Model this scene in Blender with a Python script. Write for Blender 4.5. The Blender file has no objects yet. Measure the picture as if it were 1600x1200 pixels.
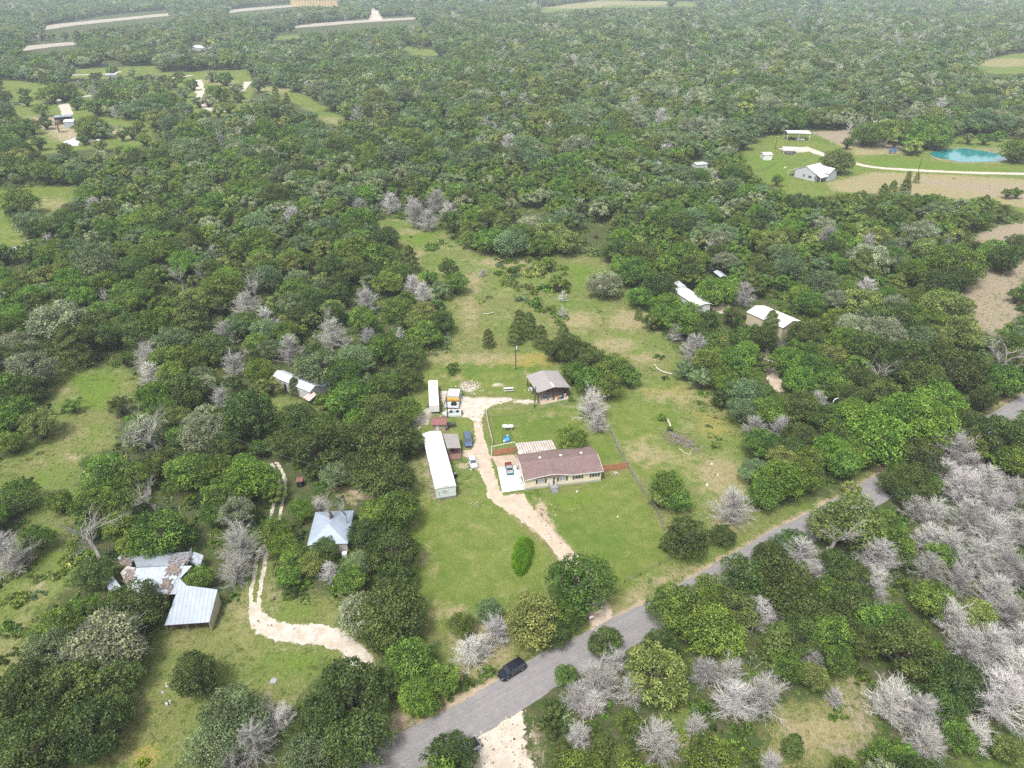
import bpy, math, random
import numpy as np
from mathutils import Vector, Matrix
R = math.radians
random.seed(7); rng = np.random.default_rng(7)
sc = bpy.context.scene
COL = sc.collection

# ------------------------------------------------------------ camera, sky, sun, exposure
FPX, HZ, CAMH = 1109.0, -60.0, 105.0          # focal length in pixels of the 1600x1200 photograph, horizon row, height in metres
PITCH = math.atan((600 - HZ) / FPX)
cam = bpy.data.objects.new('camera', bpy.data.cameras.new('camera')); COL.objects.link(cam)
cam.location = (0, 0, CAMH); cam.rotation_euler = (math.pi / 2 - PITCH, 0, 0)
cam.data.sensor_width = 36; cam.data.lens = 36 * FPX / 1600
cam.data.clip_start = 1; cam.data.clip_end = 40000
sc.camera = cam
SUN_EL, SUN_AZ = R(62), R(-150)               # azimuth clockwise from +Y: the sun stands to the left and a little behind the camera
world = bpy.data.worlds.new('World'); sc.world = world; world.use_nodes = True
wn, wl = world.node_tree.nodes, world.node_tree.links
sky = wn.new('ShaderNodeTexSky'); sky.sky_type = 'NISHITA'; sky.sun_disc = False
sky.sun_elevation = SUN_EL; sky.sun_rotation = SUN_AZ; sky.air_density = 1.0; sky.dust_density = 4.0; sky.ozone_density = 1.0
hs = wn.new('ShaderNodeHueSaturation'); hs.inputs['Saturation'].default_value = 0.3
wl.new(sky.outputs[0], hs.inputs['Color']); wl.new(hs.outputs[0], wn['Background'].inputs['Color'])
wn['Background'].inputs['Strength'].default_value = 0.100
sun = bpy.data.objects.new('sun', bpy.data.lights.new('sun', 'SUN')); COL.objects.link(sun)
sun.data.energy = 1.5; sun.data.angle = R(11); sun.data.color = (1.0, 0.97, 0.92)
d = Vector((math.sin(SUN_AZ) * math.cos(SUN_EL), math.cos(SUN_AZ) * math.cos(SUN_EL), math.sin(SUN_EL)))
sun.rotation_euler = d.to_track_quat('Z', 'Y').to_euler()
sc.view_settings.view_transform = 'Standard'; sc.view_settings.look = 'None'
sc.view_settings.gamma = 1; sc.view_settings.exposure = 1.56
sc.render.engine = 'CYCLES'
cy = sc.cycles
cy.max_bounces = 4; cy.diffuse_bounces = 2; cy.glossy_bounces = 2; cy.transmission_bounces = 2; cy.transparent_max_bounces = 4; cy.volume_bounces = 0
cy.use_denoising = False; cy.caustics_reflective = False; cy.caustics_refractive = False

# ------------------------------------------------------------ pixels of the photograph -> metres on the ground
cp, sp_ = math.cos(PITCH), math.sin(PITCH)
def at(u, v, z=0.0):
    x = (u - 800) / FPX; y = (600 - v) / FPX
    t = (CAMH - z) / (sp_ - y * cp)
    return (x * t, (cp + y * sp_) * t)
def at3(u, v, z=0.0):
    a = at(u, v, z); return Vector((a[0], a[1], z))
def proj(x, y, z):
    X = np.asarray(x, float); Y = np.asarray(y, float); Z = np.asarray(z, float) - CAMH
    dd = np.maximum(Y * cp - Z * sp_, 1e-3)
    return 800 + FPX * X / dd, 600 - FPX * (Y * sp_ + Z * cp) / dd, dd
def inpoly(px, py, poly):
    px = np.asarray(px); py = np.asarray(py); c = np.zeros(px.shape, bool)
    n = len(poly)
    for i in range(n):
        x1, y1 = poly[i]; x2, y2 = poly[(i + 1) % n]
        if y1 == y2: continue
        c ^= ((y1 > py) != (y2 > py)) & (px < (x2 - x1) * (py - y1) / (y2 - y1) + x1)
    return c

# ------------------------------------------------------------ small helpers
def tag(o, label=None, cat=None, group=None, kind=None):
    if label: o['label'] = label
    if cat: o['category'] = cat
    if group: o['group'] = group
    if kind: o['kind'] = kind
    return o
def empty(name, loc=(0, 0, 0), rz=0.0, label=None, cat=None, group=None):
    o = bpy.data.objects.new(name, None); COL.objects.link(o); o.empty_display_size = 0.5
    o.location = loc; o.rotation_euler = (0, 0, rz)
    return tag(o, label, cat, group)
def raw_mesh(name, V, F, mats, mi=None, smooth=False):
    me = bpy.data.meshes.new(name); me.from_pydata([tuple(v) for v in V], [], F)
    for m in (mats if isinstance(mats, (list, tuple)) else [mats]): me.materials.append(m)
    if mi is not None: me.polygons.foreach_set('material_index', mi)
    if smooth: me.polygons.foreach_set('use_smooth', [True] * len(F))
    me.update(); return me
class MB:
    """collects shapes, then links them as one mesh object"""
    def __init__(s): s.V = []; s.F = []
    def add(s, V, F):
        o = len(s.V); s.V += [tuple(v) for v in V]; s.F += [tuple(i + o for i in f) for f in F]; return s
    def box(s, x0, x1, y0, y1, z0, z1):
        return s.add([(x0,y0,z0),(x1,y0,z0),(x1,y1,z0),(x0,y1,z0),(x0,y0,z1),(x1,y0,z1),(x1,y1,z1),(x0,y1,z1)],
                     [(0,3,2,1),(4,5,6,7),(0,1,5,4),(1,2,6,5),(2,3,7,6),(3,0,4,7)])
    def bar(s, a, b, w, h=None):
        h = h or w; a = Vector(a); b = Vector(b); dd = (b - a).normalized()
        up = Vector((0, 0, 1)) if abs(dd.z) < 0.95 else Vector((0, 1, 0))
        n = dd.cross(up).normalized() * w / 2; m = n.normalized().cross(dd) * h / 2
        V = [a - n - m, a + n - m, a + n + m, a - n + m, b - n - m, b + n - m, b + n + m, b - n + m]
        return s.add(V, [(0,1,2,3),(7,6,5,4),(0,4,5,1),(1,5,6,2),(2,6,7,3),(3,7,4,0)])
    def tube(s, pts, rad, n=6, cap=True):
        pts = [Vector(p) for p in pts]; k = len(pts)
        if not isinstance(rad, (list, tuple)): rad = [rad] * k
        V = []; F = []
        for i, p in enumerate(pts):
            t = (pts[min(i + 1, k - 1)] - pts[max(i - 1, 0)]).normalized()
            up = Vector((0, 0, 1)) if abs(t.z) < 0.9 else Vector((1, 0, 0))
            a = t.cross(up).normalized(); b = t.cross(a)
            for j in range(n):
                th = 2 * math.pi * j / n
                V.append(p + (a * math.cos(th) + b * math.sin(th)) * rad[i])
        for i in range(k - 1):
            for j in range(n):
                F.append((i*n+j, i*n+(j+1) % n, (i+1)*n+(j+1) % n, (i+1)*n+j))
        if cap: F += [tuple(range(n))[::-1], tuple((k-1)*n + j for j in range(n))]
        return s.add(V, F)
    def prism(s, poly, y0, y1, axis='y'):
        """extrude an outline given in (x,z) along y, or (y,z) along x, or (x,y) along z"""
        n = len(poly)
        f = {'y': lambda p, t: (p[0], t, p[1]), 'x': lambda p, t: (t, p[0], p[1]), 'z': lambda p, t: (p[0], p[1], t)}[axis]
        V = [f(p, y0) for p in poly] + [f(p, y1) for p in poly]
        F = [tuple(range(n)), tuple(range(2*n-1, n-1, -1))] + [(i, n+i, n+(i+1) % n, (i+1) % n) for i in range(n)]
        return s.add(V, F)
    def slab(s, quad, t):
        """a sheet through 3D corner points with thickness t downward"""
        n = len(quad); V = [tuple(q) for q in quad] + [(q[0], q[1], q[2] - t) for q in quad]
        return s.add(V, [tuple(range(n)), tuple(range(2*n-1, n-1, -1))] + [(i, n+i, n+(i+1) % n, (i+1) % n) for i in range(n)])
    def build(s, name, mat, parent=None, smooth=False, label=None, bevel=0):
        o = bpy.data.objects.new(name, raw_mesh(name, s.V, s.F, mat, smooth=smooth)); COL.objects.link(o)
        if parent: o.parent = parent
        if label: o['label'] = label
        if bevel:
            b = o.modifiers.new('bevel', 'BEVEL'); b.width = bevel; b.segments = 2; b.limit_method = 'ANGLE'
        return o

# ------------------------------------------------------------ materials
MATS = {}
def nodes(name):
    m = bpy.data.materials.new(name); m.use_nodes = True; nt = m.node_tree
    return m, nt.nodes, nt.links, nt.nodes['Principled BSDF']
def tone(nn, ll, fac, c1, c2):
    r = nn.new('ShaderNodeMix'); r.data_type = 'RGBA'; r.clamp_factor = True
    r.inputs[6].default_value = (*c1, 1) if not hasattr(c1, 'links') else (0, 0, 0, 1)
    if hasattr(c1, 'links'): ll.new(c1, r.inputs[6])
    if hasattr(c2, 'links'): ll.new(c2, r.inputs[7])
    else: r.inputs[7].default_value = (*c2, 1)
    if hasattr(fac, 'links'): ll.new(fac, r.inputs[0])
    else: r.inputs[0].default_value = fac
    return r.outputs[2]
def noise(nn, ll, scale, detail=3, vec=None, rough=0.55, dist=0.0):
    n = nn.new('ShaderNodeTexNoise'); n.inputs['Scale'].default_value = scale; n.inputs['Detail'].default_value = detail
    n.inputs['Roughness'].default_value = rough; n.inputs['Distortion'].default_value = dist
    if vec is not None: ll.new(vec, n.inputs['Vector'])
    return n.outputs['Fac']
def math_(nn, ll, op, a, b=None, c=None, clamp=False):
    n = nn.new('ShaderNodeMath'); n.operation = op; n.use_clamp = clamp
    for i, x in enumerate((a, b, c)):
        if x is None: continue
        if hasattr(x, 'links'): ll.new(x, n.inputs[i])
        else: n.inputs[i].default_value = x
    return n.outputs[0]
def ramp(nn, ll, fac, lo, hi):
    n = nn.new('ShaderNodeMapRange'); n.interpolation_type = 'SMOOTHSTEP'
    n.inputs['From Min'].default_value = lo; n.inputs['From Max'].default_value = hi
    ll.new(fac, n.inputs['Value']); return n.outputs[0]
def mat(name, c, rough=0.7, var=0.25, scale=1.5, metal=0.0, spec=0.4, c2=None, stripes=None, bump=0.0):
    """plain material with procedural wear; stripes=(axis, period, colour, amount)"""
    if name in MATS: return MATS[name]
    k_ = 0.74; c = tuple(x * k_ for x in c); c2 = tuple(x * k_ for x in c2) if c2 else None
    if stripes: stripes = (stripes[0], stripes[1], tuple(x * k_ for x in stripes[2]), stripes[3])
    m, nn, ll, b = nodes(name)
    tc = nn.new('ShaderNodeTexCoord').outputs['Object']
    f = ramp(nn, ll, noise(nn, ll, scale, 5, tc, 0.65), 0.3, 0.7)
    c2 = c2 or tuple(x * (1 - var) for x in c)
    col = tone(nn, ll, f, c, c2)
    fine = noise(nn, ll, scale * 9, 3, tc)
    col = tone(nn, ll, math_(nn, ll, 'MULTIPLY', ramp(nn, ll, fine, 0.45, 0.75), 0.35), col, tuple(x * 0.7 for x in c2))
    if stripes:
        ax, per, sc_, am = stripes
        s = nn.new('ShaderNodeSeparateXYZ'); ll.new(tc, s.inputs[0])
        w = math_(nn, ll, 'FRACT', math_(nn, ll, 'DIVIDE', s.outputs['xyz'.index(ax)], per))
        w = math_(nn, ll, 'MULTIPLY', math_(nn, ll, 'LESS_THAN', w, 0.3), am)
        col = tone(nn, ll, w, col, sc_)
    ll.new(col, b.inputs['Base Color'])
    b.inputs['Roughness'].default_value = rough; b.inputs['Metallic'].default_value = metal
    b.inputs['Specular IOR Level'].default_value = spec
    if bump:
        bn = nn.new('ShaderNodeBump'); bn.inputs['Distance'].default_value = bump; ll.new(fine, bn.inputs['Height']); ll.new(bn.outputs[0], b.inputs['Normal'])
    MATS[name] = m; return m
def leaf_mat(name, dark, light, sat=1.0, transl=0.3, gloss=0.012):
    m, nn, ll, b = nodes(name); nn.remove(b)
    out = nn['Material Output']
    a = nn.new('ShaderNodeAttribute'); a.attribute_name = 'tint'
    oi = nn.new('ShaderNodeObjectInfo')
    tc = nn.new('ShaderNodeTexCoord').outputs['Object']
    n = noise(nn, ll, 0.55, 2, tc)
    f = math_(nn, ll, 'ADD', a.outputs['Fac'], math_(nn, ll, 'MULTIPLY', math_(nn, ll, 'SUBTRACT', n, 0.5), 0.9), clamp=True)
    col = tone(nn, ll, f, dark, light)
    hs = nn.new('ShaderNodeHueSaturation'); ll.new(col, hs.inputs['Color'])
    ll.new(math_(nn, ll, 'MULTIPLY_ADD', oi.outputs['Random'], 0.04, 0.480), hs.inputs['Hue'])
    r2 = math_(nn, ll, 'FRACT', math_(nn, ll, 'MULTIPLY', oi.outputs['Random'], 17.3))
    ll.new(math_(nn, ll, 'MULTIPLY_ADD', r2, 0.60, 0.80), hs.inputs['Value'])
    hs.inputs['Saturation'].default_value = sat
    d1 = nn.new('ShaderNodeBsdfDiffuse'); ll.new(hs.outputs[0], d1.inputs[0])
    t1 = nn.new('ShaderNodeBsdfTranslucent'); ll.new(hs.outputs[0], t1.inputs[0])
    g1 = nn.new('ShaderNodeBsdfGlossy'); g1.inputs['Roughness'].default_value = 0.45; g1.inputs['Color'].default_value = (1, 1, 1, 1)
    mx = nn.new('ShaderNodeMixShader'); mx.inputs[0].default_value = transl; ll.new(d1.outputs[0], mx.inputs[1]); ll.new(t1.outputs[0], mx.inputs[2])
    m2 = nn.new('ShaderNodeMixShader'); m2.inputs[0].default_value = gloss; ll.new(mx.outputs[0], m2.inputs[1]); ll.new(g1.outputs[0], m2.inputs[2])
    ll.new(m2.outputs[0], out.inputs['Surface'])
    MATS[name] = m; return m
BARK = mat('bark', (0.16, 0.13, 0.105), 0.9, 0.4, 2.0)
DEADBARK = mat('dead_bark', (0.40, 0.37, 0.34), 0.9, 0.3, 1.5)
# ------------------------------------------------------------ the ground: one sheet, its cover mixed from painted weights
def clump(poly_or_ell):
    """polygon in photo pixels, or (u, v, ru, rv) ellipse"""
    if isinstance(poly_or_ell, tuple) and len(poly_or_ell) >= 4 and not isinstance(poly_or_ell[0], tuple):
        u, v, a, b = poly_or_ell[:4]
        return [(u + a * math.cos(t), v + b * math.sin(t)) for t in np.linspace(0, 2 * math.pi, 14)[:-1]]
    return list(poly_or_ell)
def P(s):
    """'u,v u,v ...' -> list of points"""
    return [tuple(float(x) for x in p.split(',')) for p in s.split()]
LAYERS = ['lawn', 'bright', 'dry', 'soil', 'weeds', 'brown', 'gravel', 'gold']
PAINT = []
def pt(layer, w, feather, shape): PAINT.append((LAYERS.index(layer), w, feather, clump(P(shape) if isinstance(shape, str) else shape)))
MAIN = "585,338 680,346 720,385 790,398 850,400 900,395 945,405 975,445 1000,480 1050,540 1100,585 1165,605 1190,640 1160,690 1185,730 1190,790 1290,780 1400,700 1420,720 1300,800 1150,880 1110,890 1030,930 960,975 880,1010 780,1040 700,1090 640,1130 600,1100 690,1010 655,985 630,905 640,860 635,800 640,740 640,690 635,640 640,600 655,565 700,545 705,490 650,455 640,420 600,385"
pt('weeds', 1.0, 6, MAIN)
LAWN = ["828,790 940,752 985,740 1000,770 1045,850 1035,885 965,930 940,900 890,845", "638,735 660,770 690,790 720,780 750,760 790,800 862,870 850,930 780,945 700,1000 655,960 640,880",
        "763,640 835,640 900,625 950,680 978,728 940,726 870,700 775,700", "662,575 720,568 870,572 835,625 800,618 700,612 660,640", "690,645 740,650 742,695 712,700 700,670",
        "945,618 1040,620 1075,690 1110,760 1000,745 955,680"]
for s in LAWN: pt('lawn', 1.0, 2.0, s)
for s in ["840,775 930,758 960,770 930,800 860,800", "900,690 950,690 970,722 940,722", "1000,620 1045,625 1065,680 1040,690 1030,650", "765,645 800,645 800,690 772,690",
          "735,528 748,522 738,560 722,570", "605,350 680,352 690,375 650,395 620,372", "880,408 940,415 925,450 885,470", "850,440 890,420 900,500 870,480", "730,395 820,400 790,430 740,425",
          "690,475 720,470 700,520", "940,505 1000,520 1040,570 1020,585 950,540", "1020,560 1080,600 1050,610", "765,575 860,575 840,590 780,592", "690,655 738,660 738,690 715,690"]:
    pt('bright', 0.62, 5, s)
for s in [(735,490,22,35), (760,560,60,14), (690,560,45,12), (900,500,45,18), (985,500,45,22), (960,540,50,18), (1010,560,45,14), (860,585,60,8), (790,410,60,12), (640,362,26,7), (650,395,22,8),
          (1060,620,70,14), (740,440,20,25), (700,590,30,8), (860,650,45,7), (915,700,10,5)]:
    pt('dry', 0.72, 7, s)
pt('dry', 0.70, 7, "955,690 1010,680 1080,710 1140,700 1175,730 1180,800 1130,800 1085,770 1060,735 990,735 965,715")
pt('dry', 0.6, 5, "1080,770 1140,790 1180,800 1200,830 1150,840 1110,850")
pt('dry', 0.75, 3, "960,935 1010,900 1100,880 1190,835 1270,795 1380,730 1380,740 1200,835 1085,893 1000,940 970,955")
pt('dry', 0.6, 3, "680,930 800,960 820,1035 700,1095 660,1140 640,1125 700,1080")
pt('gold', 0.55, 6, "1060,630 1140,640 1170,690 1120,700 1080,680")
pt('gold', 0.62, 5, "960,600 1100,600 1090,640 1000,620")
pt('gold', 0.66, 4, "700,560 860,545 870,575 780,575")
pt('lawn', 0.7, 4, (700, 900, 35, 60))
pt('dry', 0.55, 3, (680, 960, 30, 30)); pt('dry', 0.5, 3, (740, 905, 60, 8)); pt('dry', 0.6, 2, (760,790,12,5)); pt('dry', 0.55, 2.5, (975,880,16,9)); pt('dry', 0.5, 2, (1010,805,8,8))
pt('brown', 0.85, 1.2, "652,690 660,690 680,760 690,790 680,790 662,740")       # bare earth along the trailer
pt('brown', 0.6, 3, "635,800 642,800 645,900 636,910")
pt('soil', 0.8, 1.5, "833,780 850,782 868,820 872,842 850,822 838,800"); pt('soil', 0.7, 1.5, (747,785,10,4)); pt('soil', 0.9, 0.8, (857,740,5,2.5)); pt('soil', 0.7, 1.2, (724,728,14,6))
pt('gravel', 0.85, 1.5, (733,604,15,9)); pt('gravel', 0.6, 2, (660,655,22,14)); pt('gravel', 0.8, 1.5, (672,643,16,6)); pt('soil', 0.6, 3, (740, 625, 40, 10)); pt('gravel', 0.7, 1.5, "800,622 850,625 850,632 800,632")
pt('gravel', 0.7, 2, (778, 601, 10, 4))
# verge and driveway surrounds
pt('soil', 0.75, 1.8, "560,1200 572,1177 700,1090 782,1052 845,1015 912,985 960,955 1012,930 1085,890 1200,825 1342,752 1372,732 1385,747 1200,850 1000,960 800,1114 700,1200")
pt('soil', 0.8, 1.6, "590,1130 625,1105 650,1120 600,1165 560,1200 540,1200")
pt('soil', 0.8, 1.5, "925,985 960,955 945,925 885,845 828,785 770,780 855,850 895,915")
# left fields
for s in ["80,575 205,575 220,600 185,650 178,700 130,712 120,790 100,830 100,870 135,890 60,960 70,1000 0,1060 -140,1070 -140,860 0,860 20,840 60,830 40,790 -60,770 20,705 70,650",
          "250,975 345,970 395,880 420,860 440,930 545,930 600,1040 510,1040 470,1090 440,1130 360,1200 120,1210 200,1110 230,1000", "400,600 430,610 500,640 480,690 420,690 390,640"]:
    pt('weeds', 1.0, 5, s)
for s in ["90,580 200,580 200,610 170,650 100,640", "120,660 170,650 175,690 110,700", "40,730 100,720 90,760 30,770", "60,830 110,850 80,900 40,900", "320,985 420,985 400,1020 330,1010", "380,1000 530,1010 520,1040 440,1080 400,1060", "430,935 540,945 550,985 430,970", "220,1030 250,1050 230,1120 200,1150"]:
    pt('bright', 0.62, 5, s)
for s in [(100,610,30,8), (110,715,30,14), (115,675,40,12), (60,725,20,10), (55,920,30,14), (20,1020,40,26), (440,1010,80,10), (370,955,30,28), (215,1120,22,40), (440,1085,50,22), (300,1040,20,30), (60, 620, 14, 24), (185, 1180, 40, 20), (390,620,22,8)]:
    pt('dry', 0.66, 5, s)
for s in [(83,766,11,6), (107,713,11,8), (265,1007,18,8), (65,915,14,10), (30,975,20,10), (230,1085,10,24)]: pt('soil', 0.66, 2.5, s)
pt('gold', 0.8, 3, (225,1180,30,22)); pt('brown', 0.6, 3, (280,1165,30,14)); pt('soil', 0.55, 3, (335,690,18,24)); pt('dry', 0.8, 3, (335,695,20,26))
pt('brown', 0.7, 3, (425,930,12,30)); pt('soil', 0.6, 3, (565,775,30,16)); pt('dry', 0.6, 3, (555,770,40,22)); pt('brown', 0.6, 3, (470,855,12,18))
# lower right openings
pt('weeds', 0.9, 4, "1200,1100 1290,1090 1310,1040 1345,1060 1380,1110 1360,1200 1180,1210"); pt('brown', 0.8, 4, "1310,1050 1340,1060 1350,1100 1390,1150 1350,1160 1320,1120")
pt('dry', 0.75, 3, "1215,1110 1330,1110 1350,1160 1240,1200 1200,1200"); pt('brown', 0.75, 4, (1330,1170,50,20)); pt('brown', 0.6, 4, (1590,700,60,60))
pt('bright', 0.7, 5, "1480,1180 1600,1150 1620,1220 1480,1220"); pt('brown', 0.7, 3, "820,1130 850,1105 850,1160 870,1210 830,1210"); pt('weeds', .8, 3, (1060,1130,40,30)); pt('dry', .7, 3, (1060,1165,70,30))
pt('brown', 0.9, 2, "1355,712 1395,712 1392,740 1375,738")
pt('dry', 0.85, 3, "1510,650 1600,605 1600,617 1547,650 1520,660"); pt('gold', 0.6, 3, "1510,650 1600,600 1600,612 1530,655")
# right fields
pt('brown', 1.0, 6, "1520,370 1560,352 1605,345 1720,360 1720,470 1600,430 1592,505 1562,530 1512,505 1498,462 1530,430 1535,405"); pt('lawn', 0.6, 6, (1545,445,18,6)); pt('lawn', .55, 6, (1570,365,40,8))
MEAD = "1160,232 1195,212 1290,204 1345,212 1400,238 1440,240 1470,218 1500,214 1700,225 1750,345 1600,335 1545,305 1480,305 1400,300 1330,302 1250,312 1195,285 1165,262"
pt('lawn', 1.0, 8, MEAD)
pt('brown', 0.85, 6, "1262,206 1330,202 1350,215 1410,226 1415,236 1310,226"); pt('dry', 0.75, 6, "1285,215 1410,232 1420,242 1335,244"); pt('dry', 0.85, 6, "1290,285 1360,268 1480,272 1700,285 1750,345 1560,320 1480,310 1300,300")
pt('brown', 0.6, 6, "1380,275 1700,290 1700,330 1500,300"); pt('bright', 0.7, 6, "1165,240 1230,245 1240,295 1200,285"); pt('bright', 0.6, 6, "1330,245 1450,250 1560,262 1700,265 1700,272 1480,268 1370,262"); pt('brown', .5, 5, "1440,236 1480,228 1600,230 1600,256 1500,258 1450,250")
# back clearings
for s in ["245,114 392,108 396,146 380,166 350,184 300,176 288,150 250,138", "0,124 60,130 130,140 150,152 110,176 60,168 0,162", "100,110 240,102 250,112 160,124 100,122", "18,176 130,172 160,186 238,190 240,228 150,232 60,242 30,215", "700,300 712,300 712,306 700,306", "410,58 470,54 470,60 410,64", "1520,103 1560,88 1610,80 1800,80 1800,120 1600,116 1545,115", "0,296 60,290 125,292 120,310 90,330 40,350 45,388 0,392 -200,392 -200,300", "400,132 440,138 480,150 540,185 538,200 505,190 470,165 410,145",
          "0,130 60,140 100,150 130,160 250,150 250,170 230,230 60,235 -100,210 -100,130", "130,112 200,104 250,108 240,125 150,120", "250,118 390,112 392,145 345,178 300,165", "500,62 525,62 525,70 500,70", "560,56 575,58 572,66",
          "618,70 690,80 690,88 640,86", "830,14 940,0 1110,3 1100,9 1030,11 920,12 850,20", "1260,14 1300,15 1300,17 1262,17", "1320,0 1380,0 1370,4", "0,100 40,95 40,120 0,125"]:
    pt('lawn', 1.0, 10, s)
for s in [(80,320,50,16), (40,365,40,14), (520,188,30,8), (430,140,40,6), (890,9,60,5), (980,5,80,4), (1570,98,60,8), (340,128,40,6)]: pt('dry', 0.6, 12, s)
for s in ["20,180 90,178 130,185 150,195 230,200 225,225 150,215 100,228 70,225 40,200", "95,155 140,150 130,160 115,180 100,178", "395,132 440,140 475,155 440,148", (475,170,16,4), (1355,152,18,4), (1405,172,18,5), (835,335,26,6), (20,418,14,8), (700,92,14,3), (580,175,14,4), (640,172,14,3), (315,165,10,14), (1160,215,14,5), (930,352,22,6)]:
    pt('soil', 0.55, 14, s); pt('brown', 0.5, 14, s)
pt('soil', 0.9, 0.9, "957,966 942,925 905,870 881,848 850,814 828,790 819,771 785,774 775,745 763,706 755,681 752,659 740,658 743,690 738,703 722,704 722,711 730,716 741,728 748,736 757,752 762,775 775,788 797,802 836,828 858,851 870,869 895,915 912,948 928,980")
pt('gravel', 0.9, 0.9, "740,658 752,659 757,641 772,632 800,626 800,622 785,621 735,622 716,618 700,611 688,611 690,625 697,640 712,650 730,652")
pt('gravel', 0.9, 0.9, "402,940 410,955 425,968 450,976 500,976 535,984 560,1005 580,1025 590,1048 560,1046 545,1036 535,1018 505,1008 470,1006 430,1000 400,990 388,965 392,945")
pt('gravel', 0.85, 1.2, "745,1147 790,1122 812,1110 820,1125 815,1150 828,1180 845,1225 690,1240 715,1195 735,1165")
for s in [(690,840,16,8), (730,880,22,8), (775,850,14,6), (700,940,26,12), (800,930,18,8), (690,810,14,6), (920,830,16,5), (985,850,14,7), (900,870,12,5), (870,640,34,8), (1010,650,14,6), (1035,690,20,6)]: pt('dry', 0.46, 3, s)
pt('dry', 0.5, 3, "640,690 662,690 680,780 670,800 645,860 637,860"); pt('dry', 0.55, 4, (670, 870, 25, 40)); pt('dry', 0.5, 4, (790, 960, 40, 14)); pt('brown', 0.5, 3, (1010, 905, 40, 12))
CLEAR = [P(MAIN)] + [P(s) for s in [
 "80,575 205,575 220,600 185,650 178,700 130,712 120,790 100,830 100,870 135,890 60,960 70,1000 0,1060 -140,1070 -140,860 0,860 20,840 60,830 40,790 -60,770 20,705 70,650",
 "250,975 345,970 395,880 420,860 440,930 545,930 600,1040 510,1040 470,1090 440,1130 360,1200 120,1210 200,1110 230,1000", "400,605 430,610 500,630 470,660 420,640",
 "1200,1100 1290,1090 1310,1040 1345,1060 1380,1110 1360,1200 1180,1210", "1480,1185 1600,1160 1620,1220 1480,1220", "530,1220 590,1130 800,1040 1000,930 1200,825 1380,720 1420,725 1200,860 1100,930 1000,975 900,1070 860,1100 860,1220",
 "1505,650 1605,600 1700,570 1700,600 1560,665", "1395,690 1470,680 1480,700 1400,730",
 "1520,370 1560,352 1605,345 1720,360 1720,470 1600,430 1592,505 1562,530 1512,505 1498,462 1530,430 1535,405", MEAD,
 "1520,103 1560,88 1610,80 1800,80 1800,120 1600,116 1545,115", "0,296 60,290 125,292 120,310 90,330 40,350 45,388 0,392 -200,392 -200,300", "400,132 440,138 480,150 540,185 538,200 505,190 470,165 410,145",
 "20,180 90,176 130,182 150,195 230,200 225,225 150,215 100,228 70,225 40,205", "90,152 145,148 130,165 115,180 96,178", "0,130 60,136 60,155 0,155", "130,112 200,104 220,110 150,120", "270,118 380,112 388,120 300,132", "300,140 320,135 345,178 330,178", "375,130 392,125 390,145",
 "498,62 525,62 525,70 500,70", "560,56 575,58 572,66", "618,70 690,80 690,88 640,86", "830,14 940,0 1110,3 1100,9 1030,11 920,12 850,20", "1260,14 1300,15 1300,17 1262,17", "1320,0 1380,0 1370,4",
 "55,44 150,26 265,15 268,30 150,44 70,52", "10,80 60,66 122,62 124,76 60,82", "350,16 460,4 462,14 360,24", "430,44 560,30 650,23 650,36 560,44 450,50", "640,34 680,33 680,44", "576,8 588,8 590,28 582,28", "455,-5 532,-5 530,9 455,9",
 "295,66 332,66 332,78 298,78", "345,48 360,48 355,58", "1085,252 1112,250 1112,262 1088,264", "1180,528 1195,530 1215,570 1225,612 1200,612 1190,570", "1165,470 1200,466 1245,500 1240,520 1225,545 1190,500 1166,500", "1052,438 1110,470 1140,478 1140,490 1108,492 1052,455", "1100,425 1135,436 1132,446 1108,434",
 "425,572 500,592 495,625 460,620 430,605", "478,798 545,798 545,862 480,862", "190,862 345,868 342,975 255,980 190,930", "412,715 452,718 462,790 432,865 412,905 398,950 384,950 388,900 410,850 425,790", "455,740 480,740 480,762 455,762", "1360,712 1396,708 1396,740 1374,738", "812,328 865,330 865,342 812,342", "915,348 950,350 950,380 925,380",
 "1340,148 1372,148 1372,157 1340,157", "1392,166 1422,168 1418,178 1392,178", "570,172 592,172 592,178 570,178", "625,170 652,170 652,176 626,176", "0,405 40,405 40,420 0,430", "125,556 160,556 160,575 125,575", "545,765 590,765 590,790 545,788", "150,100 155,95 190,96 190,104", "245,114 392,108 396,146 380,166 350,184 300,176 288,150 250,138", "0,124 60,130 130,140 150,152 110,176 60,168 0,162", "100,110 240,102 250,112 160,124 100,122", "18,176 130,172 160,186 238,190 240,228 150,232 60,242 30,215", "700,300 712,300 712,306 700,306", "410,58 470,54 470,60 410,64"]]
ROADCLEAR = True

xs = np.unique(np.concatenate([np.arange(-190, 230, 1.25), np.linspace(-190, -620, 130), np.linspace(230, 680, 130), -620 - np.geomspace(5, 11000, 50), 680 + np.geomspace(5, 11000, 50)]))
ys = np.unique(np.concatenate([np.linspace(-600, 40, 25), np.arange(42, 330, 1.25), np.linspace(331, 640, 130), 640 + np.geomspace(4, 2200, 170), 2840 + np.geomspace(60, 14000, 30)]))
GX, GY = np.meshgrid(xs, ys); nx, ny = len(xs), len(ys)
W = np.zeros((len(LAYERS), ny, nx))
def segdist(px, py, poly):
    dmin = np.full(px.shape, 1e9); n = len(poly)
    for i in range(n):
        x1, y1 = poly[i]; x2, y2 = poly[(i + 1) % n]; dx, dy = x2 - x1, y2 - y1; L = dx * dx + dy * dy + 1e-9
        t = np.clip(((px - x1) * dx + (py - y1) * dy) / L, 0, 1)
        dmin = np.minimum(dmin, np.hypot(px - x1 - t * dx, py - y1 - t * dy))
    return dmin
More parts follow.
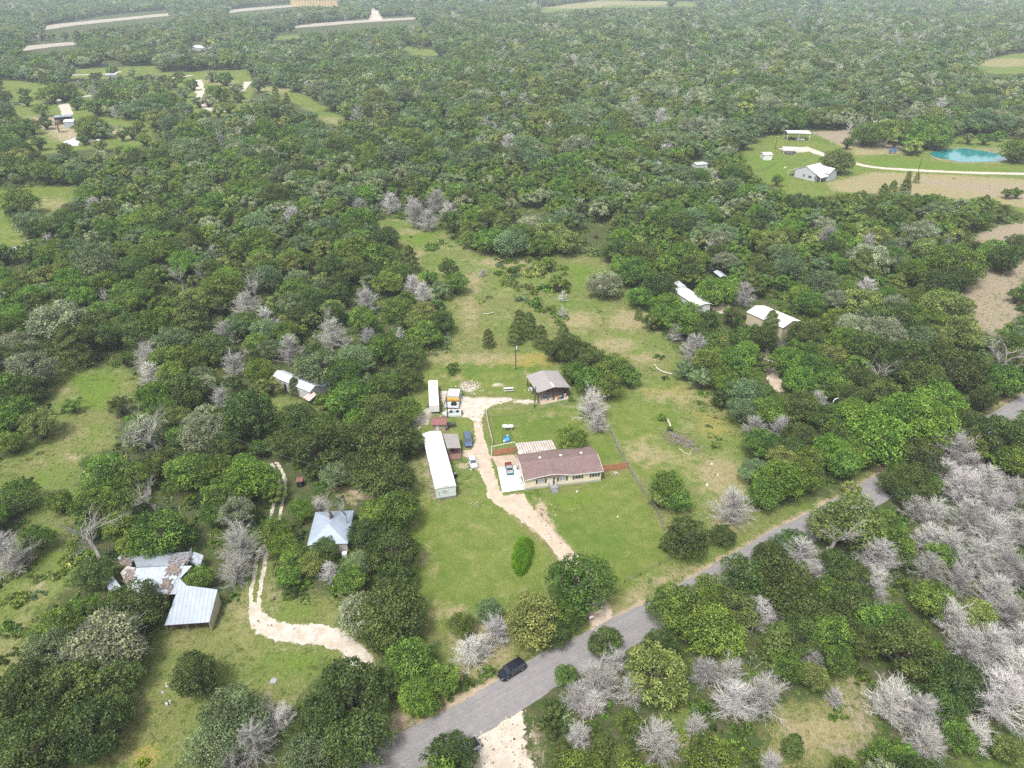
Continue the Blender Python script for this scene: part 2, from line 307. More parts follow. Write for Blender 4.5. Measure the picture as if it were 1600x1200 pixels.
for li, w, fe, poly in PAINT:
    wp = [at(u, max(v, -52)) for u, v in poly]
    x0, x1 = min(p[0] for p in wp) - fe * 2, max(p[0] for p in wp) + fe * 2
    y0, y1 = min(p[1] for p in wp) - fe * 2, max(p[1] for p in wp) + fe * 2
    i0, i1 = np.searchsorted(ys, y0), np.searchsorted(ys, y1); j0, j1 = np.searchsorted(xs, x0), np.searchsorted(xs, x1)
    if i1 <= i0 or j1 <= j0: continue
    X, Y = GX[i0:i1, j0:j1], GY[i0:i1, j0:j1]
    dd = segdist(X, Y, wp) * np.where(inpoly(X, Y, wp), 1, -1)
    v = np.clip(0.5 + dd / (2 * fe), 0, 1) * w
    W[li, i0:i1, j0:j1] = np.maximum(W[li, i0:i1, j0:j1], v)
idx = np.arange(nx * ny).reshape(ny, nx)
faces = np.stack([idx[:-1, :-1], idx[:-1, 1:], idx[1:, 1:], idx[1:, :-1]], -1).reshape(-1, 4)
me = bpy.data.meshes.new('ground'); me.vertices.add(nx * ny); me.loops.add(faces.size); me.polygons.add(len(faces))
me.vertices.foreach_set('co', np.stack([GX, GY, GX * 0], -1).astype(np.float32).ravel())
me.loops.foreach_set('vertex_index', faces.astype(np.int32).ravel()); me.polygons.foreach_set('loop_start', np.arange(0, faces.size, 4, dtype=np.int32))
me.update(calc_edges=True)
for k, nm in enumerate(('cover_a', 'cover_b')):
    a = me.attributes.new(nm, 'FLOAT_COLOR', 'POINT'); a.data.foreach_set('color', np.moveaxis(W[4*k:4*k+4], 0, -1).astype(np.float32).ravel())
def ground_mat():
    m, nn, ll, b = nodes('ground_cover')
    geo = nn.new('ShaderNodeNewGeometry').outputs['Position']
    big = noise(nn, ll, 0.05, 4, geo); mid = noise(nn, ll, 0.35, 5, geo, 0.65); fine = noise(nn, ll, 2.2, 5, geo, 0.7); vf = noise(nn, ll, 7.0, 3, geo, 0.7)
    st = nn.new('ShaderNodeMapping'); ll.new(geo, st.inputs[0]); st.inputs['Rotation'].default_value = (0, 0, R(35)); st.inputs['Scale'].default_value = (1.0, 0.22, 1)
    streak = noise(nn, ll, 3.0, 4, st.outputs[0], 0.7)
    tex = {}
    def two(c1, c2, f, lo=0.38, hi=0.62): return tone(nn, ll, ramp(nn, ll, f, lo, hi), c1, c2)
    col = two((0.055, 0.085, 0.024), (0.095, 0.095, 0.045), mid)
    sa = nn.new('ShaderNodeAttribute'); sa.attribute_name = 'cover_a'; sb = nn.new('ShaderNodeAttribute'); sb.attribute_name = 'cover_b'
    A = nn.new('ShaderNodeSeparateColor'); ll.new(sa.outputs['Color'], A.inputs[0]); B = nn.new('ShaderNodeSeparateColor'); ll.new(sb.outputs['Color'], B.inputs[0])
    w = {'lawn': A.outputs[0], 'bright': A.outputs[1], 'dry': A.outputs[2], 'soil': sa.outputs['Alpha'], 'weeds': B.outputs[0], 'brown': B.outputs[1], 'gravel': B.outputs[2], 'gold': sb.outputs['Alpha']}
    nmix = math_(nn, ll, 'ADD', math_(nn, ll, 'MULTIPLY', mid, 0.5), math_(nn, ll, 'ADD', math_(nn, ll, 'MULTIPLY', fine, 0.3), math_(nn, ll, 'MULTIPLY', streak, 0.2)))
    nsub = math_(nn, ll, 'SUBTRACT', nmix, 0.5)
    def lay(col, key, c, amp=1.6, lo=0.35, hi=0.65):
        f = math_(nn, ll, 'ADD', w[key], math_(nn, ll, 'MULTIPLY', nsub, amp))
        f = math_(nn, ll, 'MULTIPLY', ramp(nn, ll, f, lo, hi), math_(nn, ll, 'GREATER_THAN', w[key], 0.01))
        return tone(nn, ll, f, col, c)
    weeds = two((0.100, 0.130, 0.030), (0.22, 0.215, 0.085), fine, 0.3, 0.7); weeds = tone(nn, ll, ramp(nn, ll, big, 0.4, 0.6), weeds, two((0.10, 0.16, 0.03), (0.15, 0.19, 0.05), fine))
    weeds = tone(nn, ll, math_(nn, ll, 'MULTIPLY', ramp(nn, ll, streak, 0.5, 0.72), 0.6), weeds, (0.30, 0.26, 0.14))
    patch = noise(nn, ll, 0.13, 6, geo, 0.72, 0.8)
    weeds = tone(nn, ll, math_(nn, ll, 'MULTIPLY', ramp(nn, ll, patch, 0.52, 0.64), 0.7), weeds, two((0.30, 0.27, 0.13), (0.20, 0.21, 0.08), fine))
    weeds = tone(nn, ll, math_(nn, ll, 'MULTIPLY', ramp(nn, ll, noise(nn, ll, 0.22, 6, geo, 0.75, 1.2), 0.56, 0.64), 0.8), weeds, (0.060, 0.105, 0.018))
    col = lay(col, 'weeds', weeds)
    lawn = two((0.100, 0.156, 0.024), (0.178, 0.205, 0.052), mid, 0.3, 0.7); lawn = tone(nn, ll, math_(nn, ll, 'MULTIPLY', ramp(nn, ll, fine, 0.45, 0.75), 0.6), lawn, (0.25, 0.25, 0.10))
    lawn = tone(nn, ll, math_(nn, ll, 'MULTIPLY', ramp(nn, ll, big, 0.45, 0.65), 0.6), lawn, (0.085, 0.15, 0.022))
    lawn = tone(nn, ll, math_(nn, ll, 'MULTIPLY', ramp(nn, ll, streak, 0.50, 0.68), 0.45), lawn, (0.075, 0.125, 0.024))
    lawn = tone(nn, ll, math_(nn, ll, 'MULTIPLY', ramp(nn, ll, noise(nn, ll, 0.16, 6, geo, 0.75, 0.6), 0.56, 0.66), 0.55), lawn, (0.27, 0.25, 0.12))
    col = lay(col, 'lawn', lawn, 0.8)
    col = lay(col, 'bright', two((0.085, 0.155, 0.018), (0.150, 0.215, 0.036), fine), 1.8)
    col = lay(col, 'gold', two((0.20, 0.20, 0.045), (0.34, 0.27, 0.08), fine), 1.8)
    col = lay(col, 'dry', two((0.34, 0.28, 0.16), (0.22, 0.21, 0.10), streak), 2.2)
    col = lay(col, 'brown', two((0.24, 0.19, 0.135), (0.33, 0.285, 0.20), streak), 1.8)
    col = lay(col, 'soil', two((0.46, 0.365, 0.26), (0.34, 0.27, 0.185), fine), 1.5)
    col = lay(col, 'gravel', two((0.62, 0.57, 0.49), (0.42, 0.37, 0.30), vf), 1.8)
    dk = math_(nn, ll, 'MULTIPLY_ADD', ramp(nn, ll, vf, 0.3, 0.8), 0.36, 0.62)
    mul = nn.new('ShaderNodeVectorMath'); mul.operation = 'SCALE'; ll.new(col, mul.inputs[0]); ll.new(dk, mul.inputs['Scale'])
    ll.new(mul.outputs[0], b.inputs['Base Color']); b.inputs['Roughness'].default_value = 0.95; b.inputs['Specular IOR Level'].default_value = 0.1
    bp = nn.new('ShaderNodeBump'); bp.inputs['Distance'].default_value = 0.25; bp.inputs['Strength'].default_value = 0.7; ll.new(fine, bp.inputs['Height']); ll.new(bp.outputs[0], b.inputs['Normal'])
    return m
me.materials.append(ground_mat())
ground = bpy.data.objects.new('ground', me); COL.objects.link(ground); tag(ground, kind='structure')

# ------------------------------------------------------------ sheets on the ground
def sheet(name, wpoly, mt, z, rag=0.0, step=0.55, kind='structure', parent=None):
    V = []
    n = len(wpoly)
    for i in range(n):
        a = Vector((*wpoly[i][:2], 0)); b = Vector((*wpoly[(i + 1) % n][:2], 0)); k = max(1, int((b - a).length / step)) if rag else 1
        for j in range(k):
            p = a.lerp(b, j / k)
            if rag: p += Vector((random.gauss(0, rag), random.gauss(0, rag), 0))
            V.append((p.x, p.y, z))
    from mathutils.geometry import tessellate_polygon
    tri = tessellate_polygon([[Vector(v) for v in V]])
    F = [t for t in tri]
    V2 = V
    me = raw_mesh(name, V2, F, mt)
    me.update()
    import bmesh
    bm = bmesh.new(); bm.from_mesh(me); bmesh.ops.recalc_face_normals(bm, faces=bm.faces)
    for f in bm.faces:
        if f.normal.z < 0: f.normal_flip()
    bm.to_mesh(me); bm.free()
    o = bpy.data.objects.new(name, me); COL.objects.link(o)
    if kind: tag(o, kind=kind)
    if parent: o.parent = parent
    return o
def smooth_line(pts, n=6):
    out = []
    p = [Vector((*q, 0)) for q in pts]; p = [p[0] * 2 - p[1]] + p + [p[-1] * 2 - p[-2]]
    for i in range(1, len(p) - 2):
        for k in range(n):
            t = k / n; a, b, c, d_ = p[i-1], p[i], p[i+1], p[i+2]
            out.append(0.5 * ((2*b) + (c-a)*t + (2*a-5*b+4*c-d_)*t*t + (3*b-a-3*c+d_)*t**3))
    out.append(p[-2]); return out
def ribbon(name, line, off0, off1, mt, z, rag=0.05, kind='structure'):
    L = smooth_line(line, 8); A = []; B = []
    for i, q in enumerate(L):
        t = (L[min(i+1, len(L)-1)] - L[max(i-1, 0)]).normalized(); nrm = Vector((t.y, -t.x, 0))
        A.append(q + nrm * (off0 + random.gauss(0, rag))); B.append(q + nrm * (off1 + random.gauss(0, rag)))
    V = [(p.x, p.y, z) for p in A] + [(p.x, p.y, z) for p in B]; n = len(A)
    me = raw_mesh(name, V, [(i, n+i, n+i+1, i+1) for i in range(n-1)], mt)
    o = bpy.data.objects.new(name, me); COL.objects.link(o)
    return tag(o, kind=kind)
def gravelly(name, c1, c2, c3, s=1.0, streaks=None):
    c1, c2, c3 = [tuple(x * 0.74 for x in c) for c in (c1, c2, c3)]
    m, nn, ll, b = nodes(name); geo = nn.new('ShaderNodeNewGeometry').outputs['Position']
    mid = noise(nn, ll, 0.5 * s, 5, geo, 0.7); fine = noise(nn, ll, 5 * s, 4, geo, 0.75); vf = noise(nn, ll, 16 * s, 2, geo)
    col = tone(nn, ll, ramp(nn, ll, mid, 0.35, 0.65), c1, c2)
    col = tone(nn, ll, math_(nn, ll, 'MULTIPLY', ramp(nn, ll, fine, 0.5, 0.7), 0.6), col, c3)
    col = tone(nn, ll, math_(nn, ll, 'MULTIPLY', ramp(nn, ll, vf, 0.5, 0.8), 0.3), col, tuple(x * 0.6 for x in c1))
    if streaks:
        st = nn.new('ShaderNodeMapping'); s0 = nn.new('ShaderNodeMapping'); ll.new(geo, s0.inputs[0]); s0.inputs['Rotation'].default_value = (0, 0, streaks); ll.new(s0.outputs[0], st.inputs[0]); st.inputs['Scale'].default_value = (0.05, 1.6, 1)
        s2 = noise(nn, ll, 1.0, 4, st.outputs[0], 0.7)
        col = tone(nn, ll, math_(nn, ll, 'MULTIPLY', ramp(nn, ll, s2, 0.42, 0.68), 0.55), col, tuple(x * 0.68 for x in c2))
    ll.new(col, b.inputs['Base Color']); b.inputs['Roughness'].default_value = 0.9; b.inputs['Specular IOR Level'].default_value = 0.25
    bp = nn.new('ShaderNodeBump'); bp.inputs['Distance'].default_value = 0.05; ll.new(fine, bp.inputs['Height']); ll.new(bp.outputs[0], b.inputs['Normal'])
    return m
ROADLINE = [at(*p) for p in P("395,1290 500,1222 572,1177 625,1145 712,1102 782,1060 845,1022 912,990 960,964 1012,940 1085,900 1200,832 1265,800 1342,757 1400,726 1462,694 1547,647 1600,617 1700,575 1850,520")]
_a, _b = at(625, 1145), at(1200, 832); ROADANG = math.atan2(_b[1] - _a[1], _b[0] - _a[0])
asphalt = gravelly('asphalt', (0.235, 0.225, 0.225), (0.285, 0.27, 0.265), (0.20, 0.19, 0.19), 1.0, streaks=-ROADANG)
ribbon('road', ROADLINE, 0.0, 6.9, asphalt, 0.03, 0.10)
tanmat = gravelly('tan_gravel', (0.46, 0.365, 0.275), (0.55, 0.46, 0.365), (0.31, 0.24, 0.175))
palemat = gravelly('pale_gravel', (0.60, 0.55, 0.48), (0.46, 0.40, 0.32), (0.32, 0.27, 0.21))
sheet('dirt_driveway', [at(*p) for p in P("957,966 942,925 905,870 881,848 850,814 828,790 819,771 785,774 775,745 763,706 755,681 752,659 740,658 743,690 738,703 722,704 722,711 730,716 741,728 748,736 757,752 762,775 775,788 797,802 836,828 858,851 870,869 895,915 912,948 928,980")], tanmat, 0.012, 0.22)
sheet('gravel_yard', [at(*p) for p in P("740,658 752,659 757,641 772,632 800,626 800,622 785,621 735,622 716,618 700,611 688,611 690,625 697,640 712,650 730,652")], palemat, 0.016, 0.2)
def track(name, pts, w, mt, z, rag=0.25):
    return ribbon(name, [at(*p) for p in P(pts)], -w / 2, w / 2, mt, z, rag)
sheet('gravel_drive', [at(*p) for p in P("402,940 410,955 425,968 450,976 500,976 535,984 560,1005 580,1025 590,1048 560,1046 545,1036 535,1018 505,1008 470,1006 430,1000 400,990 388,965 392,945")], palemat, 0.016, 0.25)
track('wheel_track', "393,948 392,925 397,900 402,870 408,855", 0.75, palemat, 0.012, 0.1); track('wheel_track', "405,948 406,925 410,900 415,870 419,855", 0.75, palemat, 0.012, 0.1)
track('wheel_track', "412,862 418,830 424,800 432,778 436,755 430,738 424,724", 0.8, palemat, 0.012, 0.12)
track('wheel_track', "424,860 432,830 440,790 446,765 444,745 436,728 430,722", 0.8, palemat, 0.012, 0.12)
sheet('gravel_lot', [at(*p) for p in P("745,1147 790,1122 812,1110 820,1125 815,1150 828,1180 845,1225 690,1240 715,1195 735,1165")], gravelly('lot_gravel', (0.60, 0.54, 0.46), (0.50, 0.43, 0.345), (0.34, 0.28, 0.215)), 0.014, 0.3)
sheet('road_entrance', [at(*p) for p in P("928,980 957,966 972,958 962,964 935,985 918,993 905,996")], tanmat, 0.008, 0.15)
sheet('dirt_turnoff', [at(*p) for p in P('1362,716 1380,712 1394,714 1392,736 1380,738 1372,730')], gravelly('red_dirt', (0.36, 0.22, 0.15), (0.44, 0.29, 0.21), (0.26, 0.16, 0.11)), 0.012, 0.25)
sheet('wood_lane', [at(*p) for p in P("1188,530 1200,545 1213,570 1218,590 1224,612 1212,614 1203,600 1196,585 1190,570 1195,550")], tanmat, 0.012, 0.3)
sheet('dark_patch', [at(*p) for p in P("1212,532 1230,530 1226,545 1212,556 1200,556")], gravelly('dark_asphalt', (0.06, 0.06, 0.07), (0.08, 0.08, 0.09), (0.05, 0.05, 0.055)), 0.014)  # flat near-black bluish patch beside the sandy lane
sheet('wood_yard', [at(*p) for p in P("1112,474 1140,476 1145,484 1128,490 1114,484")], tanmat, 0.014, 0.4)
track('farm_lane', "1290,243 1330,254 1372,262 1450,267 1520,270 1620,272 1760,276", 5.0, palemat, 0.03, 0.3)
track('farm_spur', "1222,234 1240,232 1262,233 1292,244", 7.0, palemat, 0.035, 0.4)
sheet('wheel_yard', [at(*p) for p in P("1222,233 1262,229 1275,236 1250,238 1225,240")], palemat, 0.025, 0.4)
HW = gravelly('highway_concrete', (0.34, 0.29, 0.25), (0.42, 0.37, 0.31), (0.26, 0.24, 0.18), 0.12)
track('highway', "-60,64 70,43 150,34 260,23 300,19", 62, HW, 0.3, 1); track('highway', "-60,86 15,79 60,73 118,68 160,66", 50, HW, 0.3, 1)
track('highway', "330,22 365,17 460,9 540,3", 70, HW, 0.3, 1); track('highway', "420,44 470,41 560,34 645,29 700,26", 62, HW, 0.34, 1)
track('side_road', "582,4 584,18 588,32", 26, palemat, 0.4, 1); track('side_road', "350,45 353,52 350,62", 12, palemat, 0.4, 1)
track('side_road', "95,118 160,116 190,112", 7, palemat, 0.2, .5); track('side_road', "88,155 140,150 160,143 230,128 300,118", 7, palemat, 0.2, .5); track('side_road', "96,152 100,165 106,180", 8, palemat, 0.22, .5); track('side_road', "310,125 314,150 325,168 345,176", 8, palemat, 0.22, 1.2); track('side_road', "386,128 380,142", 6, palemat, 0.22, 1)
sheet('concrete_slab', [at(*p) for p in P("98,222 128,212 122,228 108,228")], mat('slab_concrete', (0.62, 0.63, 0.64), 0.6, 0.15), 0.12)
def water():
    m, nn, ll, b = nodes('pond_water'); geo = nn.new('ShaderNodeNewGeometry').outputs['Position']
    b.inputs['Base Color'].default_value = (0.014, 0.17, 0.18, 1); b.inputs['Roughness'].default_value = 0.04; b.inputs['Specular IOR Level'].default_value = 0.6
    bp = nn.new('ShaderNodeBump'); bp.inputs['Distance'].default_value = 0.05; bp.inputs['Strength'].default_value = 0.25
    ll.new(noise(nn, ll, 0.8, 3, geo), bp.inputs['Height']); ll.new(bp.outputs[0], b.inputs['Normal']); return m
sheet('pond_water', [at(*p) for p in P("1452,240 1462,235 1480,233 1510,232 1535,236 1565,241 1580,243 1578,249 1560,252 1530,253 1500,253 1480,249 1462,246")], water(), 0.05)
# ------------------------------------------------------------ tree meshes
def leaf_mesh(name, P_, N_, size, tint, mt, asp=0.75, extra=None):
    """one small bent leaf-clump face pair at each point"""
    n = len(P_)
    rnd = rng.normal(size=(n, 3)); t = np.cross(N_, rnd); t /= np.linalg.norm(t, axis=1)[:, None] + 1e-9; b = np.cross(N_, t)
    s = size * rng.uniform(0.6, 1.35, n)
    t = t * s[:, None]; b = b * (s * asp)[:, None]
    droop = N_ * (s * rng.uniform(-0.35, 0.1, n))[:, None]
    V = np.stack([P_ - t * 0.5, P_ + b * 0.5 + droop, P_ + t * 0.6, P_ - b * 0.5 + droop], 1).reshape(-1, 3)
    T = np.repeat(tint, 4); q = np.arange(n)[:, None] * 4
    F = np.concatenate([q + np.array([0, 3, 1]), q + np.array([3, 2, 1])], 1).reshape(-1, 3)
    mi = np.zeros(len(F), np.int32)
    if extra is not None:
        EV, EF, em = extra; F = np.concatenate([F, np.array(EF) + len(V)]); V = np.concatenate([V, np.array(EV)]); T = np.concatenate([T, np.full(len(EV), 0.5)]); mi = np.concatenate([mi, np.full(len(EF), 1, np.int32)])
    me = bpy.data.meshes.new(name); me.vertices.add(len(V)); me.loops.add(F.size); me.polygons.add(len(F))
    me.vertices.foreach_set('co', V.astype(np.float32).ravel()); me.loops.foreach_set('vertex_index', F.astype(np.int32).ravel())
    me.polygons.foreach_set('loop_start', np.arange(0, F.size, 3, dtype=np.int32))
    a = me.attributes.new('tint', 'FLOAT', 'POINT'); a.data.foreach_set('value', np.clip(T, 0, 1).astype(np.float32))
    me.materials.append(mt)
    if extra is not None: me.materials.append(extra[2]); me.polygons.foreach_set('material_index', mi)
    me.update(calc_edges=True); return me
def sph(n):
    v = rng.normal(size=(n, 3)); return v / np.linalg.norm(v, axis=1)[:, None]
def crown_points(nleaf, nlobe, jit=0.55, flat=0.72, seed=0, low=-0.55, lobe=1.0):
    """points of a unit-radius domed crown made of overlapping clumps: irregular outline, gaps between clumps"""
    r = np.random.default_rng(seed)
    c = []; k = 0
    while len(c) < nlobe and k < 4000:
        k += 1
        d_ = r.normal(size=3); d_ /= np.linalg.norm(d_)
        if d_[2] < low: continue
        rad = r.uniform(0.13, 0.30) * lobe; dist = (1 - rad) * r.uniform(0.66, 1.06)
        p = d_ * dist * np.array([1, 1, flat if d_[2] > 0 else flat * 0.9])
        if any(np.linalg.norm(p - q[0]) < 0.62 * max(rad, q[1]) for q in c): continue
        c.append((p, rad, r.uniform(0, 1)))
    ang = r.uniform(0, 2 * np.pi); sq = np.array([r.uniform(0.85, 1.1), r.uniform(0.85, 1.1), 1])
    Ps = []; Ns = []; Ts = []
    wsum = sum(q[1] ** 2 for q in c)
    for p, rad, tn in c:
        m = int(nleaf * rad ** 2 / wsum) + 3
        d_ = sph(m); d_[:, 2] = np.where(d_[:, 2] < -0.35, -d_[:, 2], d_[:, 2])
        rr = rad * (1 + r.normal(0, 0.13, m)) * (0.86 + 0.25 * np.sin(d_[:, 0] * 7 + tn * 9) * np.sin(d_[:, 1] * 6 + tn * 5))
        q = p + d_ * rr[:, None] * np.array([1, 1, 0.85])
        inside = np.zeros(m, bool)
        for p2, rad2, _ in c:
            if p2 is p: continue
            inside |= np.linalg.norm((q - p2) / np.array([1, 1, 0.85]), axis=1) < rad2 * 0.72
        keep = ~inside
        q = q[keep]; nn_ = d_[keep] * 0.8 + rng.normal(0, jit, (keep.sum(), 3)); nn_ /= np.linalg.norm(nn_, axis=1)[:, None]
        Ps.append(q); Ns.append(nn_); Ts.append(np.clip(tn * 0.55 + 0.02 + rng.normal(0, 0.2, keep.sum()) + 0.4 * (r.random(keep.sum()) < 0.12), 0, 1))
    Pq = np.concatenate(Ps) * sq; return Pq, np.concatenate(Ns), np.concatenate(Ts), c
def branches_extra(c, mt, z0=-0.85, w=0.05, twig=False):
    """limbs from the trunk top to the clumps, as thin three-sided spikes"""
    V = []; F = []
    def spike(a, b, r0, r1):
        a = np.array(a, float); b = np.array(b, float); d_ = b - a; L = np.linalg.norm(d_) + 1e-9; d_ /= L
        u = np.cross(d_, [0.3, 0.2, 0.9]); u /= np.linalg.norm(u) + 1e-9; v = np.cross(d_, u); o = len(V)
        for p, r_ in ((a, r0), (b, r1)):
            for k in range(3):
                th = 2.094 * k; V.append(p + (u * math.cos(th) + v * math.sin(th)) * r_)
        for k in range(3):
            i, j = o + k, o + (k + 1) % 3; F.append((i, j, j + 3)); F.append((i, j + 3, i + 3))
    for p, rad, _ in c:
        mid = np.array([p[0] * 0.35, p[1] * 0.35, z0 * 0.45 + p[2] * 0.3]); spike((0, 0, z0), mid, w, w * 0.7); spike(mid, p * 0.96, w * 0.7, w * 0.3)
        if twig:
            for _ in range(6):
                d_ = sph(1)[0]; d_[2] = abs(d_[2]); q = p + d_ * rad * 1.05; spike(p * 0.9, q, w * 0.3, w * 0.08)
                for _ in range(2): q2 = p + (d_ + sph(1)[0] * 0.5) * rad * 1.12; spike(p * 0.9 + (q - p * 0.9) * 0.5, q2, w * 0.18, w * 0.06)
    return V, F, mt
LEAF = {
 'dark':   leaf_mat('leaf_dark', (0.032, 0.058, 0.014), (0.148, 0.205, 0.050)),
 'mid':    leaf_mat('leaf_mid', (0.040, 0.078, 0.014), (0.217, 0.325, 0.052)),
 'bright': leaf_mat('leaf_bright', (0.052, 0.108, 0.014), (0.211, 0.331, 0.048)),
 'grey':   leaf_mat('leaf_grey', (0.110, 0.135, 0.068), (0.410, 0.467, 0.251)),
 'olive':  leaf_mat('leaf_olive', (0.075, 0.102, 0.024), (0.331, 0.393, 0.108)),
 'cedar':  leaf_mat('leaf_cedar', (0.062, 0.088, 0.022), (0.188, 0.228, 0.057)),
 'yellow': leaf_mat('leaf_yellow', (0.16, 0.22, 0.012), (0.479, 0.524, 0.028)),
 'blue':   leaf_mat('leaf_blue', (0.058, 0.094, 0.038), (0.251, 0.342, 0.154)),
}
DEAD = {'lilac': leaf_mat('twig_lilac', (0.27, 0.252, 0.238), (0.47, 0.448, 0.42), transl=0.0, gloss=0.0),
        'pale': leaf_mat('twig_pale', (0.29, 0.275, 0.245), (0.50, 0.48, 0.43), transl=0.0, gloss=0.0)}
for m_ in DEAD.values():
    for n_ in m_.node_tree.nodes:
        if n_.bl_idname == 'ShaderNodeHueSaturation': n_.inputs['Saturation'].default_value = 0.8
def oak_mesh(kind, i, nleaf, size, nlobe=26, twig=False, bark=None, jit=0.55):
    P_, N_, T_, c = crown_points(nleaf, nlobe, jit, seed=100 * (sorted(LEAF).index(kind) + 1) + i, flat=0.70 + 0.05 * (i % 3))
    if jit < 0.5: T_ = 0.42 + (T_ - 0.42) * (0.75 if jit > 0.2 else 0.45)
    return leaf_mesh('crown_' + kind, P_, N_, size, T_, LEAF[kind], extra=branches_extra(c, bark or BARK, twig=twig))
def cedar_mesh(kind, i, nleaf, size):
    r = np.random.default_rng(i + 900); n = nleaf
    t = r.uniform(0, 1, n) ** 0.75; a = r.uniform(0, 2 * np.pi, n)
    prof = np.clip(1 - t ** 2.2, 0, 1) ** 0.62 * (0.72 + 0.28 * np.abs(np.sin(a * 3.5 + 9 * t + i))) * (0.8 + 0.2 * np.sin(t * 31 + 2 * np.sin(a * 2)))
    rr = prof * r.uniform(0.72, 1.0, n)
    P_ = np.stack([rr * np.cos(a), rr * np.sin(a), -1.0 + 2.5 * t], -1)
    N_ = np.stack([np.cos(a), np.sin(a), 0.5 + 0 * a], -1) + r.normal(0, 0.5, (n, 3)); N_ /= np.linalg.norm(N_, axis=1)[:, None]
    return leaf_mesh('crown_' + kind, P_, N_, size, np.clip(0.35 + r.normal(0, 0.22, n) + 0.3 * (rr - 0.6), 0, 1), LEAF[kind], asp=0.45)
def twig_tree(kind, i, nb, ntw, width, conic=True, name='branches'):
    """a dead tree: limbs raying out of the trunk, each feathered with twigs; unit = crown radius"""
    r = np.random.default_rng(i + 50); A = []; B = []; wa = []; wb = []; tt = []
    def seg(a, b, w0, w1, t): A.append(a); B.append(b); wa.append(w0); wb.append(w1); tt.append(t)
    H = 2.3 if conic else 1.6
    for k in range(nb):
        u = (k + r.uniform(0, 1)) / nb; z = -0.9 + u * (H - 0.2); az = k * 2.399 + r.normal(0, 0.35)
        Lb = (1.10 - 0.72 * u ** 1.5 if conic else r.uniform(0.65, 1.05)) * r.uniform(0.75, 1.15)
        el = r.uniform(0.0, 0.5) + (0.45 * u if conic else 0.9 * u)
        p = np.array([0, 0, z]); d_ = np.array([math.cos(az) * math.cos(el), math.sin(az) * math.cos(el), math.sin(el)])
        ns = 4; t0 = r.uniform(0.25, 0.9)
        for s in range(ns):
            d2 = d_ + r.normal(0, 0.18, 3) + np.array([0, 0, 0.12]); d2 /= np.linalg.norm(d2); q = p + d2 * Lb / ns
            w = width * (2.6 - s * 0.5); seg(p, q, w, w * 0.8, t0)
            for _ in range(ntw):
                o = p + (q - p) * r.uniform(0, 1); e = d2 * 0.9 + sph(1)[0] * 0.75 + np.array([0, 0, 0.1]); e /= np.linalg.norm(e); Lt = Lb * r.uniform(0.12, 0.34)
                q2 = o + e * Lt; seg(o, q2, width * 0.6, width * 0.25, t0 + r.normal(0, 0.18))
                for _ in range(2):
                    o3 = o + e * Lt * r.uniform(0.3, 0.9); e3 = e + sph(1)[0] * 0.8; e3 /= np.linalg.norm(e3); seg(o3, o3 + e3 * Lt * 0.45, width * 0.4, width * 0.15, t0 + r.normal(0, 0.2))
            p = q; d_ = d2
    seg(np.array([0, 0, -1.6]), np.array([0.02, 0, -1.0 + H * 0.95]), width * 3.2, width * 0.8, 0.4)
    A = np.array(A); B = np.array(B); wa = np.array(wa); wb = np.array(wb); tt = np.array(tt); D = B - A; D /= np.linalg.norm(D, axis=1)[:, None] + 1e-9
    U = np.cross(D, r.normal(size=D.shape)); U /= np.linalg.norm(U, axis=1)[:, None] + 1e-9; Vv = np.cross(D, U); n = len(A); Vs = []
    for p, w in ((A, wa), (B, wb)):
        for k in range(3):
            th = 2.094 * k; Vs.append(p + (U * math.cos(th) + Vv * math.sin(th)) * w[:, None])
    V = np.stack(Vs, 1).reshape(-1, 3); q = np.arange(n)[:, None] * 6; fs = []
    for k in range(3):
        j = (k + 1) % 3; fs += [q + np.array([k, j, j + 3]), q + np.array([k, j + 3, k + 3])]
    F = np.concatenate(fs, 1).reshape(-1, 3)
    me = bpy.data.meshes.new(name); me.vertices.add(len(V)); me.loops.add(F.size); me.polygons.add(len(F))
    me.vertices.foreach_set('co', V.astype(np.float32).ravel()); me.loops.foreach_set('vertex_index', F.astype(np.int32).ravel())
    me.polygons.foreach_set('loop_start', np.arange(0, F.size, 3, dtype=np.int32))
    a = me.attributes.new('tint', 'FLOAT', 'POINT'); a.data.foreach_set('value', np.clip(np.repeat(tt, 6), 0, 1).astype(np.float32))
    me.materials.append(DEAD[kind]); me.update(calc_edges=True); return me
def snag_mesh(i, name='branches', lean=0.0):
    """a bare dead tree of a few thick crooked limbs"""
    r = random.Random(i * 31 + 5); mb = MB()
    def grow(p, d_, L, w, lev):
        pts = [p]; rad = [w]; q = p; n = 4
        for k in range(n):
            d_ = (d_ + Vector((r.gauss(0, 0.22), r.gauss(0, 0.22), r.gauss(0.03, 0.12)))).normalized(); q = q + d_ * L / n; pts.append(q); rad.append(w * (1 - 0.62 * (k + 1) / n))
            if lev < 3 and k >= (1 if lev == 0 else 0):
                for _ in range(r.choice([1, 1, 2]) if lev else 2):
                    e = (d_ + Vector((r.gauss(0, 0.75), r.gauss(0, 0.75), r.gauss(0.15, 0.4)))).normalized(); grow(q, e, L * r.uniform(0.45, 0.68), rad[-1] * 0.62, lev + 1)
        mb.tube(pts, rad, 5 if lev < 2 else 3, cap=False)
    grow(Vector((0, 0, -1.2)), Vector((lean, r.gauss(0, 0.15), 1)).normalized(), 1.5, 0.10, 0)
    me = raw_mesh(name, mb.V, mb.F, DEADBARK); return me
def bush_mesh(kind, i, n=420, size=0.17):
    P_, N_, T_, c = crown_points(n, 11, seed=3000 + i, flat=0.62, low=0.0)
    return leaf_mesh('bush_' + kind, P_, N_, size, T_, LEAF[kind])
NEAR, MID, FAR = {}, {}, {}
